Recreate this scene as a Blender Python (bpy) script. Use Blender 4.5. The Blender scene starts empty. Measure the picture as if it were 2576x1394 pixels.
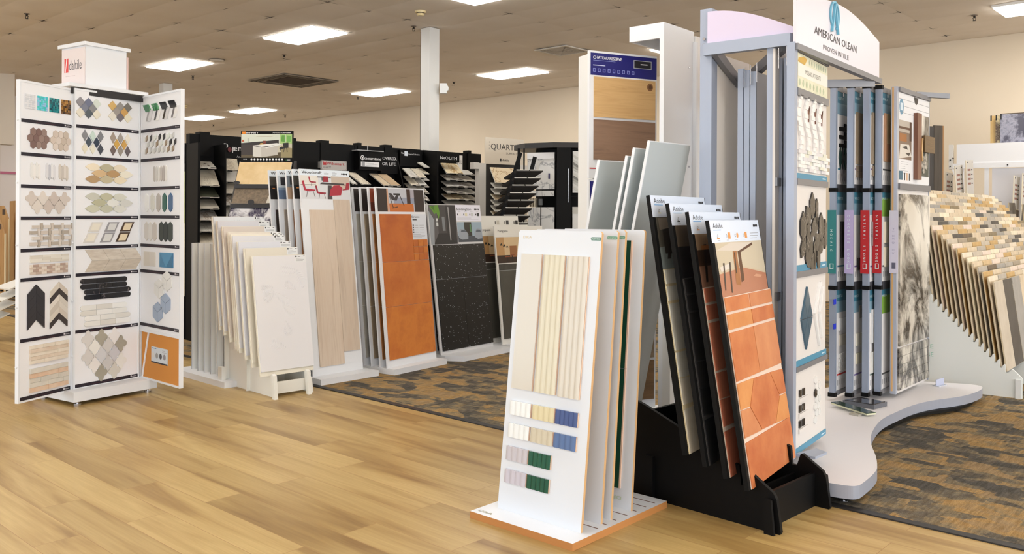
import bpy, bmesh, math, random
from mathutils import Vector, Matrix
R = math.radians
sc = bpy.context.scene
COL = sc.collection

# ---------------------------------------------------------------- camera, world, exposure
CAM_H = 1.3
cam_d = bpy.data.cameras.new('camera')
cam_d.sensor_width = 36.0
cam_d.lens = 2194.0 / 2576.0 * 36.0
cam_d.shift_y = -(697.0 - 542.0) / 2576.0
cam_d.clip_end = 200
cam = bpy.data.objects.new('camera', cam_d)
cam.matrix_world = Matrix.Translation((0, 0, CAM_H)) @ Matrix.Rotation(R(90), 4, 'X') @ Matrix.Rotation(0.0048, 4, 'Z')
COL.objects.link(cam)
sc.camera = cam
world = bpy.data.worlds.new('world'); sc.world = world; world.use_nodes = True
world.node_tree.nodes['Background'].inputs[0].default_value = (0.80, 0.90, 1.0, 1)
world.node_tree.nodes['Background'].inputs[1].default_value = 1.6
sc.view_settings.view_transform = 'Standard'
sc.view_settings.look = 'None'
sc.view_settings.gamma = 1.0
sc.view_settings.use_curve_mapping = False
sc.view_settings.exposure = 0.42
PANEL_POWER = 15.0          # emission strength of the ceiling panels
SIDE_FILL_POWER = 175.0          # added fill along the unseen right wall, brightening the display faces
DAY_POWER = 42.0            # daylight through the shop front behind the camera

# ---------------------------------------------------------------- materials
def lin(c):
    out = []
    for v in c:
        v = v / 255.0
        out.append(v / 12.92 if v <= 0.04045 else ((v + 0.055) / 1.055) ** 2.4)
    return tuple(out) + (1.0,)

_M = {}
def new_mat(key):
    m = bpy.data.materials.new(key if isinstance(key, str) else 'mat'); m.use_nodes = True
    return m, m.node_tree, m.node_tree.nodes['Principled BSDF']

def plain(c, rough=0.5, metal=0.0, spec=0.5):
    key = ('p', c, rough, metal, spec)
    if key not in _M:
        m, nt, b = new_mat('plain_%d_%d_%d' % c)
        b.inputs['Base Color'].default_value = lin(c)
        b.inputs['Roughness'].default_value = rough
        b.inputs['Metallic'].default_value = metal
        b.inputs['Specular IOR Level'].default_value = spec
        _M[key] = m
    return _M[key]

def N(nt, t, **kw):
    n = nt.nodes.new(t)
    for k, v in kw.items():
        setattr(n, k, v)
    return n

def coords(nt, scale=(1, 1, 1), rot=(0, 0, 0)):
    tc = N(nt, 'ShaderNodeTexCoord'); mp = N(nt, 'ShaderNodeMapping')
    mp.inputs['Scale'].default_value = scale; mp.inputs['Rotation'].default_value = rot
    nt.links.new(tc.outputs['Object'], mp.inputs[0])
    return mp.outputs[0]

def noise(nt, vec, scale, detail=4, rough=0.55, dist=0.0):
    n = N(nt, 'ShaderNodeTexNoise')
    n.inputs['Scale'].default_value = scale; n.inputs['Detail'].default_value = detail
    n.inputs['Roughness'].default_value = rough; n.inputs['Distortion'].default_value = dist
    nt.links.new(vec, n.inputs['Vector'])
    return n.outputs['Fac']

def ramp(nt, fac, stops, interp='LINEAR'):
    r = N(nt, 'ShaderNodeValToRGB'); cr = r.color_ramp; cr.interpolation = interp
    while len(cr.elements) < len(stops):
        cr.elements.new(0.5)
    for e, (p, c) in zip(cr.elements, stops):
        e.position = p; e.color = lin(c) if len(c) == 3 else c
    nt.links.new(fac, r.inputs[0])
    return r.outputs[0]

def bump(nt, b, h, strength=0.3, dist=0.002):
    n = N(nt, 'ShaderNodeBump'); n.inputs['Strength'].default_value = strength; n.inputs['Distance'].default_value = dist
    nt.links.new(h, n.inputs['Height']); nt.links.new(n.outputs[0], b.inputs['Normal'])

def mott(c1, c2, scale=8.0, rough=0.5, stretch=(1, 1, 1), bmp=0.0, c3=None, dist=0.0, detail=5):
    """cloudy two or three tone surface"""
    key = ('m', c1, c2, scale, rough, stretch, bmp, c3, dist, detail)
    if key not in _M:
        m, nt, b = new_mat('mottled_%d_%d_%d' % c1)
        v = coords(nt, stretch)
        f = noise(nt, v, scale, detail, 0.6, dist)
        stops = [(0.32, c1), (0.66, c2)] if c3 is None else [(0.3, c1), (0.5, c2), (0.7, c3)]
        nt.links.new(ramp(nt, f, stops), b.inputs['Base Color'])
        b.inputs['Roughness'].default_value = rough
        if bmp:
            bump(nt, b, f, bmp)
        _M[key] = m
    return _M[key]

def wood(c1, c2, scale=3.0, rough=0.5, axis='x', c3=None):
    st = {'x': (0.6, 9, 9), 'z': (9, 9, 0.6), 'y': (9, 0.6, 9)}[axis]
    return mott(c1, c2, scale, rough, st, 0.0, c3, 0.8, 6)

def marble(base, vein, scale=3.0, rough=0.2, width=0.05, base2=None, rot=0.6):
    key = ('v', base, vein, scale, rough, width, base2, rot)
    if key not in _M:
        m, nt, b = new_mat('veined_stone')
        v = coords(nt, (1, 1, 0.8), (0, rot, 0))
        f = noise(nt, v, scale, 10, 0.66, 0.9)
        s = N(nt, 'ShaderNodeMath', operation='SUBTRACT'); s.inputs[1].default_value = 0.5; nt.links.new(f, s.inputs[0])
        a = N(nt, 'ShaderNodeMath', operation='ABSOLUTE'); nt.links.new(s.outputs[0], a.inputs[0])
        vr = ramp(nt, a.outputs[0], [(0.0, (0, 0, 0)), (width, (255, 255, 255))])
        f2 = noise(nt, v, scale * 0.8, 3)
        bc = ramp(nt, f2, [(0.35, base), (0.65, base2 or base)])
        mx = N(nt, 'ShaderNodeMix', data_type='RGBA'); nt.links.new(vr, mx.inputs[0])
        mx.inputs[6].default_value = lin(vein); nt.links.new(bc, mx.inputs[7])
        nt.links.new(mx.outputs[2], b.inputs['Base Color']); b.inputs['Roughness'].default_value = rough
        _M[key] = m
    return _M[key]

def speck(base, fleck, scale=120.0, thr=0.72, rough=0.25):
    key = ('s', base, fleck, scale, thr, rough)
    if key not in _M:
        m, nt, b = new_mat('speckled_stone')
        v = coords(nt)
        vo = N(nt, 'ShaderNodeTexVoronoi'); vo.inputs['Scale'].default_value = scale
        nt.links.new(v, vo.inputs['Vector'])
        sp = N(nt, 'ShaderNodeSeparateColor'); nt.links.new(vo.outputs['Color'], sp.inputs[0])
        gt = N(nt, 'ShaderNodeMath', operation='GREATER_THAN'); gt.inputs[1].default_value = thr; nt.links.new(sp.outputs[0], gt.inputs[0])
        lt = N(nt, 'ShaderNodeMath', operation='LESS_THAN'); lt.inputs[1].default_value = 0.28; nt.links.new(vo.outputs['Distance'], lt.inputs[0])
        mu = N(nt, 'ShaderNodeMath', operation='MULTIPLY'); nt.links.new(gt.outputs[0], mu.inputs[0]); nt.links.new(lt.outputs[0], mu.inputs[1])
        mx = N(nt, 'ShaderNodeMix', data_type='RGBA'); nt.links.new(mu.outputs[0], mx.inputs[0])
        mx.inputs[6].default_value = lin(base); mx.inputs[7].default_value = lin(fleck)
        nt.links.new(mx.outputs[2], b.inputs['Base Color']); b.inputs['Roughness'].default_value = rough
        _M[key] = m
    return _M[key]

WHITE = plain((226, 229, 234), 0.35)
WHITE2 = plain((226, 227, 226), 0.45)
BLACK = plain((6, 6, 7), 0.55, 0.0, 0.18)
BLACKM = plain((11, 11, 11), 0.6, 0.0, 0.18)
INK = plain((28, 28, 32), 0.6)
GREY_INK = plain((150, 152, 156), 0.6)
MDF = plain((190, 134, 76), 0.6)
STEELBLUE = plain((160, 169, 187), 0.4, 0.2)
GREYRAIL = plain((128, 128, 132), 0.4, 0.3)
CHROME = plain((190, 190, 195), 0.2, 0.9)
TEAL = plain((48, 112, 138), 0.5)
CREAM = plain((232, 222, 200), 0.55)

# ---------------------------------------------------------------- mesh building
_TX = {}
def text_data(s):
    if s not in _TX:
        cu = bpy.data.curves.new('t', 'FONT'); cu.body = s; cu.size = 1.0; cu.resolution_u = 2
        ob = bpy.data.objects.new('t', cu); COL.objects.link(ob)
        dg = bpy.context.evaluated_depsgraph_get()
        me = bpy.data.meshes.new_from_object(ob.evaluated_get(dg))
        vs = [(v.co.x, v.co.y) for v in me.vertices]; fs = [tuple(p.vertices) for p in me.polygons]
        bpy.data.objects.remove(ob); bpy.data.curves.remove(cu); bpy.data.meshes.remove(me)
        _TX[s] = (vs, fs)
    return _TX[s]

class MB:
    """collects faces; build() links them as one mesh object. Local frame: x right, y back, z up; fronts face -y"""
    def __init__(s):
        s.v = []; s.f = []; s.m = []; s.mats = []; s.T = None
    def mi(s, mat):
        if mat not in s.mats:
            s.mats.append(mat)
        return s.mats.index(mat)
    def add(s, vs, fs, mat):
        o = len(s.v); T = s.T
        s.v += [tuple(T @ Vector(v)) for v in vs] if T is not None else [tuple(v) for v in vs]
        k = s.mi(mat)
        for f in fs:
            s.f.append([i + o for i in f]); s.m.append(k)
        return s
    def box(s, x0, x1, y0, y1, z0, z1, mat):
        vs = [(x0, y0, z0), (x1, y0, z0), (x1, y1, z0), (x0, y1, z0), (x0, y0, z1), (x1, y0, z1), (x1, y1, z1), (x0, y1, z1)]
        return s.add(vs, [(3, 2, 1, 0), (4, 5, 6, 7), (0, 1, 5, 4), (1, 2, 6, 5), (2, 3, 7, 6), (3, 0, 4, 7)], mat)
    def prism(s, pts, y0, y1, mat, side=None):
        """polygon in the xz plane (counter-clockwise seen from the front) from y0 (front) to y1"""
        n = len(pts)
        vs = [(x, y0, z) for x, z in pts] + [(x, y1, z) for x, z in pts]
        s.add(vs, [tuple(range(n))], mat)
        s.add(vs, [tuple(range(2 * n - 1, n - 1, -1))] + [((i + 1) % n, i, i + n, (i + 1) % n + n) for i in range(n)], side or mat)
        return s
    def slab(s, pts, z0, z1, mat, side=None):
        """polygon in the xy plane extruded upward"""
        n = len(pts)
        vs = [(x, y, z1) for x, y in pts] + [(x, y, z0) for x, y in pts]
        s.add(vs, [tuple(range(n)), tuple(range(2 * n - 1, n - 1, -1))], mat)
        s.add(vs, [((i + 1) % n, i, i + n, (i + 1) % n + n) for i in range(n)], side or mat)
        return s
    def side(s, pts, x0, x1, mat):
        """polygon in the yz plane extruded along x"""
        n = len(pts)
        vs = [(x0, y, z) for y, z in pts] + [(x1, y, z) for y, z in pts]
        return s.add(vs, [tuple(range(n)), tuple(range(2 * n - 1, n - 1, -1))] + [((i + 1) % n, i, i + n, (i + 1) % n + n) for i in range(n)], mat)
    def rect(s, x0, x1, z0, z1, y, mat):
        return s.add([(x0, y, z0), (x1, y, z0), (x1, y, z1), (x0, y, z1)], [(0, 1, 2, 3)], mat)
    def poly(s, pts, y, mat):
        return s.add([(x, y, z) for x, z in pts], [tuple(range(len(pts)))], mat)
    def tube(s, p0, p1, r, mat, n=10, r2=None):
        p0, p1 = Vector(p0), Vector(p1); d = (p1 - p0).normalized()
        a = d.orthogonal().normalized(); b = d.cross(a); r2 = r if r2 is None else r2
        vs = [tuple(p0 + (a * math.cos(t) + b * math.sin(t)) * r) for t in [2 * math.pi * i / n for i in range(n)]]
        vs += [tuple(p1 + (a * math.cos(t) + b * math.sin(t)) * r2) for t in [2 * math.pi * i / n for i in range(n)]]
        return s.add(vs, [tuple(range(n - 1, -1, -1)), tuple(range(n, 2 * n))] + [(i, (i + 1) % n, (i + 1) % n + n, i + n) for i in range(n)], mat)
    def bar(s, p0, p1, w, h, mat):
        """rectangular bar between two points"""
        p0, p1 = Vector(p0), Vector(p1); d = (p1 - p0).normalized()
        up = Vector((0, 0, 1)) if abs(d.z) < 0.9 else Vector((0, 1, 0))
        a = d.cross(up).normalized() * w / 2; b = a.cross(d).normalized() * h / 2
        vs = [p0 - a - b, p0 + a - b, p0 + a + b, p0 - a + b, p1 - a - b, p1 + a - b, p1 + a + b, p1 - a + b]
        return s.add(vs, [(3, 2, 1, 0), (4, 5, 6, 7), (0, 1, 5, 4), (1, 2, 6, 5), (2, 3, 7, 6), (3, 0, 4, 7)], mat)
    def text(s, t, x, z, size, y, mat, width=None, align='L', bold=0.0):
        vs, fs = text_data(t)
        xs = [v[0] for v in vs]; w = max(xs) - min(xs)
        sx = size if width is None else width / w
        x0 = min(xs)
        off = {'L': 0, 'C': -w * sx / 2, 'R': -w * sx}[align]
        for dx in ([0.0] if not bold else [0.0, bold]):
            s.add([(x + off + (a - x0) * sx + dx, y, z + b * size) for a, b in vs], fs, mat)
        return s
    def vtext(s, t, x, z, size, y, mat, length):
        """text running upward (rotated a quarter turn)"""
        vs, fs = text_data(t); xs = [v[0] for v in vs]; w = max(xs) - min(xs); sx = length / w
        return s.add([(x - b * size, y, z + (a - min(xs)) * sx) for a, b in vs], fs, mat)
    def dtext(s, t, x, ztop, size, y, mat, length):
        """spaced letters turned a quarter turn, reading downward"""
        st = length / max(1, len(t) - 1)
        for k, ch in enumerate(t):
            if ch == ' ': continue
            vs, fs = text_data(ch)
            s.add([(x + b * size, y, ztop - st * k - a * size) for a, b in vs], [f[::-1] for f in fs], mat)
        return s
    def build(s, name, parent=None, loc=None, rot=None, smooth=False):
        me = bpy.data.meshes.new(name); me.from_pydata(s.v, [], s.f)
        for m in s.mats:
            me.materials.append(m)
        me.polygons.foreach_set('material_index', s.m)
        if smooth:
            me.polygons.foreach_set('use_smooth', [True] * len(s.f))
        me.update()
        o = bpy.data.objects.new(name, me); COL.objects.link(o)
        if parent is not None:
            o.parent = parent
        if loc is not None:
            o.location = loc
        if rot is not None:
            o.rotation_euler = rot
        return o

def tag(o, label=None, cat=None, group=None, kind=None):
    if label: o['label'] = label
    if cat: o['category'] = cat
    if group: o['group'] = group
    if kind: o['kind'] = kind
    return o

def thing(name, label, cat, loc=(0, 0, 0), yaw=0.0, tilt=0.0, group=None):
    """an Empty at the thing's base; yaw in degrees, tilt leans the top away from the viewer"""
    o = bpy.data.objects.new(name, None); COL.objects.link(o); o.empty_display_size = 0.1
    o.location = loc; o.rotation_euler = (-R(tilt), 0, R(yaw))
    return tag(o, label, cat, group)

def copy_tree(o, parent=None):
    c = o.copy(); COL.objects.link(c)
    if parent is not None:
        c.parent = parent
    for ch in [x for x in o.children]:
        copy_tree(ch, c)
    return c

def off(P, yaw, x, y, z=0.0):
    """point in the frame of a display standing at P"""
    a = R(yaw)
    return (P[0] + x * math.cos(a) - y * math.sin(a), P[1] + x * math.sin(a) + y * math.cos(a), z)
# ---------------------------------------------------------------- the room (its axes lie 42.3 degrees from the camera's)
RYAW = -42.3
CA, SA = math.cos(R(RYAW)), math.sin(R(RYAW))
def room(x, y, z=0.0):
    return (x * CA - y * SA, x * SA + y * CA, z)
CEIL = 3.78
GX, GY, GA, GB = -9.640, 6.066, 1.2, 0.61       # ceiling grid origin and cell size
XW0, XW1, YW0, YW1 = -26.0, 11.5, -6.0, 13.21   # extent of the hall
CARPET_Y = 3.876

def room_obj(mb, name, kind='structure'):
    o = mb.build(name, rot=(0, 0, R(RYAW)))
    o['kind'] = kind
    return o

def floor_mat():
    m, nt, b = new_mat('vinyl_planks')
    v = coords(nt)
    br = N(nt, 'ShaderNodeTexBrick'); br.offset = 0.37; br.offset_frequency = 2
    br.inputs['Scale'].default_value = 1.0; br.inputs['Mortar Size'].default_value = 0.0012
    br.inputs['Brick Width'].default_value = 1.22; br.inputs['Row Height'].default_value = 0.18
    br.inputs['Color1'].default_value = (0, 0, 0, 1); br.inputs['Color2'].default_value = (1, 1, 1, 1); br.inputs['Mortar'].default_value = (0.0, 0.0, 0.0, 1)
    nt.links.new(v, br.inputs['Vector'])
    # every plank gets its own piece of grain
    av = N(nt, 'ShaderNodeVectorMath', operation='SCALE'); av.inputs['Scale'].default_value = 7.3
    nt.links.new(br.outputs['Color'], av.inputs[0])
    ad = N(nt, 'ShaderNodeVectorMath', operation='ADD'); nt.links.new(v, ad.inputs[0]); nt.links.new(av.outputs[0], ad.inputs[1])
    mp = N(nt, 'ShaderNodeMapping'); mp.inputs['Scale'].default_value = (0.55, 5.5, 1); nt.links.new(ad.outputs[0], mp.inputs[0])
    g = noise(nt, mp.outputs[0], 1.15, 5, 0.52, 0.7)
    gc = ramp(nt, g, [(0.30, (146, 114, 66)), (0.43, (178, 149, 94)), (0.58, (200, 174, 118)), (0.75, (184, 156, 101))])
    mp2 = N(nt, 'ShaderNodeMapping'); mp2.inputs['Scale'].default_value = (2.0, 60, 1); nt.links.new(ad.outputs[0], mp2.inputs[0])
    g2 = noise(nt, mp2.outputs[0], 1.5, 3)
    fine = ramp(nt, g2, [(0.3, (240, 237, 232)), (0.7, (255, 255, 255))])
    mx = N(nt, 'ShaderNodeMix', data_type='RGBA', blend_type='MULTIPLY'); mx.inputs[0].default_value = 1.0
    nt.links.new(gc, mx.inputs[6]); nt.links.new(fine, mx.inputs[7])
    tone = ramp(nt, br.outputs['Color'], [(0.0, (214, 208, 198)), (1.0, (255, 255, 255))])
    mx2 = N(nt, 'ShaderNodeMix', data_type='RGBA', blend_type='MULTIPLY'); mx2.inputs[0].default_value = 0.85
    nt.links.new(mx.outputs[2], mx2.inputs[6]); nt.links.new(tone, mx2.inputs[7])
    mx3 = N(nt, 'ShaderNodeMix', data_type='RGBA'); nt.links.new(br.outputs['Fac'], mx3.inputs[0])
    nt.links.new(mx2.outputs[2], mx3.inputs[6]); mx3.inputs[7].default_value = lin((150, 112, 66))
    nt.links.new(mx3.outputs[2], b.inputs['Base Color'])
    b.inputs['Roughness'].default_value = 0.38
    b.inputs['Specular IOR Level'].default_value = 0.45
    bump(nt, b, br.outputs['Fac'], -0.15, 0.002)
    return m

def carpet_mat():
    m, nt, b = new_mat('carpet_tiles')
    v = coords(nt)
    wob = N(nt, 'ShaderNodeTexNoise'); wob.inputs['Scale'].default_value = 9.0; wob.inputs['Detail'].default_value = 3; nt.links.new(v, wob.inputs['Vector'])
    ws = N(nt, 'ShaderNodeVectorMath', operation='SCALE'); ws.inputs['Scale'].default_value = 0.06; nt.links.new(wob.outputs['Color'], ws.inputs[0])
    ad = N(nt, 'ShaderNodeVectorMath', operation='ADD'); nt.links.new(v, ad.inputs[0]); nt.links.new(ws.outputs[0], ad.inputs[1])
    def cells(sc_, offs):
        mp = N(nt, 'ShaderNodeMapping'); mp.inputs['Scale'].default_value = sc_; mp.inputs['Location'].default_value = offs
        nt.links.new(ad.outputs[0], mp.inputs[0])
        vo = N(nt, 'ShaderNodeTexVoronoi', distance='CHEBYCHEV'); vo.inputs['Scale'].default_value = 1.0; nt.links.new(mp.outputs[0], vo.inputs['Vector'])
        sp = N(nt, 'ShaderNodeSeparateColor'); nt.links.new(vo.outputs['Color'], sp.inputs[0])
        return sp.outputs[0]
    c1 = cells((4.2, 6.6, 1), (0, 0, 0)); c2 = cells((8.5, 13, 1), (3.7, 1.2, 0))
    n1 = noise(nt, v, 5.5, 6, 0.75)
    def ma(op, a, k=None, b_=None):
        q = N(nt, 'ShaderNodeMath', operation=op); nt.links.new(a, q.inputs[0])
        if b_ is not None: nt.links.new(b_, q.inputs[1])
        else: q.inputs[1].default_value = k
        return q.outputs[0]
    val = ma('ADD', ma('ADD', ma('MULTIPLY', c1, 0.36), b_=ma('MULTIPLY', c2, 0.20)), b_=ma('MULTIPLY', n1, 0.50))
    col = ramp(nt, val, [(0.36, (96, 94, 90)), (0.46, (128, 120, 106)), (0.53, (158, 142, 114)), (0.62, (190, 156, 104)), (0.72, (172, 148, 114))])
    fn = noise(nt, v, 230, 2)
    fine = ramp(nt, fn, [(0.3, (188, 186, 182)), (0.7, (255, 255, 255))])
    mp3 = N(nt, 'ShaderNodeMapping'); mp3.inputs['Scale'].default_value = (70, 8, 1); nt.links.new(v, mp3.inputs[0])
    rib = ramp(nt, noise(nt, mp3.outputs[0], 1.0, 2), [(0.35, (214, 210, 204)), (0.65, (255, 255, 255))])
    mx = N(nt, 'ShaderNodeMix', data_type='RGBA', blend_type='MULTIPLY'); mx.inputs[0].default_value = 1.0
    nt.links.new(col, mx.inputs[6]); nt.links.new(fine, mx.inputs[7])
    mx2 = N(nt, 'ShaderNodeMix', data_type='RGBA', blend_type='MULTIPLY'); mx2.inputs[0].default_value = 1.0
    nt.links.new(mx.outputs[2], mx2.inputs[6]); nt.links.new(rib, mx2.inputs[7])
    nt.links.new(mx2.outputs[2], b.inputs['Base Color']); b.inputs['Roughness'].default_value = 0.95
    b.inputs['Specular IOR Level'].default_value = 0.1
    bump(nt, b, fn, 0.5, 0.003)
    return m

room_obj(MB().box(XW0, XW1, YW0, CARPET_Y, -0.05, 0.0, floor_mat()), 'floor')
room_obj(MB().box(XW0, XW1, CARPET_Y + 0.03, YW1, -0.05, 0.004, carpet_mat()), 'floor_carpet')
room_obj(MB().prism([(XW0, 0), (XW1, 0), (XW1, 0.006), (XW0, 0.006)], CARPET_Y - 0.014, CARPET_Y + 0.034, plain((30, 29, 30), 0.5)), 'trim_1')

def ceiling_mat():
    m, nt, b = new_mat('ceiling_tile')
    v = coords(nt)
    n1 = noise(nt, v, 1.1, 3)
    n2 = noise(nt, v, 420, 2)
    c = ramp(nt, n1, [(0.3, (232, 222, 210)), (0.7, (240, 232, 222))])
    nt.links.new(c, b.inputs['Base Color']); b.inputs['Roughness'].default_value = 0.95
    bump(nt, b, n2, 0.25, 0.002)
    return m
CT = ceiling_mat(); CDARK = plain((46, 38, 32), 0.9)

# light panels: cells (i, j) of the ceiling grid
VIEW_LIGHTS = [
    (0, 1, 'bright square ceiling light nearest the white column, left of it'),
    (3, 1, 'bright ceiling light panel above the tall white mosaic tower'),
    (3, 8, 'bright ceiling light panel right of the dark square vent, left of the column'),
    (7, 8, 'small bright ceiling light panel straight above the kitchen picture sign'),
    (9, 8, 'smallest bright ceiling light panel, leftmost above the black gondola wall'),
    (0, 8, 'bright ceiling light panel between the column and the white square air diffuser'),
    (-3, 1, 'bright ceiling light panel cut by the top edge of the photo'),
    (-6.77, 8.52, 'bright ceiling light panel at the upper right corner of the photo'),
    (7.1, 4.1, 'ceiling light sliver just right of the mosaic tower wing'),
    (-3, 8, 'ceiling light sliver under the box of the tall white frame'),
]
MORE_LIGHTS = [(i, j) for j in (-13, -6) for i in (-15, -12, -9, -6, -3, 0, 3, 6)] + [(-6, 1), (-9, 1), (-12, 1), (-15, 1), (-9, 8.5), (-12, 8.5), (-15, 8.5), (6.5, -6), (11, 1.5), (12, 8)]
cells_off = set()
for i, j in [(l[0], l[1]) for l in VIEW_LIGHTS] + MORE_LIGHTS:
    if float(i).is_integer() and float(j).is_integer():
        cells_off.add((int(i), int(j)))
rnd = random.Random(5)
cl = MB()
i0, i1 = -18, 14; j0, j1 = -20, 12
for i in range(i0, i1):
    for j in range(j0, j1):
        if (i, j) in cells_off:
            continue
        xa, xb = GX - GA * (i + 1), GX - GA * i
        ya, yb = GY + GB * j, min(GY + GB * (j + 1), YW1)
        if ya >= YW1 or xb > XW1 + 1.2:
            continue
        sag = rnd.uniform(0.003, 0.010)
        nx, ny = 6, 5; base = len(cl.v); vs = []
        for b_ in range(ny + 1):
            for a_ in range(nx + 1):
                u, w = a_ / nx, b_ / ny
                pu = 1 - (2 * u - 1) ** 4; pw = 1 - (2 * w - 1) ** 4
                vs.append((xa + (xb - xa) * u, ya + (yb - ya) * w, CEIL - sag * pu * pw * 1.2 + 0.001 * ((1 - pu) + (1 - pw))))
        fs = [(b_ * (nx + 1) + a_, (b_ + 1) * (nx + 1) + a_, (b_ + 1) * (nx + 1) + a_ + 1, b_ * (nx + 1) + a_ + 1) for b_ in range(ny) for a_ in range(nx)]
        cl.add(vs, fs, CT)
        # dark gap where four tiles meet
        if rnd.random() < 0.8:
            L = rnd.uniform(0.07, 0.17); Wd = rnd.uniform(0.009, 0.018)
            zz = CEIL - 0.003
            cx_, cy_ = xb, ya
            s1 = rnd.uniform(0.3, 1.0)
            cl.add([(cx_ - L, cy_, zz), (cx_, cy_ - Wd / 2, zz), (cx_ + L * s1, cy_, zz), (cx_, cy_ + Wd / 2, zz)], [(0, 3, 2, 1)], CDARK)
            if rnd.random() < 0.8:
                L2 = L * rnd.uniform(0.6, 1.1)
                cl.add([(cx_ - Wd / 2, cy_, zz), (cx_, cy_ - L2, zz), (cx_ + Wd / 2, cy_, zz), (cx_, cy_ + L2 * s1, zz)], [(0, 3, 2, 1)], CDARK)
cl.add([(XW0, YW0, CEIL + 0.06), (XW1 + 1, YW0, CEIL + 0.06), (XW1 + 1, YW1, CEIL + 0.06), (XW0, YW1, CEIL + 0.06)], [(0, 3, 2, 1)], plain((60, 55, 50), 0.9))
ce = room_obj(cl, 'ceiling')
for p in ce.data.polygons: p.use_smooth = True

def wall_mat(c=(226, 212, 190)):
    m, nt, b = new_mat('painted_wall')
    v = coords(nt); n = noise(nt, v, 0.6, 3)
    c2 = tuple(min(255, x + 8) for x in c)
    nt.links.new(ramp(nt, n, [(0.3, c), (0.7, c2)]), b.inputs['Base Color'])
    b.inputs['Roughness'].default_value = 0.85
    bump(nt, b, noise(nt, v, 300, 2), 0.1, 0.001)
    return m
WM = wall_mat()
room_obj(MB().box(XW0, XW1, YW1, YW1 + 0.15, 0, CEIL + 0.06, WM), 'wall_back')
WM2 = wall_mat((214, 204, 190))
# the left wall with its tall opening into a bright side room
xl = -17.1; lw = MB()
lw.box(xl - 0.2, xl, YW0, 5.55, 2.52, CEIL + 0.06, WM2)
lw.box(xl - 0.2, xl, 5.10, 5.32, 0, 2.52, WM2)
lw.box(xl - 0.2, xl, YW0, 1.6, 0, 2.52, WM2)
room_obj(lw, 'wall_left')
sr = MB()
sr.box(xl - 3.2, xl - 3.1, YW0, 6.6, 0, CEIL, plain((238, 232, 230), 0.8))
sr.box(xl - 3.1, xl - 3.08, YW0, 6.6, 2.12, 2.17, plain((205, 120, 150), 0.6))
room_obj(sr, 'wall_side_room')
room_obj(MB().box(XW0 - 0.1, XW0, YW0, YW1, 0, CEIL, WM2), 'wall_far_left')
wr = MB(); wr.box(XW1, XW1 + 0.15, YW0, YW1, 0, 0.4, WM2).box(XW1, XW1 + 0.15, YW0, YW1, 3.1, CEIL + 0.06, WM2)  # unseen right wall; its window openings are added for the side light
for y in (-6, -1.4, 3.2, 7.8, 12.71):
    wr.box(XW1, XW1 + 0.15, y, y + 0.5, 0.4, 3.1, WM2)
room_obj(wr, 'wall_right')
# shop front behind the camera: piers, sill and head with open glazing between them
fr = MB()
fr.box(XW0, XW1, YW0 - 0.15, YW0, 0, 0.4, WM2); fr.box(XW0, XW1, YW0 - 0.15, YW0, 3.1, CEIL + 0.06, WM2)
for x in (-26, -20, -14, -8, -2, 4, 10):
    fr.box(x, x + 0.5, YW0 - 0.15, YW0, 0.4, 3.1, WM2)
room_obj(fr, 'wall_front')

# added fill lamps along the right wall, then daylight entering by the shop front
for y in (-3.45, 1.15, 5.75, 10.5):
    ld = bpy.data.lights.new('window_and_fill_light', 'AREA'); ld.shape = 'RECTANGLE'; ld.size = 4.0; ld.size_y = 2.6
    ld.energy = SIDE_FILL_POWER; ld.color = (0.90, 0.95, 1.0)
    lo = bpy.data.objects.new('window_and_fill_light', ld); COL.objects.link(lo)
    lo.matrix_world = Matrix.Translation(room(XW1 - 0.05, y, 1.75)) @ Matrix.Rotation(R(RYAW + 90), 4, 'Z') @ Matrix.Rotation(R(90), 4, 'X')
    lo['kind'] = 'structure'
for x in (-16.75, -10.75, -4.75, 1.25, 7.25):
    ld = bpy.data.lights.new('window_and_fill_light', 'AREA'); ld.shape = 'RECTANGLE'; ld.size = 5.2; ld.size_y = 2.6
    ld.energy = DAY_POWER; ld.color = (0.86, 0.93, 1.0)
    lo = bpy.data.objects.new('window_and_fill_light', ld); COL.objects.link(lo)
    p = room(x, YW0 + 0.05, 1.75)
    lo.matrix_world = Matrix.Translation(p) @ Matrix.Rotation(R(RYAW), 4, 'Z') @ Matrix.Rotation(R(90), 4, 'X') 
    lo.visible_camera = True
    lo['kind'] = 'structure'

def emit(c, s):
    m = bpy.data.materials.new('lamp_diffuser'); m.use_nodes = True; nt = m.node_tree
    nt.nodes.remove(nt.nodes['Principled BSDF'])
    e = N(nt, 'ShaderNodeEmission'); e.inputs[0].default_value = lin(c); e.inputs[1].default_value = s
    nt.links.new(e.outputs[0], nt.nodes['Material Output'].inputs[0])
    return m
LAMP = emit((255, 250, 242), PANEL_POWER)
FRAMEW = plain((238, 236, 232), 0.5)
fm = MB(); W_, H_ = GA, GB
fm.box(0, W_, 0, 0.02, -0.004, 0.05, FRAMEW); fm.box(0, W_, H_ - 0.02, H_, -0.004, 0.05, FRAMEW)
fm.box(0, 0.02, 0.02, H_ - 0.02, -0.004, 0.05, FRAMEW); fm.box(W_ - 0.02, W_, 0.02, H_ - 0.02, -0.004, 0.05, FRAMEW)
dm = MB(); dm.box(0.02, W_ - 0.02, 0.02, H_ - 0.02, -0.022, 0.02, LAMP)
proto = None
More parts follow.
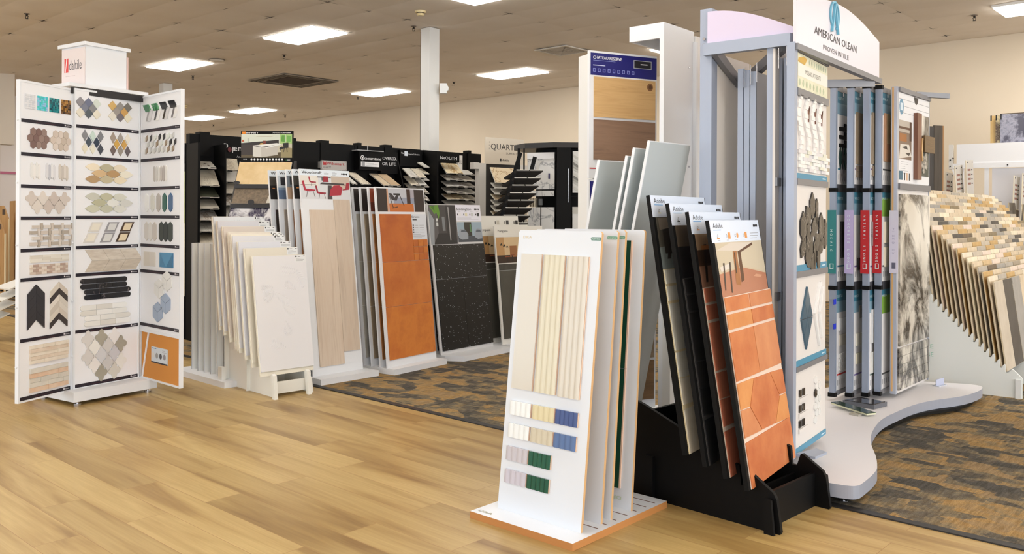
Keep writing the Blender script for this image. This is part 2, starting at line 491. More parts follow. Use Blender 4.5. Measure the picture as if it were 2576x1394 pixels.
for i, j, lab in VIEW_LIGHTS + [(i, j, None) for i, j in MORE_LIGHTS]:
    if proto is None:
        proto = thing('ceiling_light', lab, 'ceiling light', group='ceiling light panels')
        fm.build('frame', proto); dm.build('diffuser', proto); t = proto
    else:
        t = copy_tree(proto)
    t['label'] = lab or 'bright ceiling light panel over the part of the hall outside the photo'
    z = CEIL if (float(i).is_integer() and float(j).is_integer()) else CEIL - 0.03
    t.location = room(GX - GA * (i + 1), GY + GB * j, z); t.rotation_euler = (0, 0, R(RYAW))

# vents
t = thing('return_vent', 'dark square return air vent recessed in the ceiling, left of the column', 'vent', room(GX - GA * 4, GY + GB * 4.15, CEIL - 0.012), RYAW)
VW, VH = 1.2, 1.18
m_ = MB(); g = plain((150, 138, 122), 0.6); dk = plain((40, 35, 30), 0.7)
for k in range(7):
    a = 0.01 + k * 0.028
    for q in (1,):
        m_.box(a, VW - a, a, a + 0.012, -0.015, 0.0, dk if k % 2 else g); m_.box(a, VW - a, VH - a - 0.012, VH - a, -0.015, 0.0, dk if k % 2 else g)
        m_.box(a, a + 0.012, a, VH - a, -0.015, 0.0, dk if k % 2 else g); m_.box(VW - a - 0.012, VW - a, a, VH - a, -0.015, 0.0, dk if k % 2 else g)
m_.build('louvre_ring', t)
MB().box(0.005, VW - 0.005, 0.005, VH - 0.005, -0.006, -0.002, g).build('backing', t)
MB().box(0.24, VW - 0.24, 0.24, VH - 0.24, -0.012, -0.0065, plain((58, 44, 36), 0.8)).build('intake_grille', t)
t = thing('air_diffuser', 'white square ceiling air diffuser right of the column', 'vent', room(GX + GA * 0.95, GY + GB * 6.15, CEIL - 0.02), RYAW)
m_ = MB(); S = 0.6; fw = plain((214, 208, 198), 0.5)
m_.box(0, S, 0, 0.045, -0.01, 0.004, fw).box(0, S, S - 0.045, S, -0.01, 0.004, fw).box(0, 0.045, 0.045, S - 0.045, -0.01, 0.004, fw).box(S - 0.045, S, 0.045, S - 0.045, -0.01, 0.004, fw)
m_.build('frame', t)
MB().box(0.04, S - 0.04, 0.04, S - 0.04, 0.0, 0.003, plain((70, 62, 54), 0.8)).build('backing', t)
m_ = MB(); gf = plain((196, 186, 172), 0.5)
for k in range(1, 8):
    a = 0.045 + k * 0.031
    m_.box(a, S - a, a, a + 0.012, -0.008, 0, gf).box(a, S - a, S - a - 0.012, S - a, -0.008, 0, gf).box(a, a + 0.012, a, S - a, -0.008, 0, gf).box(S - a - 0.012, S - a, a, S - a, -0.008, 0, gf)
m_.build('louvre_ring', t)

# sprinklers, detectors, speaker
SPR = [((-6.02, 10.80), 'dark ceiling sprinkler at the upper left corner of the photo'), ((-3.54, 13.51), 'ceiling sprinkler between the large left light and the dark vent'),
       ((-5.72, 15.6), 'ceiling sprinkler below the light over the mosaic tower'), ((-3.24, 18.27), 'ceiling sprinkler beside the light left of the column'),
       ((-6.21, 19.77), 'small ceiling sprinkler above the kitchen picture sign, left of its light'), ((-8.27, 24.13), 'tiny far ceiling sprinkler left of the kitchen picture sign'),
       ((-5.66, 21.71), 'small far ceiling sprinkler right of the kitchen picture sign'), ((-1.30, 11.42), 'ceiling sprinkler touching the head of the white column'),
       ((1.20, 14.21), 'ceiling sprinkler just left of the blue plank board'), ((-1.09, 16.17), 'ceiling sprinkler right of the white column'), ((5.64, 10.66), 'ceiling sprinkler at the upper right corner of the photo')]
proto = None
for (x, y), lab in SPR:
    if proto is None:
        proto = thing('sprinkler', lab, 'sprinkler', group='ceiling sprinklers')
        MB().tube((0, 0, 0), (0, 0, -0.006), 0.035, plain((120, 105, 90), 0.4, 0.4), 14).build('escutcheon', proto)
        h_ = MB(); dkm = plain((40, 34, 28), 0.4, 0.5)
        h_.tube((0, 0, -0.006), (0, 0, -0.03), 0.013, dkm).bar((-0.018, 0, -0.03), (-0.010, 0, -0.06), 0.005, 0.005, dkm).bar((0.018, 0, -0.03), (0.010, 0, -0.06), 0.005, 0.005, dkm)
        h_.box(-0.02, 0.02, -0.006, 0.006, -0.034, -0.028, dkm).tube((0, 0, -0.06), (0, 0, -0.064), 0.019, dkm, 12)
        h_.build('sprinkler_head', proto); t = proto
    else:
        t = copy_tree(proto)
    t['label'] = lab; t.location = (x, y, CEIL - 0.01)
for k, ((x, y), lab) in enumerate([((-1.12, 10.55), 'cream round smoke detector above the white column'), ((-7.44, 19.8), 'small cream smoke detector right of the mosaic tower')]):
    t = thing('smoke_detector', lab, 'smoke detector', (x, y, CEIL - 0.012), group='ceiling smoke detectors')
    ye = plain((226, 208, 160), 0.45)
    MB().tube((0, 0, 0), (0, 0, -0.025), 0.068, ye, 24, 0.064).build('base_ring', t)
    MB().tube((0, 0, -0.025), (0, 0, -0.035), 0.048, plain((90, 80, 60), 0.6), 24).tube((0, 0, -0.035), (0, 0, -0.058), 0.05, ye, 24, 0.036).build('sensor_dome', t)
t = thing('ceiling_speaker', 'flat white round ceiling speaker right of the light over the mosaic tower', 'speaker', (-4.73, 13.94, CEIL - 0.012))
MB().tube((0, 0, 0), (0, 0, -0.012), 0.125, plain((120, 108, 95), 0.6), 32).build('rim', t)
MB().tube((0, 0, -0.012), (0, 0, -0.028), 0.115, plain((226, 220, 210), 0.5), 32, 0.09).build('grille', t)

# columns
def column(name, x, y, lab):
    s_ = 0.088
    t = thing(name, lab, 'column', (x, y, 0), RYAW, group='steel columns')
    MB().box(-s_, s_, -s_, s_, 0.004, CEIL - 0.01, plain((222, 222, 220), 0.45)).build('shaft', t)
    return t
t = column('column', -1.10, 11.58, 'white square column standing behind the black gondola wall')
MB().box(-0.088 - 0.004, -0.088 + 0.0, -0.03, 0.075, 1.2, CEIL - 0.03, plain((206, 206, 204), 0.45)).build('cover_strip', t)
MB().box(-0.090, -0.080, -0.0885, -0.0845, 0.9, CEIL - 0.05, plain((70, 66, 60), 0.6)).build('seam', t)
column('column', -6.6, 16.6, 'grey-white column behind the mosaic tower')
t = thing('emergency_light', 'small white emergency light box fixed to the white column', 'emergency light', (-0.935, 11.47, 2.90), RYAW + 42)
MB().box(-0.02, 0.07, -0.03, 0.06, 0, 0.13, WHITE2).build('housing', t)
MB().prism([(0.07, 0.03), (0.092, 0.045), (0.092, 0.085), (0.07, 0.11)], -0.02, 0.04, WHITE2).build('lamp_head', t)
# ---------------------------------------------------------------- printed pictures and small tile work
def picture(mb, x0, z0, w, h, y, shapes):
    for k, (c, pts) in enumerate(shapes):
        mb.poly([(x0 + u * w, z0 + v * h) for u, v in pts], y - 0.00015 * k, plain(c, 0.45))
def U(x0, y0, x1, y1):
    return [(x0, y0), (x1, y0), (x1, y1), (x0, y1)]
def chair_pic(c, x, y, s, asp=0.42):
    X0 = x
    def A(pts): return [(X0 + (px_ - X0) * asp, pz_) for px_, pz_ in pts]
    return [(cc, A(pp_)) for cc, pp_ in [(c, [(x - s * .5, y + s * .55), (x - s * .1, y + s * .45), (x + s * .5, y + s * .5), (x + s * .52, y + s * .62), (x - s * .35, y + s * .68), (x - s * .5, y + s * 1.35), (x - s * .68, y + s * 1.3)]),
            ((120, 115, 115), [(x - s * .35, y), (x - s * .3, y), (x - s * .18, y + s * .5), (x - s * .24, y + s * .5)]),
            ((120, 115, 115), [(x + s * .42, y), (x + s * .47, y), (x + s * .34, y + s * .52), (x + s * .28, y + s * .52)])]]

def small_print(mb, x0, x1, z0, z1, y, rows=3, c=(150, 152, 156), seed=1, lw=0.0012):
    r_ = random.Random(seed); m = plain(c, 0.6)
    for k in range(rows):
        z = z1 - (z1 - z0) * (k + 0.5) / rows
        mb.rect(x0, x0 + (x1 - x0) * r_.uniform(0.55, 1.0), z - lw, z + lw, y, m)

def fluted(name, parent, x0, x1, z0, z1, mat, back, nfl=4, y=-0.001, depth=0.007, dx_frac=0.15):
    """tile with rounded vertical flutes, body edge in the colour of fired clay"""
    mb = MB(); n = max(nfl, 1) * 8
    top = []
    for k in range(n + 1):
        u = k / n
        top.append((x0 + (x1 - x0) * u, y - depth - 0.0045 * (abs(math.sin(math.pi * nfl * u)) if nfl else 0)))
    vs = [(x, yy, z0) for x, yy in top] + [(x, yy, z1) for x, yy in top]
    mb.add(vs, [(k, k + 1, k + n + 2, k + n + 1) for k in range(n)], mat)
    mb.add([(x0, y, z1), (x1, y, z1)] + [(x, yy, z1) for x, yy in reversed(top)], [tuple(range(n + 3))], mat)
    mb.add([(x0, y, z0), (x1, y, z0)] + [(x, yy, z0) for x, yy in reversed(top)], [tuple(range(n + 2, -1, -1))], back)
    mb.box(x0 + 0.0003, x1 + 0.002, y - depth * 0.8, y, z0 + 0.0005, z1 - 0.0005, back)
    return mb.build(name, parent)

def hexpts(cx, cz, r, rz=None, flat=False):
    rz = rz or r
    a0 = 0 if flat else 30
    return [(cx + r * math.cos(R(a0 + 60 * k)), cz + rz * math.sin(R(a0 + 60 * k))) for k in range(6)]
def diamond(cx, cz, a, b):
    return [(cx, cz - b), (cx + a, cz), (cx, cz + b), (cx - a, cz)]
def picket(cx, cz, a, b, tip):
    return [(cx, cz - b), (cx + a, cz - b + tip), (cx + a, cz + b - tip), (cx, cz + b), (cx - a, cz + b - tip), (cx - a, cz - b + tip)]
def leafp(cx, cz, a, b, n=8):
    up = [(cx - a + 2 * a * k / n, cz + b * math.sin(math.pi * k / n)) for k in range(n + 1)]
    dn = [(cx + a - 2 * a * k / n, cz - b * math.sin(math.pi * k / n)) for k in range(1, n)]
    return list(reversed(up + dn))
def arab(cx, cz, a, b):
    pts = []
    for k in range(32):
        t = 2 * math.pi * k / 32
        rr = 0.62 + 0.38 * abs(math.cos(2 * t)) ** 1.5
        pts.append((cx + a * rr * math.cos(t), cz + b * rr * math.sin(t)))
    return pts
def shrink(pts, g):
    cx = sum(p[0] for p in pts) / len(pts); cz = sum(p[1] for p in pts) / len(pts)
    out = []
    for x, z in pts:
        d = math.hypot(x - cx, z - cz); k = max(0.1, (d - g) / d) if d > 0 else 1
        out.append((cx + (x - cx) * k, cz + (z - cz) * k))
    return out
def sheet(name, parent, polys, mats, y=-0.0005, t=0.006, gap=0.0008, base=None, label=None):
    mb = MB()
    for k, p in enumerate(polys):
        mb.prism(shrink(p, gap), y - t, y, mats[k % len(mats)])
    if base:
        mb.box(base[0], base[1], y - t * 0.6, y, base[2], base[3], base[4])
    o = mb.build(name, parent)
    if label: o['label'] = label
    return o
def grid_tiles(x0, x1, z0, z1, nx, nz, offset=0.0):
    out = []
    w = (x1 - x0) / nx; h = (z1 - z0) / nz
    for j in range(nz):
        sh = offset * w if j % 2 else 0
        for i in range(nx + (1 if sh else 0)):
            a = max(x0, x0 + w * i - sh); b = min(x1, x0 + w * (i + 1) - sh)
            if b - a > w * 0.1:
                out.append([(a, z0 + h * j), (b, z0 + h * j), (b, z0 + h * (j + 1)), (a, z0 + h * (j + 1))])
    return out

# ---------------------------------------------------------------- white board stand with fluted tiles, nearest the camera
DP = (0.112, 3.637, 0.0); DYW = -41.7
WLAM = plain((218, 224, 233), 0.3)
t = thing('board_stand', 'low white slotted base with a wooden edge holding the fluted tile boards', 'display stand', DP, DYW)
mb = MB(); mb.slab([(-0.285, -0.11), (0.27, -0.11), (0.27, 0.577), (-0.285, 0.577)], 0.0, 0.0298, WLAM, plain((184, 126, 70), 0.55))
mb.rect(-0.285, 0.27, 0.0, 0.0298, -0.1102, plain((184, 126, 70), 0.55))
mb.build('board_base', t)
sl = MB(); sm = plain((92, 52, 38), 0.7)
for y in (0.075, 0.135, 0.204, 0.285, 0.355, 0.43, 0.50):
    sl.slab([(-0.2, y + 0.012), (0.245, y + 0.012), (0.245, y + 0.018), (-0.2, y + 0.018)], 0.0295, 0.0301, sm)
sl.build('slot', t)
lt = MB(); lt.T = Matrix.Translation((-0.262, -0.085, 0.0303)) @ Matrix.Rotation(R(-90), 4, 'X')
lt.text('DRA', 0, 0, 0.026, 0, plain((196, 196, 178), 0.5), width=0.075, bold=0.003)
lt.build('lettering', t)

def dra_board(dy, tilt, label, tiles=None, pill=True, xs=0.0):
    p = off(DP, DYW, xs, dy, 0.03)
    b = thing('display_board', label, 'display board', p, DYW, tilt, 'white tile boards in the slotted base')
    w, h = 0.452, 1.213
    mb = MB(); rr = 0.008
    pts = [(-w / 2, 0), (w / 2, 0), (w / 2, h - rr), (w / 2 - rr, h), (-w / 2 + rr, h), (-w / 2, h - rr)]
    mb.prism(pts, 0.0, 0.014, WLAM, plain((204, 164, 116), 0.55))
    mb.build('panel', b)
    q = MB()
    if pill:
        q.poly([(0.176, h - 0.038), (0.222, h - 0.038), (0.226, h - 0.034), (0.226, h - 0.028), (0.222, h - 0.024), (0.176, h - 0.024), (0.171, h - 0.031)], -0.0004, plain((104, 142, 134) if tiles == 'flutes' else (120, 176, 158), 0.5))
        q.text('PUNTO', 0.177, h - 0.035, 0.010, -0.0008, plain((205, 220, 214), 0.5), width=0.042)
    if tiles == 'flutes':
        q.text('DRA', -0.2, h - 0.037, 0.017, -0.0004, plain((222, 214, 196), 0.5), width=0.05, bold=0.002)
    q.build('printed_logo', b)
    return b
b = dra_board(0.0, 6.4, 'front white board with three long fluted tiles and rows of coloured chips', 'flutes')
x_ = lambda v: v - 0.226
clay = plain((228, 196, 172), 0.6); glz = 0.16
fluted('long_tile', b, x_(0.031), x_(0.148), 0.521, 1.108, plain((208, 204, 194), glz), clay, 0)['label'] = 'flat beige long tile'
fluted('long_tile', b, x_(0.161), x_(0.275), 0.521, 1.107, plain((212, 206, 184), glz), clay, 4)['label'] = 'fluted cream long tile'
fluted('long_tile', b, x_(0.288), x_(0.400), 0.520, 1.106, plain((208, 202, 190), glz), clay, 4)['label'] = 'fluted beige long tile'
for (z0, z1, row) in ((0.408, 0.467, [((232, 236, 238), 0.032, 0.150, 'white'), ((214, 204, 168), 0.160, 0.279, 'cream'), ((66, 86, 138), 0.285, 0.401, 'navy blue')]),
                      (0.312, 0.371, [((230, 234, 236), 0.032, 0.150, 'white'), ((202, 194, 174), 0.160, 0.279, 'beige'), ((88, 114, 160), 0.285, 0.401, 'slate blue')]),
                      (0.215, 0.273, [((192, 188, 196), 0.031, 0.152, 'lilac grey'), ((16, 82, 62), 0.158, 0.277, 'dark green')]),
                      (0.119, 0.175, [((192, 188, 200), 0.031, 0.152, 'lilac grey'), ((14, 76, 56), 0.158, 0.277, 'dark green')])):
    for c, a, d, nm in row:
        fluted('chip', b, x_(a), x_(d), z0, z1, plain(c, glz), clay, 5 if c[2] < 150 else 4)['label'] = nm + ' fluted chip'
dra_board(0.135, 5.4, 'second white board of the fluted tile stand, just behind the front one', 'x')
dra_board(0.204, 4.8, 'third white board of the fluted tile stand', 'x')
b = dra_board(0.355, 4.7, 'rearmost white board of the fluted tile stand with a long dark green tile', None, False)
for z0, z1 in ((0.085, 0.60), (0.602, 1.165)):
    mb = MB(); mb.box(x_(0.24), x_(0.388), -0.008, -0.0005, z0, z1, plain((10, 66, 52), 0.15)); mb.box(x_(0.388), x_(0.395), -0.0075, -0.0005, z0, z1, plain((220, 190, 170), 0.6))
    mb.build('long_tile', b)
q = MB(); q.T = Matrix.Translation((x_(0.40), -0.001, 0.05)) @ Matrix.Rotation(R(180), 4, 'Y')
q.text('DRA', 0, 0, 0.022, 0, plain((196, 214, 190), 0.5), width=0.075, bold=0.003); q.build('lettering', b)

# ---------------------------------------------------------------- black stand with four terracotta look boards
AP = (1.22, 3.765, 0.0); AYW = 45.0
t = thing('display_stand', 'low black stepped stand holding the four terracotta look tile boards', 'display stand', AP, AYW)
def stand_side():
    pts = [(-0.02, 0), (0.68, 0), (0.68, 0.425), (0.665, 0.438), (0.62, 0.425)]
    for k in (3, 2, 1, 0):      # slots step down to the front
        y = 0.085 + 0.093 * k + 0.02; zt = 0.215 + 0.032 * k
        if k == 3:
            pts += [(y + 0.075, zt + 0.055)]
        pts += [(y + 0.02, zt + 0.03), (y + 0.012, zt - 0.05), (y - 0.012, zt - 0.05), (y - 0.03, zt + 0.005), (y - 0.04, zt + 0.008)]
    pts += [(0.02, 0.195), (-0.03, 0.165), (-0.045, 0.14), (-0.065, 0.01), (-0.06, 0.0)]
    return pts
for x in (-0.232, 0.214):
    MB().side(stand_side(), x, x + 0.018, BLACK).build('side_panel', t)
MB().box(-0.214, 0.214, 0.005, 0.02, 0.0, 0.15, BLACK).build('front_panel', t)
MB().box(-0.214, 0.214, 0.60, 0.615, 0.0, 0.40, BLACK).build('back_panel', t)
for x in (-0.262, 0.244):
    MB().side([(-0.05, 0), (-0.005, 0), (0.0, 0.13), (-0.01, 0.145), (-0.035, 0.14)], x - 0.0, x + 0.014, BLACK).build('front_foot', t)
MB().box(-0.25, -0.232, 0.56, 0.60, 0.0, 0.20, BLACK).build('rear_foot', t)
for k in range(4):
    MB().box(-0.214, 0.214, 0.10 + 0.093 * k, 0.112 + 0.093 * k, 0.09 + 0.032 * k, 0.13 + 0.032 * k, BLACK).build('slot_rail', t)

def paving(x0, x1, mats, grout, top, part_name, parent, s=1.0):
    """terracotta arrangement measured from the bottom of the board"""
    mb = MB(); w = x1 - x0
    mb.box(x0, x1, -0.007, 0.0, 0.0, top, grout)
    g = 0.0035
    P = lambda pts: [(x0 + u * w, v) for u, v in pts]
    polys = [U(0, .735, .49, .797), U(.5, .735, 1, .797), U(0, .66, .5, .725), U(.5, .66, 1, .725), U(0, .442, .49, .65), U(.49, .442, 1, .65),
             [(0, .325), (.19, .320), (.34, .432), (0, .437)],
             [(.34, .432), (.19, .320), (.36, .202), (.66, .196), (.84, .306), (.70, .426)],
             [(.70, .426), (.84, .306), (1, .303), (1, .418)],
             [(0, .208), (.36, .202), (.19, .320), (0, .325)],
             [(.66, .196), (1, .186), (1, .303), (.84, .306)],
             U(0, 0, 1, .19)]
    for k, p in enumerate(polys):
        p = shrink(P([(u, v * top / .8) for u, v in p]), g)
        mb.prism(p, -0.0105, -0.006, mats[k % len(mats)])
    return mb.build(part_name, parent)

def adobe_board(k, label, mats, grout, floorc, wallc, extra, swatch, edge):
    p0 = Vector((1.154, 3.845, 0.17)); st = Vector((-0.0767, 0.0443, 0.0363))
    p = p0 + st * k
    b = thing('display_board', label, 'display board', p, 55.32, 9.03, 'boards of the low black stand')
    w, h = 0.624, 1.127
    MB().box(-w / 2, w / 2, 0.0, 0.016, 0.0, h, BLACKM).build('panel', b)
    q = MB(); x0 = -w / 2 + 0.024; x1 = w / 2 - 0.006
    q.rect(x0 - 0.02, x1, h - 0.097, h, -0.0003, plain((214, 224, 240), 0.4))
    q.text('Adobe', x0 + 0.012, h - 0.034, 0.030, -0.0008, INK, width=0.112)
    q.rect(x0 + 0.012, x0 + 0.10, h - 0.044, h - 0.041, -0.0008, plain((90, 160, 220), 0.5))
    for i in range(4):
        q.poly([(x1 - 0.075 + i * 0.015 + 0.007 * math.cos(R(a)), h - 0.026 + 0.007 * math.sin(R(a))) for a in range(0, 360, 45)], -0.0008, INK)
    for i in range(4):
        xx = x0 + 0.045 + i * 0.105
        for a in range(3):
            for c_ in range(3):
                if (a * 7 + c_ * 5 + i) % 3:
                    q.rect(xx + a * 0.005, xx + 0.004 + a * 0.005, h - 0.066 - c_ * 0.005, h - 0.062 - c_ * 0.005, -0.0008, GREY_INK)
        if i == 0:
            q.rect(xx - 0.004, xx + 0.026, h - 0.082, h - 0.076, -0.0008, plain(swatch, 0.5))
        elif i == 2:
            q.poly([(xx + 0.034 + 0.012 * math.cos(R(a)), h - 0.068 + 0.012 * math.sin(R(a))) for a in range(0, 360, 30)], -0.0008, plain(swatch, 0.5))
        else:
            q.rect(xx + 0.022, xx + 0.052, h - 0.082, h - 0.054, -0.0008, plain(swatch, 0.5))
        q.rect(xx, xx + 0.03, h - 0.089, h - 0.0875, -0.0008, GREY_INK)
    small_print(q, x1 - 0.14, x1 - 0.02, h - 0.09, h - 0.055, -0.0008, 3, seed=k)
    q.build('header_card', b)
    f = MB(); H = 0.235
    picture(f, x0, h - 0.097 - H, x1 - x0, H, -0.0003, [(floorc, U(0, 0, 1, 1)), (wallc, [(0, .42), (.5, .5), (1, .33), (1, 1), (0, 1)])] + extra)
    f.build('photo_print', b)
    paving(x0, x1 + 0.004, mats, grout, 0.797, 'tile_sheet', b)
    MB().box(-w / 2, -w / 2 + 0.024, -0.004, 0.0, 0.0, h - 0.1, BLACKM).build('edge_trim', b)
    return b
terra = [mott((178, 96, 50), (206, 132, 80), 5, 0.5), mott((184, 110, 68), (204, 138, 92), 4, 0.5), mott((192, 120, 62), (212, 148, 88), 4, 0.5), mott((172, 88, 46), (202, 126, 76), 5, 0.5)]
table = [((196, 178, 150), [(.0, .42), (.5, .5), (1, .33), (1, .36), (.5, .53), (0, .45)]),
         ((92, 60, 34), [(.44, .84), (.50, .85), (.50, .26), (.43, .22)]), ((160, 106, 60), [(.34, .84), (.42, .84), (.41, .16), (.32, .20)]),
         ((206, 196, 184), [(.02, .86), (.46, .82), (.78, .97), (.32, .99)]), ((92, 62, 40), [(.46, .82), (.78, .97), (.78, .92), (.46, .77)]),
         ((214, 206, 196), [(.06, .46), (.26, .52), (.24, .60), (.04, .55)]), ((70, 58, 50), [(.08, .12), (.10, .12), (.14, .62), (.11, .62)]), ((70, 58, 50), [(.20, .06), (.22, .06), (.26, .62), (.23, .62)]),
         ((70, 58, 50), [(.34, .40), (.36, .40), (.38, .80), (.36, .80)]), ((200, 150, 120), [(.70, .30), (.85, .26), (.9, .30), (.76, .34)])]
seat_ = [((60, 52, 46), U(.1, .3, .5, .9)), ((180, 178, 170), [(.4, .5), (.95, .6), (.9, .85), (.5, .9)]), ((52, 42, 36), [(.12, .2), (.18, .2), (.34, .9), (.26, .9)]), ((150, 140, 128), [(.05, .75), (.5, .85), (.5, .98), (.05, .98)])]
dark_ = [((30, 28, 30), U(0, 0, 1, .6)), ((206, 190, 170), [(.3, .55), (.45, .6), (.5, .75), (.35, .8)]), ((52, 48, 50), U(.5, .6, 1, 1))]
stool_ = [((60, 40, 26), U(.0, .4, 1, .7)), ((40, 28, 20), [(.1, .1), (.14, .1), (.2, .8), (.15, .8)]), ((40, 28, 20), [(.3, .1), (.34, .1), (.3, .8), (.26, .8)]), ((170, 110, 60), U(.1, .7, .9, .78))]
wht = [mott((206, 202, 186), (224, 222, 212), 6, 0.5), mott((212, 200, 176), (226, 220, 206), 6, 0.5)]
blk = [mott((28, 27, 28), (44, 42, 43), 7, 0.5), mott((20, 20, 22), (36, 36, 38), 7, 0.5)]
red_ = [mott((170, 96, 72), (190, 120, 92), 8, 0.5), mott((158, 84, 60), (182, 110, 84), 8, 0.5)]
adobe_board(0, 'front board of the black stand with orange terracotta paving tiles', terra, plain((214, 194, 178), 0.8), (176, 120, 92), (196, 184, 160), table, (216, 150, 84), None)
adobe_board(1, 'second board of the black stand with brownish red tiles', red_, plain((206, 190, 172), 0.8), (150, 110, 88), (150, 124, 98), stool_, (214, 150, 110), None)
adobe_board(2, 'third board of the black stand with charcoal tiles', blk, plain((58, 56, 56), 0.8), (44, 42, 44), (96, 84, 70), dark_, (40, 40, 40), None)
adobe_board(3, 'rearmost board of the black stand with cream stone look tiles', wht, plain((222, 206, 168), 0.8), (140, 150, 148), (96, 92, 82), seat_, (222, 222, 206), None)
# ---------------------------------------------------------------- tall white mosaic tower on the left
TP = (-2.898, 6.223, 0.0); TY = 57.0
t = thing('display_tower', 'tall white revolving tower of mosaic panels with a lit-looking box on top', 'display tower', TP, TY)
t['label'] = 'tall white tower of mosaic sample panels with a white box on top'
MB().box(-0.33, 0.30, -0.17, 0.33, 0.028, 0.095, WHITE).build('base', t)
for x, y in ((-0.28, -0.13), (0.25, -0.13), (-0.28, 0.28), (0.25, 0.28)):
    MB().tube((x, y, 0), (x, y, 0.012), 0.024, CHROME, 14).tube((x, y, 0.012), (x, y, 0.03), 0.008, CHROME, 8).build('foot', t)
MB().box(-0.22, 0.22, 0.05, 0.30, 0.095, 2.17, WHITE2).build('core', t)
MB().box(-0.30, 0.30, -0.05, 0.36, 2.17, 2.195, WHITE).build('top_shelf', t)
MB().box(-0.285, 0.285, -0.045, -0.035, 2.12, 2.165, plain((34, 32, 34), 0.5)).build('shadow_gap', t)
bx = MB(); bx.box(-0.155, 0.155, 0.0, 0.30, 2.195, 2.475, WHITE).box(-0.175, 0.175, -0.02, 0.32, 2.475, 2.50, WHITE)
bo = bx.build('sign_box', t)
bo.parent = t
# lettered sign on the left side face of the box
sg = MB(); sg.T = Matrix.Translation((-0.1555, 0.29, 0)) @ Matrix.Rotation(R(-90), 4, 'Z')
sg.box(0.0, 0.285, -0.006, 0.0, 2.205, 2.465, plain((226, 214, 212), 0.4))
sg.poly([(0.035, 2.30), (0.085, 2.30), (0.085, 2.40), (0.035, 2.40)], -0.0068, plain((214, 42, 38), 0.4))
sg.poly([(0.045, 2.30), (0.052, 2.30), (0.072, 2.40), (0.060, 2.40)], -0.0072, plain((236, 226, 226), 0.4))
sg.text('daltile', 0.095, 2.315, 0.10, -0.0068, plain((96, 92, 96), 0.5), width=0.155)
small_print(sg, 0.05, 0.25, 2.265, 2.28, -0.0068, 1, (190, 170, 168))
sg.build('sign', bo)
for yy in (0.0, 0.30):
    pass
s2 = MB(); s2.T = Matrix.Translation((0.1555, 0.0, 0)) @ Matrix.Rotation(R(90), 4, 'Z')
s2.box(0.01, 0.285, -0.022, -0.008, 2.205, 2.44, plain((226, 196, 188), 0.4)); s2.build('sign', bo)

PW = plain((232, 233, 237), 0.45); LAB = plain((26, 20, 34), 0.5)
def wing(parent, name, w, loc, yaw, tilt, rows, h=2.05, strip_at=None):
    """swing frame; rows = list of (z0, z1) of the mounted sample cards"""
    o = bpy.data.objects.new(name, None); COL.objects.link(o); o.parent = parent
    o.location = loc; o.rotation_euler = (0, 0, R(yaw))
    return o
TEALC = [(58, 190, 200), (110, 205, 225), (150, 190, 225), (80, 200, 190)]
def mats(cs, rough=0.35):
    return [plain(c, rough) for c in cs]
def wing_mesh(parent, loc, yaw, w, h, nm='wing_panel', brown_back=True, x_from=0.0, bottom_open=False):
    """one hinged panel as a part; returns the part, whose local frame starts at its lower left corner"""
    mb = MB()
    mb.box(0, w, 0.0, 0.018, 0.345 if bottom_open else 0.0, h, PW)
    mb.box(-0.012, 0.0, -0.004, 0.024, 0, h, WHITE).box(w, w + 0.012, -0.004, 0.024, 0, h, WHITE).box(-0.012, w + 0.012, -0.004, 0.024, h, h + 0.014, WHITE).box(-0.012, w + 0.012, -0.004, 0.024, -0.012, 0, WHITE)
    mb.box(0, w, 0.0182, 0.024, 0.02, h - 0.02, plain((206, 138, 70), 0.7))
    for z in (0.22, 0.6, 1.0, 1.4, 1.8):
        mb.tube((-0.012, 0.01, z), (-0.022, 0.01, z), 0.006, WHITE, 8)
    o = mb.build(nm, parent, loc, (0, 0, R(yaw)))
    return o
def strips(parent, w, zs, seed=0):
    for z in zs:
        mb = MB()
        mb.box(0.002, w - 0.002, -0.004, 0.0, z - 0.011, z + 0.011, LAB)
        mb.poly([(w - 0.062, z - 0.004), (w - 0.052, z - 0.004), (w - 0.052, z + 0.006), (w - 0.062, z + 0.006)], -0.0044, plain((226, 222, 226), 0.5))
        mb.text('daltile', w - 0.049, z - 0.004, 0.011, -0.0044, plain((220, 218, 224), 0.5), width=0.038)
        mb.rect(0.12, w - 0.14, z - 0.0022, z - 0.0012, -0.0044, plain((110, 34, 40), 0.5))
        mb.build('label_strip', parent)
def zc(zs, k, h):
    """clear band above strip k"""
    top = h if k == 0 else zs[k - 1] - 0.011
    return zs[k] + 0.011, top

# centre panel: width .50, bottom z .10, local h 2.05
H_ = 2.045
Z0 = 0.10
cp = wing_mesh(t, (-0.255, -0.052, Z0), 4.0, 0.50, H_, 'centre_panel')
cz = [1.800, 1.585, 1.378, 1.172, 0.964, 0.775, 0.385, 0.012]
strips(cp, 0.50, cz)
rr = random.Random(3)
def band(zs, k, h=H_):
    return zc(zs, k, h)
gp = [(142, 140, 146), (112, 118, 140), (160, 158, 158), (214, 206, 190), (90, 96, 104), (204, 164, 96), (168, 160, 152), (222, 226, 220)]
a, b_ = band(cz, 0); c0 = (a + b_) / 2
pol = []; 
for cx in (0.06, 0.31):
    for i in range(3):
        pol.append([(cx - 0.03 + 0.062 * i + dx, c0 + 0.04 + dz) for dx, dz in diamond(0, 0, 0.036, 0.036)])
    for i in range(2):
        pol.append([(cx + 0.0 + 0.062 * i + dx, c0 + 0.004 + dz) for dx, dz in diamond(0, 0, 0.036, 0.036)])
    for i in range(3):
        pol.append([(cx - 0.03 + 0.062 * i + dx, c0 - 0.034 + dz) for dx, dz in diamond(0, 0, 0.036, 0.036)])
n_ = len(pol) // 2
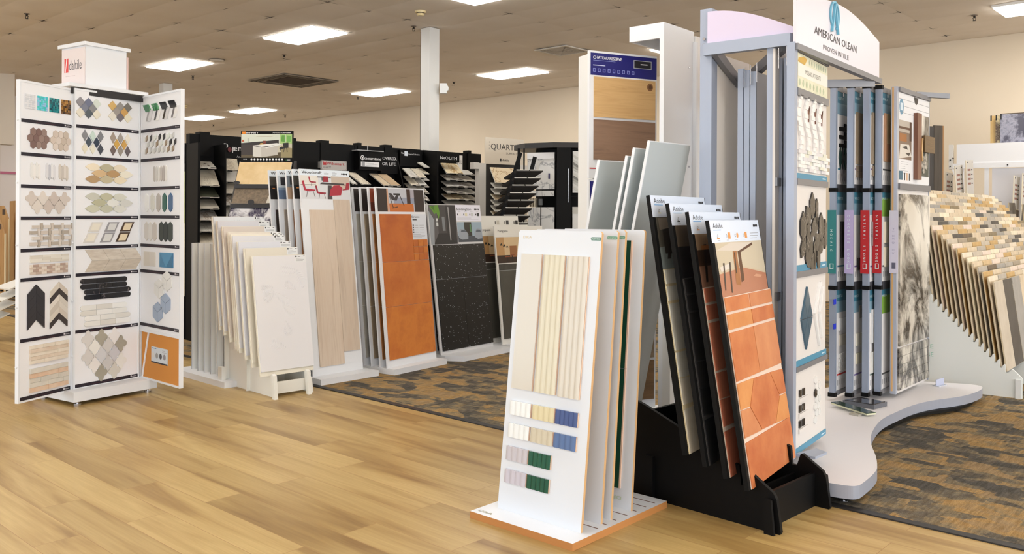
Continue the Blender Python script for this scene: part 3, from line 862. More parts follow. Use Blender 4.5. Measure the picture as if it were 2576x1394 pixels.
sheet('mosaic_sheet', cp, [p for p in pol[:n_]], mats([(136, 134, 140), (106, 112, 136), (206, 214, 206), (120, 124, 140), (132, 132, 134), (222, 216, 200), (84, 92, 100), (226, 220, 204)]), t=0.007)
sheet('mosaic_sheet', cp, [p for p in pol[n_:]], mats([(206, 170, 106), (150, 146, 142), (122, 118, 112), (160, 152, 146), (204, 160, 96), (224, 218, 206), (116, 110, 116), (228, 222, 200)]), t=0.007)
a, b_ = band(cz, 1); c0 = (a + b_) / 2
for cx, cs in ((0.125, [(130, 130, 134), (196, 214, 206), (122, 124, 130), (70, 80, 92), (52, 62, 78), (222, 216, 196), (226, 222, 206), (70, 74, 84)]), (0.345, [(160, 146, 134), (158, 152, 146), (232, 226, 212), (206, 164, 84), (200, 158, 86), (110, 96, 92), (150, 142, 132), (104, 96, 100)])):
    pol = [diamond(cx - 0.06 + 0.06 * i, c0 + 0.048, 0.024, 0.040) for i in range(3)] + [diamond(cx - 0.03 + 0.06 * i, c0 + 0.004, 0.024, 0.038) for i in range(2)] + [diamond(cx - 0.06 + 0.06 * i, c0 - 0.042, 0.024, 0.038) for i in range(3)]
    sheet('mosaic_sheet', cp, pol, mats(cs), t=0.007)
for k, cs in ((2, [(232, 220, 196), (182, 176, 148), (226, 214, 192), (208, 178, 136), (180, 146, 104), (232, 226, 208), (176, 146, 108), (190, 180, 150), (228, 214, 186)]), (3, [(196, 196, 184), (188, 186, 160), (208, 208, 196), (182, 180, 152), (226, 226, 220), (206, 206, 200), (196, 196, 176), (190, 190, 170), (214, 214, 206)])):
    a, b_ = band(cz, k); c0 = (a + b_) / 2
    pol = []
    for j in range(3):
        for i in range(3):
            pol.append(leafp(0.13 + 0.105 * i + (0.05 if j == 1 else 0), c0 + 0.042 - 0.042 * j, 0.062, 0.028))
    sheet('mosaic_sheet', cp, pol, mats(cs), t=0.007)
a, b_ = band(cz, 4); c0 = (a + b_) / 2
for cx, dk, li in ((0.10, (214, 210, 204), (228, 222, 208)), (0.23, (150, 148, 152), (214, 214, 212)), (0.355, (74, 56, 44), (226, 210, 180))):
    mb = MB()
    for j in range(2):
        sh = 0.03 * (1 if j else -0.0)
        zb = c0 - 0.072 + 0.075 * j; xb = cx - 0.045 + 0.035 * j
        mb.prism([(xb, zb), (xb + 0.085, zb), (xb + 0.12, zb + 0.068), (xb + 0.035, zb + 0.068)], -0.005, 0, plain(dk, 0.4))
        mb.prism([(xb + 0.020, zb + 0.010), (xb + 0.079, zb + 0.010), (xb + 0.100, zb + 0.058), (xb + 0.041, zb + 0.058)], -0.007, -0.005, plain(li, 0.4))
    mb.build('mosaic_sheet', cp)
a, b_ = band(cz, 5); c0 = (a + b_) / 2; wd1 = mott((190, 178, 164), (214, 206, 194), 10, 0.4, (1, 1, 4))
pol = []
for i in range(3):
    x = 0.07 + 0.135 * i
    pol.append([(x + 0.055, c0), (x + 0.19, c0), (x + 0.135, c0 + 0.078), (x, c0 + 0.078)])
    pol.append([(x, c0 - 0.078), (x + 0.135, c0 - 0.078), (x + 0.19, c0), (x + 0.055, c0)])
sheet('mosaic_sheet', cp, pol, [wd1, mott((176, 164, 148), (204, 194, 180), 10, 0.4, (1, 1, 4))], t=0.006)
a, b_ = band(cz, 6)
def scallop(cx, cz_, w, h, rows, mat, parent):
    mb = MB()
    for j in range(rows):
        z = cz_ + h / 2 - h * (j + 1) / rows; hh = h / rows
        x0, x1 = cx - w / 2 + (0.03 if j % 4 in (2, 3) else 0), cx + w / 2 - (0 if j % 4 in (2, 3) else 0.03)
        n = 3
        for i in range(n):
            xa, xb = x0 + (x1 - x0) * i / n, x0 + (x1 - x0) * (i + 1) / n
            pts = [(xa + 0.001, z + 0.001), (xb - 0.001, z + 0.001), (xb - 0.001, z + hh - 0.001), (xa + 0.001, z + hh - 0.001)]
            if i == 0: pts = [(xa + 0.016, z + 0.001), (xb - 0.001, z + 0.001), (xb - 0.001, z + hh - 0.001), (xa + 0.016, z + hh - 0.001), (xa + 0.004, z + hh * 0.8), (xa, z + hh / 2), (xa + 0.004, z + hh * 0.2)]
            if i == n - 1: pts = [(xa + 0.001, z + 0.001), (xb - 0.016, z + 0.001), (xb - 0.004, z + hh * 0.2), (xb, z + hh / 2), (xb - 0.004, z + hh * 0.8), (xb - 0.016, z + hh - 0.001), (xa + 0.001, z + hh - 0.001)]
            mb.prism(pts, -0.007, -0.0005, mat[(i + j) % len(mat)])
    mb.build('mosaic_sheet', parent)
scallop(0.235, 0.672, 0.40, 0.150, 4, [marble((24, 22, 24), (120, 110, 110), 4, 0.2, 0.008), plain((20, 18, 20), 0.2)], cp)
scallop(0.235, 0.487, 0.40, 0.150, 4, mats([(226, 226, 222), (216, 214, 208), (232, 232, 230)]), cp)
pol = []
for (i, j) in ((0, 0), (2, 0), (4, 0), (1, 1), (3, 1), (5, 1), (2, 2), (4, 2), (0, 2), (1, 3), (3, 3), (5, 3), (2, 4), (4, 4)):
    pol.append(arab(0.095 + 0.052 * i, 0.325 - 0.062 * j, 0.050, 0.062))
sheet('mosaic_sheet', cp, pol[:14], mats([(214, 212, 210), (168, 164, 150), (228, 226, 226), (232, 232, 228), (206, 204, 202), (162, 158, 146), (206, 208, 212), (198, 198, 204), (210, 208, 206), (230, 228, 226), (198, 198, 198), (226, 226, 222), (160, 156, 142), (206, 204, 196)]), t=0.006)

# left wing
lp = wing_mesh(t, (0, 0, 0), 0, 0.42, H_, 'left_wing')
lp.location = (-0.275 - 0.405, -0.052 - 0.10, Z0 - 0.005); lp.rotation_euler = (0, 0, R(16.5))
lz = [1.800, 1.585, 1.378, 1.172, 0.964, 0.775, 0.385, 0.012]
strips(lp, 0.42, lz)
a, b_ = band(lz, 0); c0 = (a + b_) / 2
for i, cs in enumerate(([(216, 218, 222), (222, 222, 226), (206, 210, 216)], TEALC, [(18, 96, 104), (28, 130, 138), (14, 70, 84), (50, 150, 150)], [(96, 66, 30), (150, 104, 44), (52, 38, 24), (176, 130, 66), (120, 84, 50)])):
    x0 = 0.03 + 0.10 * i; r2 = random.Random(i); ms = mats(cs, 0.15)
    pol = grid_tiles(x0, x0 + 0.082, c0 - 0.05, c0 + 0.045, 6, 7); r2.shuffle(pol)
    sheet('mosaic_sheet', lp, pol, ms, t=0.005, gap=0.0005)
a, b_ = band(lz, 1); c0 = (a + b_) / 2
for cx, cs in ((0.14, [(132, 108, 100), (120, 94, 88), (146, 124, 116)]), (0.325, [(206, 192, 180), (214, 202, 192), (196, 182, 168)])):
    pol = []
    for j in range(3):
        for i in range(3 if j != 1 else 4):
            pol.append(hexpts(cx - 0.044 + 0.044 * i - (0.022 if j == 1 else 0), c0 + 0.042 - 0.042 * j, 0.025, 0.028))
    sheet('mosaic_sheet', lp, pol, mats(cs), t=0.006)
a, b_ = band(lz, 2); c0 = (a + b_) / 2
for cx, cs in ((0.115, [(226, 226, 224), (232, 230, 228)]), (0.24, [(218, 218, 222), (190, 192, 200), (226, 226, 228)]), (0.35, [(208, 200, 190), (196, 188, 180), (216, 208, 200)])):
    sheet('mosaic_sheet', lp, [picket(cx - 0.030 + 0.02 * i, c0 - (0.006 if i % 2 else -0.004), 0.0100, 0.052, 0.012) for i in range(4)], mats(cs), t=0.006)
a, b_ = band(lz, 3); c0 = (a + b_) / 2
pol = [leafp(0, 0, 1, 1)] * 0
for i in range(4):
    pol.append(arab(0.085 + 0.092 * i, c0 + 0.026, 0.050, 0.050))
for i in range(3):
    pol.append(arab(0.131 + 0.092 * i, c0 - 0.026, 0.050, 0.050))
sheet('mosaic_sheet', lp, pol, mats([(206, 196, 188), (216, 208, 200), (200, 188, 180)]), t=0.006)
a, b_ = band(lz, 4); c0 = (a + b_) / 2
pol = []
for j in range(4):
    for i in range(4):
        x = 0.07 + 0.088 * i + (0.02 if j % 2 else 0); z = c0 - 0.075 + 0.037 * j
        pol.append([(x, z), (x + 0.062, z), (x + 0.062, z + 0.022), (x, z + 0.022)]); pol.append([(x + 0.065, z - 0.010), (x + 0.085, z - 0.010), (x + 0.085, z + 0.036), (x + 0.065, z + 0.036)])
sheet('mosaic_sheet', lp, pol, mats([(202, 192, 182), (176, 166, 154), (214, 206, 198)]), t=0.008)
a, b_ = band(lz, 5); c0 = (a + b_) / 2
sheet('mosaic_sheet', lp, grid_tiles(0.075, 0.40, c0 + 0.012, c0 + 0.06, 2, 4, 0.4), mats([(226, 222, 212), (214, 208, 196)]), t=0.007)
sheet('mosaic_sheet', lp, grid_tiles(0.075, 0.39, c0 - 0.065, c0 + 0.0, 7, 4, 0.5), mats([(206, 190, 176), (186, 166, 152), (226, 216, 204), (176, 152, 138), (214, 200, 188)]), t=0.007)
a, b_ = band(lz, 6); c0 = (a + b_) / 2
def chevsheet(cx, c0, w, h, n, ms, parent, label=None):
    pol = []; s_ = h / (n + 0.5)
    for i in range(n):
        zt = c0 + h / 2 - s_ * i; d = 0.062
        pol.append([(cx, zt - s_), (cx, zt), (cx - w / 2, zt - d), (cx - w / 2, zt - s_ - d)])
        pol.append([(cx, zt - s_), (cx + w / 2, zt - s_ - d), (cx + w / 2, zt - d), (cx, zt)])
    sheet('mosaic_sheet', parent, pol, ms, t=0.007)
chevsheet(0.125, c0 + 0.03, 0.14, 0.26, 4, [plain((46, 44, 48), 0.3), plain((40, 38, 42), 0.3)], lp)
chevsheet(0.315, c0 + 0.03, 0.15, 0.27, 6, mats([(214, 206, 194), (206, 196, 184), (56, 48, 46), (60, 52, 48), (222, 216, 206), (210, 204, 194), (200, 192, 180), (214, 208, 198)]), lp)
ledge = [mott((218, 208, 192), (232, 224, 210), 14, 0.7), mott((206, 186, 166), (226, 214, 198), 14, 0.7)]
mb = MB(); r2 = random.Random(9)
for zlo, zhi, mm in ((0.225, 0.345, ledge), (0.04, 0.195, [mott((200, 198, 190), (214, 206, 192), 12, 0.7), mott((212, 178, 150), (222, 200, 178), 12, 0.7), mott((218, 214, 202), (206, 202, 194), 12, 0.7)])):
    nr = 5
    for j in range(nr):
        x = 0.075; z = zlo + (zhi - zlo) * j / nr
        while x < 0.385:
            L = r2.uniform(0.07, 0.16); x2 = min(0.395, x + L)
            mb.box(x, x2 - 0.001, -0.008 - r2.uniform(0, 0.010), -0.0005, z, z + (zhi - zlo) / nr - 0.001, mm[(j + (zlo < .1)) % len(mm)]); x = x2
mb.build('ledger_stone', lp)

# right wing with the open cork frame at its foot
rp = wing_mesh(t, (0, 0, 0), 0, 0.60, H_, 'right_wing', bottom_open=True)
rp.location = (0.275, -0.030, Z0 + 0.005); rp.rotation_euler = (0, 0, R(-99.6 + 0))
rp.location = tuple(Vector((0.265, -0.02, Z0 + 0.005)))
RW = 0.60
rz = [1.800, 1.585, 1.378, 1.172, 0.964, 0.775, 0.385]
strips(rp, RW, rz)
MB().box(0, RW, -0.004, 0.018, 0.33, 0.352, WHITE).build('cross_rail', rp)
ck = MB(); ck.box(0.01, RW - 0.01, 0.006, 0.012, 0.0, 0.33, plain((206, 138, 62), 0.8)); ck.build('cork_back', rp)
ck = MB(); ck.box(0.17, 0.42, 0.003, 0.0055, 0.12, 0.235, plain((206, 214, 222), 0.4))
for i in range(4):
    ck.poly([(0.20 + i * 0.058 + 0.021 * math.cos(R(a_)), 0.175 + 0.021 * math.sin(R(a_))) for a_ in range(0, 360, 30)], 0.0026, plain([(214, 212, 208), (150, 150, 150), (60, 60, 66), (140, 136, 140)][i], 0.4))
ck.rect(0.17, 0.42, 0.12, 0.130, 0.0026, LAB); ck.rect(0.18, 0.25, 0.222, 0.227, 0.0026, plain((60, 130, 180), 0.5)); small_print(ck, 0.34, 0.41, 0.20, 0.225, 0.0026, 2)
ck.build('info_card', rp)
MB().bar((0.03, 0.001, 0.0), (0.13, 0.001, 0.33), 0.012, 0.008, WHITE).build('diagonal_trim', rp)
a, b_ = band(rz, 0); c0 = (a + b_) / 2
def para(cx, c, w, h, sk):
    return [(cx - w / 2 - sk, c - h / 2), (cx + w / 2 - sk, c - h / 2), (cx + w / 2 + sk, c + h / 2), (cx - w / 2 + sk, c + h / 2)]
pol = []
for i in range(4):
    pol += [para(0.10 + 0.13 * i, c0 + 0.035, 0.09, 0.055, -0.025), para(0.15 + 0.13 * i, c0 - 0.022, 0.045, 0.085, 0.02), para(0.115 + 0.13 * i, c0 - 0.025, 0.030, 0.07, 0.018)]
sheet('mosaic_sheet', rp, pol, [marble((20, 104, 56), (120, 180, 130), 8, 0.15, 0.03), plain((206, 206, 208), 0.2), plain((150, 148, 150), 0.2), marble((20, 104, 56), (120, 180, 130), 8, 0.15, 0.03), plain((226, 226, 226), 0.2), plain((60, 60, 66), 0.2), plain((28, 28, 32), 0.2), plain((206, 206, 208), 0.2), plain((24, 24, 28), 0.2), plain((24, 24, 28), 0.2), plain((226, 226, 226), 0.2), plain((110, 108, 112), 0.2)], t=0.006)
a, b_ = band(rz, 1); c0 = (a + b_) / 2; pol = []; ms = []
r2 = random.Random(4)
for j in range(3):
    for i in range(7):
        x = 0.08 + 0.068 * i + (0.03 if j % 2 else 0); z = c0 + 0.045 - 0.045 * j
        pol += [para(x - 0.015, z, 0.026, 0.035, 0), [(x, z - 0.02), (x + 0.028, z - 0.004), (x + 0.028, z + 0.03), (x, z + 0.014)]]
        q_ = r2.random()
        ms += [plain((222, 224, 222), 0.2), plain((30, 28, 30) if q_ < .18 else (150, 132, 112) if q_ < .32 else (214, 220, 216) if q_ < .7 else (196, 196, 194), 0.2)]
sheet('mosaic_sheet', rp, pol, ms, t=0.006)
a, b_ = band(rz, 2); c0 = (a + b_) / 2
sheet('mosaic_sheet', rp, [picket(0.22 + 0.036 * i, c0, 0.014, 0.058, 0.014) for i in range(6)], mats([(186, 182, 178), (206, 204, 200), (222, 220, 216), (196, 190, 186), (178, 172, 168), (226, 224, 220)]), t=0.006)
a, b_ = band(rz, 3); c0 = (a + b_) / 2
for i, c in enumerate([(228, 228, 226), (206, 206, 198), (176, 170, 164), (18, 84, 74), (52, 88, 130)]):
    sheet('picket_tile', rp, [picket(0.10 + 0.092 * i, c0, 0.028, 0.068, 0.022)], [plain(c, 0.15)], t=0.006)
a, b_ = band(rz, 4); c0 = (a + b_) / 2
sheet('mosaic_sheet', rp, [picket(0.10 + 0.064 * i, c0, 0.031, 0.070, 0.022) for i in range(3)], mats([(206, 202, 196), (214, 212, 208), (196, 190, 184)]), t=0.006)
sheet('mosaic_sheet', rp, [picket(0.33 + 0.068 * i, c0, 0.033, 0.072, 0.022) for i in range(3)], mats([(34, 46, 44), (28, 38, 38), (44, 54, 50)]), t=0.006)
a, b_ = band(rz, 5); c0 = (a + b_) / 2
sheet('mosaic_sheet', rp, grid_tiles(0.06, 0.245, c0 - 0.055, c0 + 0.05, 2, 1), mats([(208, 204, 196), (212, 208, 202)]), t=0.006)
x0 = 0.31
sheet('mosaic_sheet', rp, [[(x0, c0 - .055), (x0 + .1, c0 - .055), (x0, c0 + .05)], [(x0 + .1, c0 - .055), (x0 + .2, c0 + .05), (x0, c0 + .05)], [(x0 + .1, c0 - .055), (x0 + .2, c0 - .055), (x0 + .2, c0 + .05)]], mats([(62, 124, 164), (74, 138, 178), (54, 112, 150)]), t=0.006)
a, b_ = band(rz, 6); c0 = (a + b_) / 2
pol = []
for cx, cz_, c in ((0.30, 0.66, 0), (0.42, 0.72, 0), (0.40, 0.56, 1), (0.28, 0.49, 1)):
    hp = hexpts(cx, cz_, 0.085, 0.075)
    for k in range(0, 6, 2):
        pol.append(([(cx, cz_), hp[k], hp[(k + 1) % 6], hp[(k + 2) % 6]], c))
mb = MB()
for p, c in pol:
    mb.prism(shrink(p, 0.002), -0.006, -0.0005, plain((226, 226, 224), 0.3) if c == 0 else plain((150, 166, 190), 0.3))
mb.build('mosaic_sheet', rp)

# ---------------------------------------------------------------- white base with blank white boards turned away, between the tower and the leaf boards
FY = 46.0; FP = (-2.02, 6.80, 0.0)
t = thing('board_stand', 'low white base carrying plain white board backs, right of the mosaic tower', 'display stand', FP, FY, group='low white slotted bases')
MB().box(-0.30, 0.30, -0.13, 0.72, 0.0, 0.045, WHITE).build('board_base', t)
xL = -0.175
proto = None
names = ['front', 'second', 'third', 'fourth', 'fifth', 'rearmost']
for k in range(6):
    p = off(FP, FY, 0.03, 0.05 + 0.105 * k, 0.045)
    lab = '%s blank white board back in the fan right of the mosaic tower' % names[k]
    if proto is None:
        proto = thing('display_board', lab, 'display board', p, FY, 0.5, group='blank white board backs')
        MB().box(-0.24, 0.24, 0, 0.012, 0, 1.02, plain((238, 240, 238), 0.5)).build('panel', proto)
        MB().box(-0.24, -0.236, -0.001, 0.013, 0, 1.02, WHITE).build('edge_band', proto); c = proto
    else:
        c = copy_tree(proto)
    c.location = p; c['label'] = lab

# ---------------------------------------------------------------- stepped white rack of nine textured leaf boards
WY = 45.0; WP = Vector((-1.617, 6.306, 0.0))
t = thing('display_rack', 'stepped white rack holding the cascade of leaf relief tile boards', 'display rack', WP, WY)
WD = plain((232, 232, 226), 0.45)
def saw():
    pts = [(-0.075, 0.0), (0.62, 0.0), (0.62, 0.44)]
    for k in range(10):
        y = 0.55 - 0.062 * k; z = 0.425 - 0.031 * k
        pts += [(y, z), (y - 0.004, z - 0.022), (y - 0.022, z - 0.022)]
    pts += [(-0.055, 0.10)]
    return pts
for x in (-0.135, 0.155):
    MB().side(saw(), x, x + 0.014, WD).build('side_panel', t)
MB().box(-0.10, 0.155, -0.03, -0.018, 0.02, 0.105, WD).build('front_panel', t)
for x in (-0.172, 0.10):
    MB().side([(-0.12, 0), (-0.09, 0), (-0.06, 0.16), (-0.075, 0.175), (-0.10, 0.165)], x, x + 0.028, WD).build('front_foot', t)
MB().box(-0.165, 0.185, 0.622, 0.636, 0.0, 0.42, WD).build('rear_panel', t)
MB().box(-0.205, -0.170, 0.60, 0.66, 0.0, 0.14, WD).build('rear_foot', t)
MB().box(-0.16, 0.17, 0.30, 0.312, 0.0, 0.28, WD).build('cross_panel', t)

def leaf_relief(w, h, seed, tone):
    """tile face with pressed leaf fronds"""
    mb = MB(); m = plain(tone, 0.42)
    mb.box(-w / 2 + 0.006, w / 2, -0.010, 0, 0.032, h, m)
    r_ = random.Random(seed)
    for q_ in range(9):
        cx, cz_ = r_.uniform(-w * .36, w * .38), r_.uniform(0.12, h - 0.1); a0 = r_.uniform(0, 2 * math.pi); L = r_.uniform(0.09, 0.15)
        d = Vector((math.cos(a0), math.sin(a0))); n_ = Vector((-d.y, d.x))
        for k in range(9):
            for s_ in (-1, 1):
                b0 = Vector((cx, cz_)) + d * (L * k / 9); l_ = 0.055 * math.sin(math.pi * (k + 1) / 10.5)
                e = b0 + (n_ * s_ * 0.8 + d * 0.6) * l_
                wv = Vector((-(e - b0).y, (e - b0).x)).normalized() * 0.0028
                pts = [b0 - wv, e, b0 + wv]
                ok = all(-w / 2 + 0.01 < p.x < w / 2 - 0.004 and 0.04 < p.y < h - 0.004 for p in pts)
                if ok:
                    mid = (b0 + e) / 2
                    mb.add([(pts[0].x, -0.0101, pts[0].y), (pts[1].x, -0.0101, pts[1].y), (pts[2].x, -0.0101, pts[2].y), (mid.x, -0.0135, mid.y)], [(0, 1, 3), (1, 2, 3), (2, 0, 3)], m)
    return mb
tt = [0.0, .19, .35, .50, .545, .59, .735, .88, 1.0]
sv = Vector((-0.405, 0.345, 0.283))
tones = [(226, 226, 230), (224, 218, 204), (218, 220, 228), (222, 222, 226), (226, 220, 206), (220, 212, 200), (216, 206, 196), (214, 214, 220), (222, 226, 230)]
ords = ['front', 'second', 'third', 'fourth', 'fifth', 'sixth', 'seventh', 'eighth', 'rearmost']
for k in range(9):
    p = WP + Vector((0, 0, 0.15)) + sv * tt[k]
    b = thing('display_board', '%s board of the stepped white rack, %s with pressed leaf pattern' % (ords[k], 'cream' if tones[k][0] - tones[k][2] > 8 else 'pale'), 'display board', p, WY, 8.8, 'leaf relief boards in the stepped rack')
    MB().box(-0.217, 0.217, 0.0, 0.014, 0.0, 0.858, plain((230, 226, 212), 0.5)).build('panel', b)
    leaf_relief(0.434, 0.855, k, tones[k]).build('tile', b)
    q = MB(); q.rect(0.125, 0.217, 0.80, 0.855, -0.0103, plain((228, 230, 232), 0.4))
    q.rect(0.13, 0.141, 0.84, 0.851, -0.0106, INK); q.rect(0.150, 0.172, 0.843, 0.847, -0.0106, INK); q.rect(0.196, 0.21, 0.845, 0.849, -0.0106, INK)
    small_print(q, 0.135, 0.21, 0.808, 0.835, -0.0106, 3, seed=k)
    q.build('label', b)
MB().box(-0.24, -0.217, 0, 0.01, 0, 0.01, WD)

# ---------------------------------------------------------------- plank look boards
CY = 48.3; CP = (-1.363, 6.892, 0.0)
t = thing('board_stand', 'low white base under the wood plank boards with the red chair picture', 'display stand', CP, CY, group='low white slotted bases')
MB().box(-0.27, 0.29, -0.14, 0.62, 0.0, 0.05, WHITE).build('board_base', t)
def wc_board(dy, dx, label, plank1, plank2, pic, full):
    p = off(CP, CY, dx, dy, 0.05)
    b = thing('display_board', label, 'display board', p, CY, 7.0, 'wood plank look boards on the white base')
    w, h = 0.485, 1.621
    MB().box(-w / 2, w / 2, 0, 0.014, 0, h, WHITE).build('panel', b)
    q = MB(); q.rect(-w / 2, w / 2, h - 0.05, h, -0.0003, plain((226, 236, 246), 0.4))
    q.text('Woodcraft', -w / 2 + 0.02, h - 0.036, 0.034, -0.0006, INK, width=0.19, bold=0.0012)
    for i in range(4):
        q.poly([(w / 2 - 0.075 + i * 0.016 + 0.008 * math.cos(R(a_)), h - 0.028 + 0.008 * math.sin(R(a_))) for a_ in range(0, 360, 45)], -0.0006, INK)
    if full:
        small_print(q, -0.01, 0.04, h - 0.04, h - 0.012, -0.0006, 3); small_print(q, 0.07, 0.12, h - 0.042, h - 0.012, -0.0006, 4)
    q.build('header_card', b)
    f = MB(); picture(f, -w / 2 + 0.004, h - 0.238, w - 0.008, 0.188, -0.0003, pic); f.build('photo_print', b)
    if full:
        MB().box(-0.175, 0.06, -0.009, 0, 0.065, h - 0.325, plank1).build('plank', b)
        MB().box(0.062, w / 2 - 0.02, -0.009, 0, 0.16, h - 0.24, plank2).build('plank', b)
    else:
        MB().box(-0.200, 0.0, -0.009, 0, 0.10, h - 0.325, plank1).build('plank', b)
        MB().box(0.002, w / 2 - 0.02, -0.009, 0, 0.10, h - 0.325, plank2).build('plank', b)
    return b
redch = [((214, 216, 220), U(0, 0, 1, 1)), ((226, 222, 214), U(0, .55, .35, 1)), ((196, 182, 168), [(.62, .35), (1, .5), (1, 1), (.62, 1)]), ((90, 88, 90), U(0, .60, .3, .615)),
         ((70, 60, 62), [(.52, .0), (.62, .0), (.62, .6), (.54, .6)]), ((62, 54, 56), [(.38, .64), (.90, .62), (.88, .70), (.42, .72)]), ((90, 90, 92), U(.42, .80, .5, .95)), ((90, 90, 92), [(.32, .92), (.62, .92), (.6, .97), (.34, .97)])] + \
    chair_pic((172, 36, 58), .17, .08, .52) + chair_pic((150, 30, 50), .40, .02, .42) + chair_pic((160, 32, 54), .24, .55, .30)
redch += [((168, 34, 56), [(.56, .14), (.80, .18), (.84, .50), (.78, .62), (.66, .60), (.58, .40)]), ((150, 28, 46), [(.44, .74), (.56, .74), (.55, .98), (.46, .98)]), ((160, 30, 50), [(.84, .40), (.98, .44), (1.0, .72), (.93, .74), (.90, .46), (.84, .44)])]
pica = [((128, 150, 176), U(0, 0, 1, 1)), ((196, 206, 214), U(0, .5, 1, 1)), ((40, 40, 46), U(.05, .6, .16, .95)), ((60, 66, 74), U(.25, .2, .27, 1)), ((90, 110, 140), U(0, 0, .2, .4))]
picb = [((24, 22, 24), U(0, 0, 1, 1)), ((70, 66, 60), U(0, .6, .3, 1)), ((200, 130, 70), U(.05, .45, .10, .5)), ((180, 160, 140), U(.6, .5, .8, .9))]
picc = [((176, 150, 126), U(0, 0, 1, 1)), ((120, 130, 140), U(0, .5, .5, 1)), ((50, 50, 54), U(.06, .62, .14, .95))]
bw = wood((196, 176, 156), (212, 196, 178), 3, 0.5, 'z', (206, 186, 166))
wc_board(0.0, 0.0, 'front wood plank board with the red chair picture and pale oak planks', bw, wood((190, 172, 154), (206, 190, 172), 3, 0.5, 'z', (200, 180, 160)), redch, True)
wb = [(wood((150, 100, 62), (176, 124, 80), 3, 0.5, 'z'), picb, 'reddish brown planks, just behind the red chair board'), (wood((118, 84, 58), (150, 108, 76), 3, 0.5, 'z'), picc, 'brown planks, third of the wood plank boards'),
      (wood((150, 138, 126), (176, 164, 152), 3, 0.5, 'z'), pica, 'greyish planks and a blue room picture'), (wood((40, 30, 26), (60, 46, 40), 3, 0.5, 'z'), picb, 'near black planks, rearmost of the wood plank boards')]
for k, (m_, pc, lb) in enumerate(wb):
    wc_board([.095, .185, .31, .43][k], 0.0, 'board with ' + lb, m_, m_, pc, False)

# ---------------------------------------------------------------- orange stone look boards
EY = 55.0; EP = (-0.831, 7.372, 0.0)
t = thing('board_stand', 'low white base under the orange stone look tile boards', 'display stand', EP, EY, group='low white slotted bases')
MB().box(-0.335, 0.33, -0.10, 0.55, 0.0, 0.05, WHITE).build('board_base', t)
def et_board(dy, label, stone, pic, front):
    p = off(EP, 57.16, 0, dy, 0.05)
    b = thing('display_board', label, 'display board', p, 57.16, 5.8, 'stone look boards with the hammock chair picture')
    w, h = 0.645, 1.488
    MB().box(-w / 2, w / 2, 0, 0.014, 0, h, WHITE).build('panel', b)
    f = MB(); picture(f, -w / 2 + 0.018, h - 0.205, w - 0.03, 0.195, -0.0003, pic); f.build('photo_print', b)
    x0, x1 = -w / 2 + 0.03, w / 2 - 0.012
    nm = [(0.06, 0.49), (0.492, 0.86), (0.862, 1.262)]
    for k, (za, zb) in enumerate(nm):
        xe = x1 if k < 2 else x1 - 0.20
        MB().box(x0, xe, -0.009, 0, za, zb, stone[k % len(stone)]).build('tile', b)
    g = MB(); g.box(x1 - 0.198, x1, -0.004, 0, 0.862, 1.042, plain((196, 150, 116), 0.7))
    for i in range(3):
        for j in range(3):
            g.box(x1 - 0.196 + 0.066 * i, x1 - 0.134 + 0.066 * i, -0.009, -0.004, 0.866 + 0.059 * j, 0.921 + 0.059 * j, stone[(i + j) % len(stone)])
    g.build('mosaic_sheet', b)
    q = MB(); q.box(x1 - 0.198, x1 + 0.002, -0.003, 0, 1.045, 1.262, plain((214, 220, 230), 0.4))
    if front:
        q.text('Etrusco', x1 - 0.188, 1.232, 0.024, -0.0034, INK, width=0.105, bold=0.001)
        for i in range(4):
            q.poly([(x1 - 0.174 + i * 0.014 + 0.007 * math.cos(R(a_)), 1.215 + 0.007 * math.sin(R(a_))) for a_ in range(0, 360, 45)], -0.0034, INK)
            q.rect(x1 - 0.184, x1 - 0.168, 1.16 - i * 0.02, 1.172 - i * 0.02, -0.0034, plain((60, 62, 70), 0.5))
            q.rect(x1 - 0.158, x1 - 0.11, 1.164 - i * 0.02, 1.167 - i * 0.02, -0.0034, GREY_INK); q.rect(x1 - 0.09, x1 - 0.03, 1.164 - i * 0.02, 1.167 - i * 0.02, -0.0034, GREY_INK)
        small_print(q, x1 - 0.184, x1 - 0.01, 1.055, 1.088, -0.0034, 4)
    q.build('info_card', b)
hamm = [((44, 32, 30), U(0, 0, 1, 1)), ((190, 194, 204), U(.22, 0, .78, 1)), ((150, 156, 176), U(.34, .36, .78, .62)), ((196, 110, 46), [(.24, 0), (.76, 0), (.76, .36), (.24, .36)]), ((56, 30, 22), U(.62, .36, .70, 1)),
        ((206, 160, 130), U(.20, 0, .23, 1)), ((50, 46, 54), [(.24, .80), (.30, .50), (.40, .48), (.46, .74), (.44, .82), (.36, .62), (.30, .80)]), ((40, 36, 40), U(.34, .72, .48, .80)),
        ((50, 40, 38), [(.25, .68), (.262, .68), (.33, .16), (.315, .16)]), ((50, 40, 38), [(.46, .74), (.475, .74), (.56, .26), (.55, .24)]), ((70, 44, 30), [(.30, .14), (.42, .2), (.41, .23), (.30, .17)]), ((170, 166, 176), U(.70, .62, .78, 1))]
dkp = [((36, 26, 24), U(0, 0, 1, 1)), ((70, 50, 40), U(.3, 0, .5, .5)), ((150, 120, 100), U(.5, .3, .7, .9))]
rdp = [((96, 40, 22), U(0, 0, 1, 1)), ((140, 60, 30), U(.0, .4, .2, 1))]
orange = [mott((182, 96, 36), (206, 124, 50), 3, 0.55, c3=(170, 86, 34)), mott((176, 92, 34), (204, 122, 52), 4, 0.55), mott((168, 84, 34), (198, 112, 46), 3.4, 0.55)]
et_board(0.0, 'front stone look board with three large orange tiles and a hammock chair picture', orange, hamm, True)
et_board(0.076, 'rusty brown stone look board directly behind the orange one', [mott((120, 78, 40), (164, 104, 48), 5, 0.5)], rdp, False)
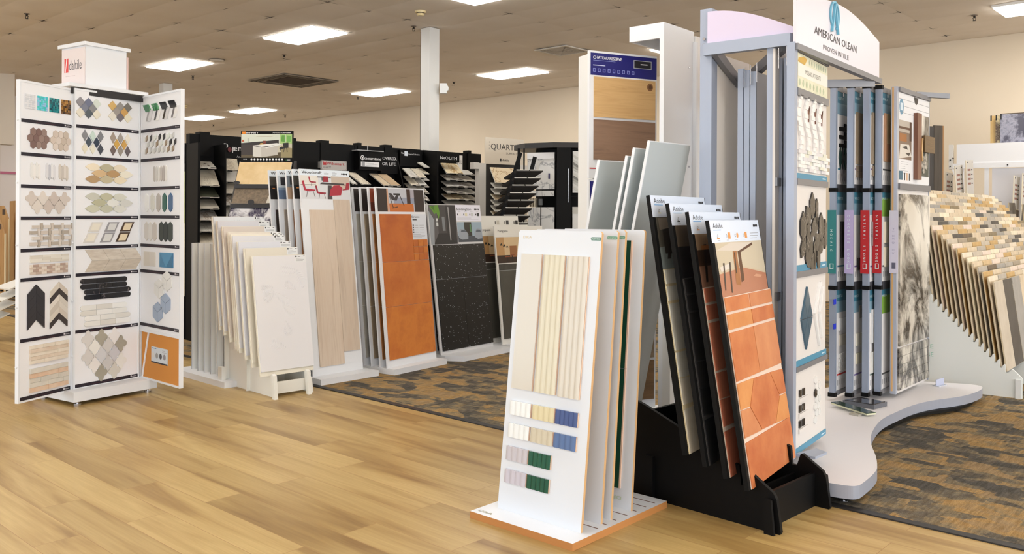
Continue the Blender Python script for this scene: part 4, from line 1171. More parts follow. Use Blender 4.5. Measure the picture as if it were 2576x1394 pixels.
et_board(0.168, 'taupe stone look board, third behind the orange one', [mott((128, 112, 92), (146, 130, 108), 4, 0.5)], dkp, False)
et_board(0.256, 'pale grey stone look board, rearmost behind the orange one', [mott((164, 160, 150), (182, 178, 168), 4, 0.5)], dkp, False)

# ---------------------------------------------------------------- black terrazzo board
SY = 53.3; SP = (-0.40, 8.078, 0.0)
t = thing('board_stand', 'low white base under the black speckled tile board', 'display stand', SP, SY, group='low white slotted bases')
MB().slab([(-0.38, -0.05), (-0.30, -0.20), (0.44, -0.20), (0.44, 0.40), (-0.38, 0.40)], 0.0, 0.05, WHITE).build('board_base', t)
def st_board(dy, label, front):
    b = thing('display_board', label, 'display board', off(SP, SY, 0, dy, 0.05), SY, 7.5, 'black speckled tile boards')
    w, h = 0.762, 1.36
    MB().box(-w / 2, w / 2, 0, 0.014, 0, h, plain((206, 206, 208), 0.4)).build('panel', b)
    ter = speck((12, 12, 13), (150, 156, 162), 75, 0.85, 0.35)
    x0, x1 = -w / 2 + 0.028, w / 2 - 0.005
    MB().box(x0, x0 + (x1 - x0) * .5 - .001, -.009, 0, 0.03, 0.67, ter).build('tile', b)
    MB().box(x0 + (x1 - x0) * .5 + .001, x1, -.009, 0, 0.03, 0.67, ter).build('tile', b)
    MB().box(x0, x1, -.009, 0, 0.673, 0.985, ter).build('tile', b)
    if front:
        f = MB()
        picture(f, -w / 2 + 0.01, 0.99, 0.38, 0.365, -0.0003, [((88, 86, 88), U(0, 0, 1, 1)), ((38, 36, 38), [(0.1, 0), (.95, 0), (.6, .3), (.3, .28)]), ((64, 62, 62), U(.3, .28, .62, 1)), ((150, 156, 162), [(0, 0), (.12, 0), (.18, .62), (0, .86)]), ((44, 42, 44), [(.62, .28), (.95, .0), (.98, 1), (.62, 1)]), ((120, 124, 128), U(.46, .34, .56, .70)),
                ((206, 210, 210), U(.24, .58, .31, .66)), ((206, 210, 210), U(.24, .46, .31, .56)), ((150, 150, 150), U(.7, .1, .74, .95)), ((92, 140, 40), [(0.04, .96), (.36, 1), (.40, .78), (.34, .64), (.28, .80), (.2, .76), (.14, .84)]), ((66, 110, 30), [(.1, .95), (.2, .98), (.22, .84), (.16, .88)])])
        picture(f, 0.012, 1.005, w / 2 - 0.018, 0.19, -0.0003, [((150, 170, 184), U(0, 0, 1, 1)), ((70, 76, 84), U(0, 0, 1, .30)), ((52, 50, 44), U(.28, .3, .58, 1)), ((150, 158, 168), [(.03, .22), (.16, .12), (.4, .14), (.42, .4), (.3, .62), (.1, .66), (.03, .5)]), ((90, 98, 108), [(.12, .5), (.36, .5), (.3, .6), (.16, .62)]),
                ((150, 158, 168), [(.68, .24), (.8, .14), (.98, .16), (1, .62), (.8, .68), (.68, .5)]), ((90, 98, 108), [(.74, .5), (.95, .5), (.92, .6), (.78, .62)]), ((90, 130, 90), U(.5, .5, .56, .9))])
        f.build('photo_print', b)
        q = MB(); q.rect(0.012, w / 2, 1.205, 1.36, -0.0003, plain((226, 226, 238), 0.4))
        q.text('Stonington', 0.022, 1.308, 0.036, -0.0006, INK, width=0.215, bold=0.0014)
        for i in range(4):
            q.poly([(0.295 + i * 0.018 + 0.009 * math.cos(R(a_)), 1.318 + 0.009 * math.sin(R(a_))) for a_ in range(0, 360, 45)], -0.0006, INK)
            q.rect(0.028 + i * 0.09, 0.042 + i * 0.09, 1.258, 1.275, -0.0006, plain((60, 60, 64), 0.5))
            q.rect(0.05 + i * 0.09, 0.085 + i * 0.09, 1.252, 1.282, -0.0006, plain([(226, 226, 230), (222, 216, 190), (200, 202, 204), (40, 40, 42)][i], 0.5))
            q.rect(0.04 + i * 0.09, 0.08 + i * 0.09, 1.292, 1.294, -0.0006, GREY_INK)
        small_print(q, 0.025, 0.36, 1.215, 1.24, -0.0006, 2)
        q.build('header_card', b)
st_board(0.0, 'black speckled tile board with a grey hallway and tub chair picture', True)
st_board(0.06, 'second speckled board hidden just behind the black one', False)

# ---------------------------------------------------------------- dark stone look board with the bar stool picture
PP = (0.16, 8.72, 0.0); PY = 50.0
t = thing('board_stand', 'white base at the foot of the dark bar picture board', 'display stand', PP, PY, group='low white slotted bases')
MB().box(-0.42, 0.42, -0.12, 0.6, 0.0, 0.05, WHITE).build('board_base', t)
def pm_board(dx, dy, h, label, title, tx):
    b = thing('display_board', label, 'display board', off(PP, PY, dx, dy, 0.05), PY, 6.0, 'boards with the bar stool picture')
    w = 0.76
    MB().box(-w / 2, w / 2, 0, 0.014, 0, h, plain((214, 212, 206), 0.4)).build('panel', b)
    q = MB(); q.rect(-w / 2, w / 2, h - 0.105, h, -0.0003, plain((222, 220, 212), 0.4))
    q.text(title, -w / 2 + tx, h - 0.06, 0.036, -0.0006, INK, width=0.15, bold=0.001)
    for i, c in enumerate(((196, 190, 176), (60, 60, 60), (40, 40, 40))):
        q.rect(0.0 + i * 0.15, 0.018 + i * 0.15, h - 0.085, h - 0.055, -0.0006, plain((110, 108, 104), 0.5)); q.rect(0.028 + i * 0.15, 0.07 + i * 0.15, h - 0.09, h - 0.045, -0.0006, plain(c, 0.5))
    q.build('header_card', b)
    f = MB(); picture(f, -w / 2 + 0.015, h - 0.365, w - 0.03, 0.255, -0.0003, [((206, 180, 140), U(0, 0, 1, 1)), ((52, 34, 24), U(0, 0, 1, .30)), ((180, 140, 92), U(0, .3, .16, 1)), ((150, 100, 60), U(.27, .22, .42, .66)), ((30, 26, 24), [(.1, .78), (.13, .68), (.07, .68)]), ((30, 26, 24), [(.16, .74), (.19, .64), (.13, .64)]), ((30, 26, 24), [(.22, .68), (.25, .6), (.19, .6)]),
            ((226, 222, 214), U(.48, .1, .49, 1)), ((40, 30, 26), [(.2, .0), (.22, 0), (.22, .25), (.2, .25)]), ((40, 30, 26), [(.3, .0), (.32, 0), (.32, .3), (.3, .3)]), ((130, 70, 40), U(.16, .22, .26, .27)), ((130, 70, 40), U(.28, .28, .36, .32)), ((190, 180, 166), U(.49, .1, 1, 1)), ((60, 50, 44), [(.55, .1), (.75, .1), (.72, .7), (.62, .8)])])
    f.build('photo_print', b)
    MB().box(-w / 2 + 0.03, w / 2 - 0.01, -.009, 0, 0.05, h - 0.44, mott((62, 60, 54), (78, 76, 68), 3, 0.5)).build('tile', b)
    MB().box(-w / 2 + 0.03, w / 2 - 0.01, -.009, 0, h - 0.435, h - 0.375, mott((56, 54, 50), (70, 68, 62), 30, 0.5, (1, 1, .2))).build('mosaic_strip', b)
pm_board(0.0, 0.0, 1.15, 'dark olive stone look board with a warm bar stool picture', 'Pompano', 0.05)
pm_board(-0.09, 0.12, 1.16, 'second bar picture board peeping out behind the first', 'Pompano', 0.02)
pm_board(-0.02, 0.30, 1.25, 'pale topped board standing highest behind the bar picture boards', 'Alliance', 0.02)
# ---------------------------------------------------------------- black gondola wall with its stone sample shelves
WP0 = (-3.33, 9.0); WYW = 42.5
t = thing('gondola', 'long black gondola wall carrying the stone sample shelves', 'gondola', (WP0[0], WP0[1], 0), WYW)
for k, (a, b_) in enumerate(((0.0, 0.99), (0.99, 1.98), (1.98, 2.95), (2.95, 3.95))):
    MB().box(a, b_ - 0.004, 0.0, 0.09, 0.004, 2.13 - 0.004 * k, BLACK).build('back_panel', t)
for s in (0.10, 1.16, 1.52, 2.02, 2.40, 3.72):
    MB().box(s, s + 0.11 if s in (0.10, 1.52, 2.40) else s + 0.05, -0.012, 0.10, 1.9, 2.155, BLACKM).build('post_cap', t)
for k, (a, b_) in enumerate(((0.0, 0.99), (0.99, 1.98), (1.98, 2.95))):
    MB().box(a, b_ - 0.006, -0.40, 0.0, 0.004, 0.16, BLACK).build('base_deck', t)
MB().box(-0.03, -0.005, -0.28, 0.09, 0.004, 2.02, BLACK).build('end_panel', t)
MB().box(0.255, 0.275, -0.27, 0.0, 0.16, 2.02, BLACK).build('divider', t)
SGN = plain((226, 226, 228), 0.5)
q = MB(); q.text('p', 0.36, 2.0, 0.11, -0.016, SGN, bold=0.003); q.text('entalquartz', 0.462, 1.975, 0.09, -0.016, SGN, width=0.50, bold=0.003)
q.poly([(0.425 + 0.022 * math.cos(R(a)), 1.985 + 0.026 * math.sin(R(a))) for a in range(0, 360, 30)], -0.0165, plain((96, 16, 26), 0.5)); q.text('p', 0.452, 1.975, 0.09, -0.0165, SGN, bold=0.003)
q.text('An Architectural', 0.505, 1.905, 0.03, -0.016, SGN, width=0.2); q.build('lettering', t)
q = MB(); q.text('caesarstone', 2.035, 1.952, 0.047, -0.125, SGN, width=0.235, bold=0.0025)
q.poly([(2.01 + 0.026 * math.cos(R(a)), 1.972 + 0.028 * math.sin(R(a))) for a in range(0, 360, 30)], -0.125, SGN); q.poly([(2.01 + 0.018 * math.cos(R(a)), 1.972 + 0.020 * math.sin(R(a))) for a in range(0, 360, 30)], -0.1255, BLACK); q.poly([(2.013 + 0.009 * math.cos(R(a)), 1.972 + 0.011 * math.sin(R(a))) for a in range(0, 360, 45)], -0.126, SGN)
q.box(1.97, 2.29, -0.124, -0.0, 1.83, 2.055, BLACK)
q.rect(1.99, 2.245, 1.868, 1.925, -0.1245, SGN); q.rect(2.0, 2.045, 1.872, 1.92, -0.125, GREY_INK)
small_print(q, 2.06, 2.235, 1.875, 1.915, -0.1255, 3)
q.build('caesar_sign_board', t); 
q = MB(); q.text('DISCOVERED.', 2.535, 1.968, 0.062, -0.062, SGN, width=0.42, align='R', bold=0.002); q.text('FOR LIFE.', 2.527, 1.898, 0.062, -0.062, SGN, width=0.255, align='R', bold=0.002)
q.box(2.31, 2.56, -0.06, 0, 1.80, 2.06, BLACK)
q2 = MB(); q2.box(2.31, 2.56, -0.06, 0, 1.80, 2.06, BLACK)
q2.text('OVERED.', 2.540, 1.968, 0.05, -0.062, SGN, width=0.205, align='R', bold=0.002); q2.text('OR LIFE.', 2.535, 1.900, 0.05, -0.062, SGN, width=0.205, align='R', bold=0.002)
q2.build('slogan_board', t)
q = MB(); q.box(2.60, 2.93, -0.05, 0, 1.90, 2.10, BLACK); q.text('The', 2.615, 2.052, 0.03, -0.051, SGN, width=0.04); q.poly([(2.665, 2.03), (2.715, 2.028), (2.715, 2.085), (2.665, 2.087)], -0.051, plain((206, 214, 224), 0.4)); q.text('Quartz Collection', 2.725, 2.045, 0.026, -0.051, SGN, width=0.17)
q.build('sign_board', t)
q = MB(); q.box(1.93, 2.30, -0.14, -0.02, 2.052, 2.062, plain((160, 160, 162), 0.4)); q.tube((2.13, -0.05, 2.06), (2.13, -0.05, 2.13), 0.004, plain((206, 206, 206), 0.4), 8); q.build('light_bar', t)
# tapered side cheek of the last shelf bay
MB().side([(0, 0.2), (-0.34, 0.2), (-0.34, 1.3), (-0.02, 2.06), (0, 2.06)], 2.975, 2.99, BLACK).build('side_cheek', t)
MB().side([(0, 0.2), (-0.30, 0.2), (-0.30, 1.3), (-0.02, 2.06), (0, 2.06)], 2.56, 2.575, BLACK).build('side_cheek', t)

# cut out lettered sign that stands on the wall: red W mark on grey
t2 = thing('shelf_sign', 'small grey sign with red lettering above the red chair picture', 'sign', off(WP0, WYW, 1.367, -0.30, 1.80), WYW)
mb = MB(); mb.box(0.0, 0.32, 0.0, 0.03, 0.0, 0.105, plain((176, 170, 166), 0.4)).box(-0.02, 0.0, 0.005, 0.05, 0.02, 0.09, plain((120, 118, 116), 0.4)); mb.build('sign_plate', t2)
mb = MB(); rd = plain((176, 24, 30), 0.4); mb.rect(0.018, 0.058, 0.052, 0.092, -0.0005, rd); mb.poly([(0.027, 0.092), (0.033, 0.092), (0.030, 0.075)], -0.001, plain((206, 200, 196), 0.4)); mb.poly([(0.043, 0.092), (0.049, 0.092), (0.046, 0.075)], -0.001, plain((206, 200, 196), 0.4))
mb.text('Wilsonart', 0.062, 0.056, 0.048, -0.0005, rd, width=0.225, bold=0.002); mb.text('QUARTZ', 0.018, 0.02, 0.026, -0.0005, INK, width=0.10); mb.build('lettering', t2)
for x in (0.012, 0.308):
    for z in (0.012, 0.093):
        MB().tube((x, 0, z), (x, -0.006, z), 0.005, CHROME, 8).build('stud', t2)
for x in (0.06, 0.26):
    MB().tube((x, 0.015, -0.12), (x, 0.015, 0.0), 0.006, CHROME, 8).build('support_rod', t2)

stones = [marble((224, 222, 214), (176, 172, 168), 5, 0.3, 0.02), marble((226, 218, 200), (190, 178, 160), 6, 0.3, 0.02), plain((222, 220, 214), 0.3), mott((214, 206, 192), (226, 220, 208), 12, 0.3), marble((232, 228, 222), (160, 140, 120), 4, 0.3, 0.03)]
def slab_tile(P, yaw, s0, s1, off0, off1, zb, zf, label, group, mat, clip=True, skew=0.0, thick=0.014, name='stone_sample'):
    """one sloping sample: back edge at height zb, front edge at zf"""
    w = s1 - s0
    o = thing(name, label, 'stone sample', off(P, yaw, (s0 + s1) / 2, -off1, zf), yaw, 0, group)
    d = off1 - off0; r_ = zb - zf; L = math.hypot(d, r_); ny, nz = -r_ / L * thick, d / L * thick
    body = plain((206, 202, 194), 0.5)
    vs = [(-w / 2, 0, 0), (w / 2, 0, 0), (w / 2 - skew, d, r_), (-w / 2 - skew, d, r_)]
    vt = [(x, y + ny, z + nz) for x, y, z in vs]
    mb = MB(); mb.add(vs + vt, [(3, 2, 1, 0), (0, 1, 5, 4), (1, 2, 6, 5), (2, 3, 7, 6), (3, 0, 4, 7)], body); mb.add(vt, [(0, 1, 2, 3)], mat)
    mb.build('slab', o)
    if clip:
        c = MB(); c.box(-w * 0.30, w * 0.05, -0.012, 0.004, -0.004, 0.006, BLACK); c.box(w * 0.2, w * 0.42, -0.0145, 0.0, nz, nz + 0.004, BLACK)
        c.build('clip', o)
    return o
N2O = ['top', 'second', 'third', 'fourth', 'fifth', 'sixth', 'seventh', 'eighth', 'ninth']
zs1 = [1.76, 1.578, 1.462, 1.344, 1.228, 1.112, 0.996]
for k, z in enumerate(zs1):
    m = stones[k % 5] if k != 2 else mott((70, 74, 60), (92, 94, 80), 8, 0.3)
    s0, s1 = (0.0, 0.20) if k == 0 else (0.0, 0.235)
    o = slab_tile(WP0, WYW, s0 - 0.02, s1 - 0.02, 0.03, 0.24, z + (0.17 if k == 1 else 0.075 if k == 0 else 0.10), z, '%s %s stone sample from the top, far left column of the black wall' % (N2O[k], 'dark green' if k == 2 else 'pale'), 'stone samples in the left column', m, True, -0.03)
    if k == 0:
        sp_ = MB()
        for i, (x, y, rr_, c) in enumerate(((-.05, .10, .012, (60, 30, 26)), (-.01, .14, .009, (190, 110, 50)), (.035, .12, .015, (40, 22, 30)), (.05, .07, .014, (60, 40, 36)), (-.03, .05, .006, (120, 70, 40)))):
            zz = 0.075 * y / 0.21
            sp_.add([(x + rr_ * math.cos(R(a)) - 0.006, y + rr_ * math.sin(R(a)) * .9 - 0.005, zz + 0.0145 + rr_ * math.sin(R(a)) * .33) for a in range(0, 360, 45)], [tuple(range(8))], plain(c, 0.4))
        sp_.build('pebble_inlay', o)
for k in range(8):
    z = 1.750 - 0.122 * k
    slab_tile(WP0, WYW, 0.31, 0.31 + (0.15 if k == 0 else 0.165), 0.02, 0.15, z + 0.13, z, '%s stone sample from the top in the second column of the black wall' % N2O[k], 'stone samples in the second column', stones[(k + 1) % 5], True, -0.04)
    if k > 0:
        slab_tile(WP0, WYW, 0.48, 0.62, 0.02, 0.15, z + 0.13, z, '%s row stone sample half hidden behind the kitchen picture stand' % N2O[k], 'stone samples beside the second column', stones[(k + 3) % 5], True, -0.04)
# separate samples right of the orange board
slab_tile(WP0, WYW, 1.925, 2.045, 0.03, 0.25, 1.785, 1.645, 'cream stone sample right of the red chair picture, below the white caption plate', 'lone stone samples on the black wall', stones[1], True, 0.075)
slab_tile(WP0, WYW, 2.225, 2.325, 0.03, 0.25, 1.783, 1.638, 'beige stone sample, left one of the pair in the middle of the black wall', 'lone stone samples on the black wall', mott((206, 186, 158), (216, 198, 172), 10, 0.3), True, 0.06)
slab_tile(WP0, WYW, 2.335, 2.47, 0.03, 0.25, 1.783, 1.640, 'tan stone sample, right one of the pair in the middle of the black wall', 'lone stone samples on the black wall', mott((190, 164, 132), (204, 180, 150), 10, 0.3), True, 0.06)
slab_tile(WP0, WYW, 1.80, 1.86, 0.03, 0.25, 1.785, 1.645, 'sliver of white stone sample touching the red chair picture board', 'lone stone samples on the black wall', stones[2], True, 0.05)
for r_ in range(5):
    zf = [1.748, 1.655, 1.566, 1.473, 1.384][r_]; ds = [0, .01, .025, .045, .06][r_]
    for c_ in range(2):
        a = 2.612 + ds + 0.128 * c_
        slab_tile(WP0, WYW, a, a + 0.118, 0.03, 0.25, zf + 0.118, zf, '%s stone sample of the %s row under the quartz collection sign' % ('left' if c_ == 0 else 'right', N2O[r_]), 'stone samples under the quartz collection sign', stones[(r_ + c_) % 5], True, -0.04 if r_ else -0.03)

# kitchen picture stand facing the camera
IP = (-2.42, 8.60, 0.0); IY = -3.9
t = thing('display_stand', 'dark display stand of wide sloping slabs under the kitchen picture sign', 'display stand', (IP[0], IP[1], 0), IY)
dkf = plain((44, 42, 44), 0.5)
mb = MB(); mb.box(-0.262, 0.262, 0.0, 0.02, 1.817, 2.120, BLACK); mb.build('sign_board', t)
q = MB(); q.rect(-0.250, -0.215, 2.094, 2.116, -0.0005, plain((236, 140, 30), 0.5)); q.text('INFINITY', -0.208, 2.096, 0.022, -0.0005, SGN, width=0.12, bold=0.002); q.text('Perfection in', 0.06, 2.098, 0.016, -0.0005, SGN, width=0.095); q.text('porcelain', 0.16, 2.098, 0.018, -0.0005, SGN, width=0.08, bold=0.0015)
for i in range(11):
    q.poly([(-0.155 + 0.031 * i + 0.010 * math.cos(R(a)), 1.842 + 0.010 * math.sin(R(a))) for a in range(0, 360, 45)], -0.0005, SGN); q.rect(-0.163 + 0.031 * i, -0.147 + 0.031 * i, 1.823, 1.826, -0.0005, GREY_INK)
q.text('UMI', -0.238, 1.838, 0.016, -0.0005, SGN, width=0.035, bold=0.001); q.rect(0.19, 0.205, 1.833, 1.837, -0.0005, plain((30, 130, 60), 0.5)); q.rect(0.205, 0.235, 1.833, 1.838, -0.0005, SGN)
q.build('lettering', t)
f = MB(); picture(f, -0.259, 1.857, 0.512, 0.233, -0.0005, [((196, 190, 170), U(0, 0, 1, 1)), ((206, 212, 198), U(0, .5, .76, 1)), ((86, 74, 48), [(0, 0), (1, 0), (1, .3), (.7, .22), (0, .2)]), ((150, 138, 100), [(.78, .0), (1, .0), (1, .4), (.78, .5)]), ((40, 32, 28), [(0, .14), (.24, .2), (.74, .60), (.74, .76), (0, .62)]), ((52, 42, 36), U(0, .12, .24, .55)),
    ((226, 226, 220), [(.23, .52), (.70, .62), (.80, .58), (.40, .46)]), ((206, 204, 196), [(.23, .5), (.39, .44), (.40, .02), (.23, .06)]), ((190, 186, 176), [(.39, .44), (.72, .5), (.72, .12), (.40, .02)]), ((226, 226, 222), [(.46, .44), (.8, .6), (.8, .57), (.5, .40)]), ((120, 50, 30), U(.43, .6, .49, .72)), ((214, 170, 90), [(.36, .56), (.44, .56), (.43, .62), (.38, .62)]),
    ((160, 196, 120), U(.765, .60, 1, 1)), ((90, 150, 60), [(.78, .7), (.86, .66), (.86, .95), (.8, .95)]), ((110, 170, 80), [(.9, .66), (.97, .68), (.98, .92), (.9, .94)]), ((206, 214, 210), U(.865, .55, .875, 1)), ((24, 22, 22), [(.75, .36), (.84, .38), (.84, .44), (.76, .44)]), ((24, 22, 22), [(.84, .40), (.93, .42), (.93, .64), (.82, .62)]), ((24, 22, 22), [(.76, .3), (.775, .3), (.79, .4), (.78, .4)]), ((24, 22, 22), [(.90, .24), (.915, .24), (.90, .42), (.89, .42)]), ((24, 22, 22), [(.83, .24), (.84, .24), (.86, .42), (.85, .42)]),
    ((190, 160, 130), U(.30, .90, .62, .915)), ((60, 56, 50), [(.13, .66), (.14, .66), (.14, .82), (.13, .82)]), ((190, 90, 50), [(.01, .68), (.06, .68), (.05, .76), (.02, .76)])])
f.build('photo_print', t)
for s in (-1, 1):
    MB().side([(-0.52, 0.02), (0.06, 0.02), (0.06, 1.83), (0.02, 1.83), (-0.42, 1.0), (-0.52, 0.6)], s * 0.275 - 0.008, s * 0.275 + 0.008, dkf).build('side_cheek', t)
MB().box(-0.267, 0.267, -0.50, 0.05, 0.004, 0.2, dkf).build('plinth', t)
MB().box(-0.267, 0.267, 0.03, 0.05, 0.2, 1.81, BLACK).build('back_panel', t)
wide = [(mott((206, 176, 124), (222, 196, 148), 6, 0.35), 'golden onyx look', 1.585, 1.815), (wood((96, 84, 70), (132, 116, 96), 4, 0.5, 'y'), 'grey brown wood look', 1.395, 1.565), (marble((222, 222, 226), (50, 44, 74), 3.2, 0.2, 0.09), 'white slab with dark purple veins', 1.215, 1.375), (stones[0], 'plain white', 1.04, 1.19)]
for k, (m, nm, z0, z1) in enumerate(wide):
    o = slab_tile((IP[0], IP[1]), IY, -0.262, 0.262, 0.02 + 0.10 * k, 0.13 + 0.10 * k, z1 - 0.01, z0, 'wide sloping sample slab with %s, %s under the kitchen picture' % (nm, N2O[k]), 'wide slabs under the kitchen picture', m, False)
    MB().box(-0.265, 0.265, -0.03, 0.02, -0.034, -0.002, dkf).build('shelf_lip', o)
    e = MB(); e.poly([(-0.24 + 0.18 * (k == 1) + 0.033 * math.cos(R(a)), 0.02 + 0.018 * math.sin(R(a)) * (1.4 if k == 1 else 1)) for a in range(0, 360, 30)], -0.032, dkf); e.build('badge', o)
    if k == 1:
        MB().add([(0.08, -0.016, 0.012), (0.262, -0.016, 0.012), (0.262, 0.092, 0.160), (0.08 + 0.02, 0.092, 0.160)], [(0, 1, 2, 3)], plain((206, 202, 190), 0.4)).build('pale_inlay', o)

# tall poster at the near end of the black wall
t = thing('poster_stand', 'tall kitchen poster panel at the left end of the black wall, beside the mosaic tower', 'poster', (-3.37, 8.99, 0.0), 143.0 - 180)
pm = MB(); pm.box(-0.62, 0.0, 0, 0.03, 0.004, 2.03, BLACK); pm.build('panel', t)
f = MB(); picture(f, -0.60, 0.45, 0.60, 1.37, -0.0005, [((198, 190, 168), U(0, 0, 1, 1)), ((150, 156, 110), U(.75, .42, 1, 1)), ((206, 196, 170), U(.0, .0, .70, .62)), ((190, 186, 164), U(.62, .42, 1, .55)), ((176, 172, 154), U(0, .545, 1, .552)), ((196, 190, 172), U(.62, .0, 1, .42)), ((130, 168, 136), U(.88, .20, .95, .34)), ((84, 52, 34), U(.895, .34, .93, .365)), ((60, 56, 56), [(.55, .08), (.72, .12), (.78, .3), (.62, .4), (.56, .5)]), ((206, 200, 190), [(.58, .14), (.66, .16), (.70, .28), (.62, .34)]), ((130, 44, 30), U(.55, .04, .70, .10)), ((50, 48, 44), U(.75, .13, .86, .145)), ((58, 60, 58), [(0, .94), (1, .94), (1, 1), (0, 1)])])
f.text('Element', -0.37, 1.60, 0.10, -0.004, plain((52, 50, 48), 0.5), width=0.30, bold=0.002); f.text('STONE', -0.33, 1.50, 0.05, -0.004, plain((190, 150, 120), 0.5), width=0.14)
f.build('photo_print', t)

# ---------------------------------------------------------------- black two column tower with white tiles, right of the column
t = thing('display_tower', 'narrow black tower of thin marble slabs right of the white column', 'display tower', off(WP0, WYW, 3.12, 0, 0), WYW)
mb = MB(); mb.box(0.0, 0.42, -0.10, -0.014, 0.1, 2.09, BLACK); mb.build('back_panel', t)
MB().side([(-0.014, 0.1), (-0.30, 0.1), (-0.30, 2.09), (-0.014, 2.12)], -0.145, -0.12, BLACK).build('side_cheek', t); MB().box(-0.12, 0.215, -0.30, -0.28, 1.965, 2.09, BLACK).build('header', t)
MB().box(-0.03, 0.50, -0.38, -0.014, 0.004, 0.1, BLACK).build('plinth', t)
q = MB(); q.text('NeO', -0.09, 1.995, 0.055, -0.301, SGN, width=0.125, bold=0.001); q.text('LiTH', 0.045, 1.995, 0.055, -0.301, SGN, width=0.125, bold=0.004); q.build('lettering', t)
q = MB(); q.box(0.33, 0.40, -0.135, -0.10, 1.75, 2.07, plain((222, 220, 216), 0.4)); q.text('DCK', 0.335, 1.99, 0.03, -0.1355, INK, width=0.05); q.text('XTR', 0.34, 1.955, 0.03, -0.1355, INK, width=0.05); q.build('side_card', t)
gold = [marble((226, 212, 180), (170, 130, 70), 4, 0.25, 0.03), marble((222, 216, 204), (96, 70, 50), 5, 0.25, 0.03), marble((214, 212, 208), (120, 116, 110), 6, 0.25, 0.02), marble((220, 214, 206), (60, 56, 54), 5, 0.25, 0.02), marble((222, 206, 176), (150, 110, 70), 5, 0.25, 0.02), stones[2]]
TPn = (WP0[0], WP0[1])
for k in range(9):
    z = 1.816 - 0.0815 * k
    slab_tile(TPn, WYW, 3.135 + 0.005 * k, 3.40 + 0.006 * k, 0.11, 0.29, z + 0.135 if k == 0 else z + 0.07, z, '%s slab of the left column in the narrow black tower' % N2O[k], 'thin slabs in the left column of the narrow tower', gold[k % 6], True, -0.04)
    slab_tile(TPn, WYW, 3.42 + 0.008 * k, 3.60 + 0.016 * k, 0.11, 0.29, z + 0.06, z - 0.008, '%s slab of the right column in the narrow black tower' % N2O[k], 'thin slabs in the right column of the narrow tower', stones[(k + 2) % 5], True, -0.02)
    if k < 7:
        slab_tile(TPn, WYW, 2.89, 2.965, 0.03, 0.16, z + 0.05 + 0.09, z + 0.04 + 0.03, '%s slab end poking out on the left side of the narrow tower' % N2O[k], 'slab ends left of the narrow tower', stones[(k) % 5], False, 0.03)

# ---------------------------------------------------------------- white quartz stand
QP = (-0.34, 11.02, 0.0); QY = 38.0
t = thing('display_stand', 'white stand with large thin black lettering and stacked white slabs', 'display stand', QP, QY)
mb = MB(); mb.slab([(0.0, 0.0), (0.62, 0.0), (0.62, 0.02), (0.0, 0.02)], 1.955, 2.29, plain((206, 196, 180), 0.5)); mb.build('sign_board', t)
q = MB(); q.text('QUARTZ', 0.085, 2.14, 0.105, -0.001, plain((40, 38, 38), 0.5), width=0.445); q.text('SURFACES', 0.33, 2.085, 0.035, -0.001, plain((90, 86, 84), 0.5), width=0.21)
for i, ch in enumerate('ONE'):
    q.text(ch, 0.058, 2.22 - 0.042 * i, 0.028, -0.001, plain((90, 86, 84), 0.5), width=0.014)
q.text('daltile', 0.265, 1.995, 0.042, -0.001, plain((60, 56, 54), 0.5), width=0.11, bold=0.002); q.poly([(0.23, 1.99), (0.255, 1.99), (0.255, 2.03), (0.23, 2.03)], -0.001, plain((40, 38, 38), 0.5))
q.build('lettering', t)
ws = plain((206, 202, 196), 0.45)
for x in (-0.115, 0.555):
    MB().box(x, x + 0.11, -0.02, 0.06, 0.08, 1.955, ws).build('side_post', t)
MB().box(-0.20, -0.115, -0.03, 0.05, 1.88, 1.96, ws).build('side_wing', t)
MB().box(-0.005, 0.555, 0.04, 0.06, 0.08, 1.955, plain((60, 58, 56), 0.6)).build('back_panel', t)
MB().box(-0.14, 0.68, -0.42, 0.10, 0.004, 0.08, ws).build('plinth', t)
N2P = N2O + ['tenth', 'eleventh']
for k in range(9):
    z = 1.70 - 0.0715 * k
    slab_tile((QP[0], QP[1]), QY, 0.0 + .005, 0.54, 0.0 if k == 0 else 0.02, 0.20, z + (0.20 if k == 0 else 0.075), z, '%s white slab under the large lettered quartz sign' % N2O[k], 'white slabs under the lettered sign', [gold[4], stones[0], stones[2]][k % 3], True, -0.06)

# ---------------------------------------------------------------- leaning black ladder rack seen from its side
LP = (0.02, 9.55, 0.0); LY = -20.0
t = thing('ladder_rack', 'leaning black ladder rack with tile pairs on both sides, before the white quartz stand', 'display rack', LP, 0)
for (p0, p1) in (((-0.41, 0.0, 0.30), (0.07, 0.0, 1.99)), ((-0.20, 0.26, 0.30), (0.235, 0.26, 1.96))):
    MB().bar(p0, p1, 0.045, 0.035, BLACK).build('rail', t)
for k in range(8):
    z = 1.78 - 0.105 * k; x = -0.41 + 0.48 * (z - 0.3) / 1.69
    MB().bar((x, 0.0, z - 0.03), (x + 0.12, 0.26, z - 0.03), 0.014, 0.014, BLACK).build('rung', t)
MB().box(-0.50, 0.10, -0.05, 0.30, 0.004, 0.30, BLACK).build('plinth', t)
tones2 = [(206, 202, 194), (196, 196, 188), (186, 186, 180), (206, 204, 196), (150, 152, 148), (176, 160, 134), (190, 176, 170), (140, 142, 140)]
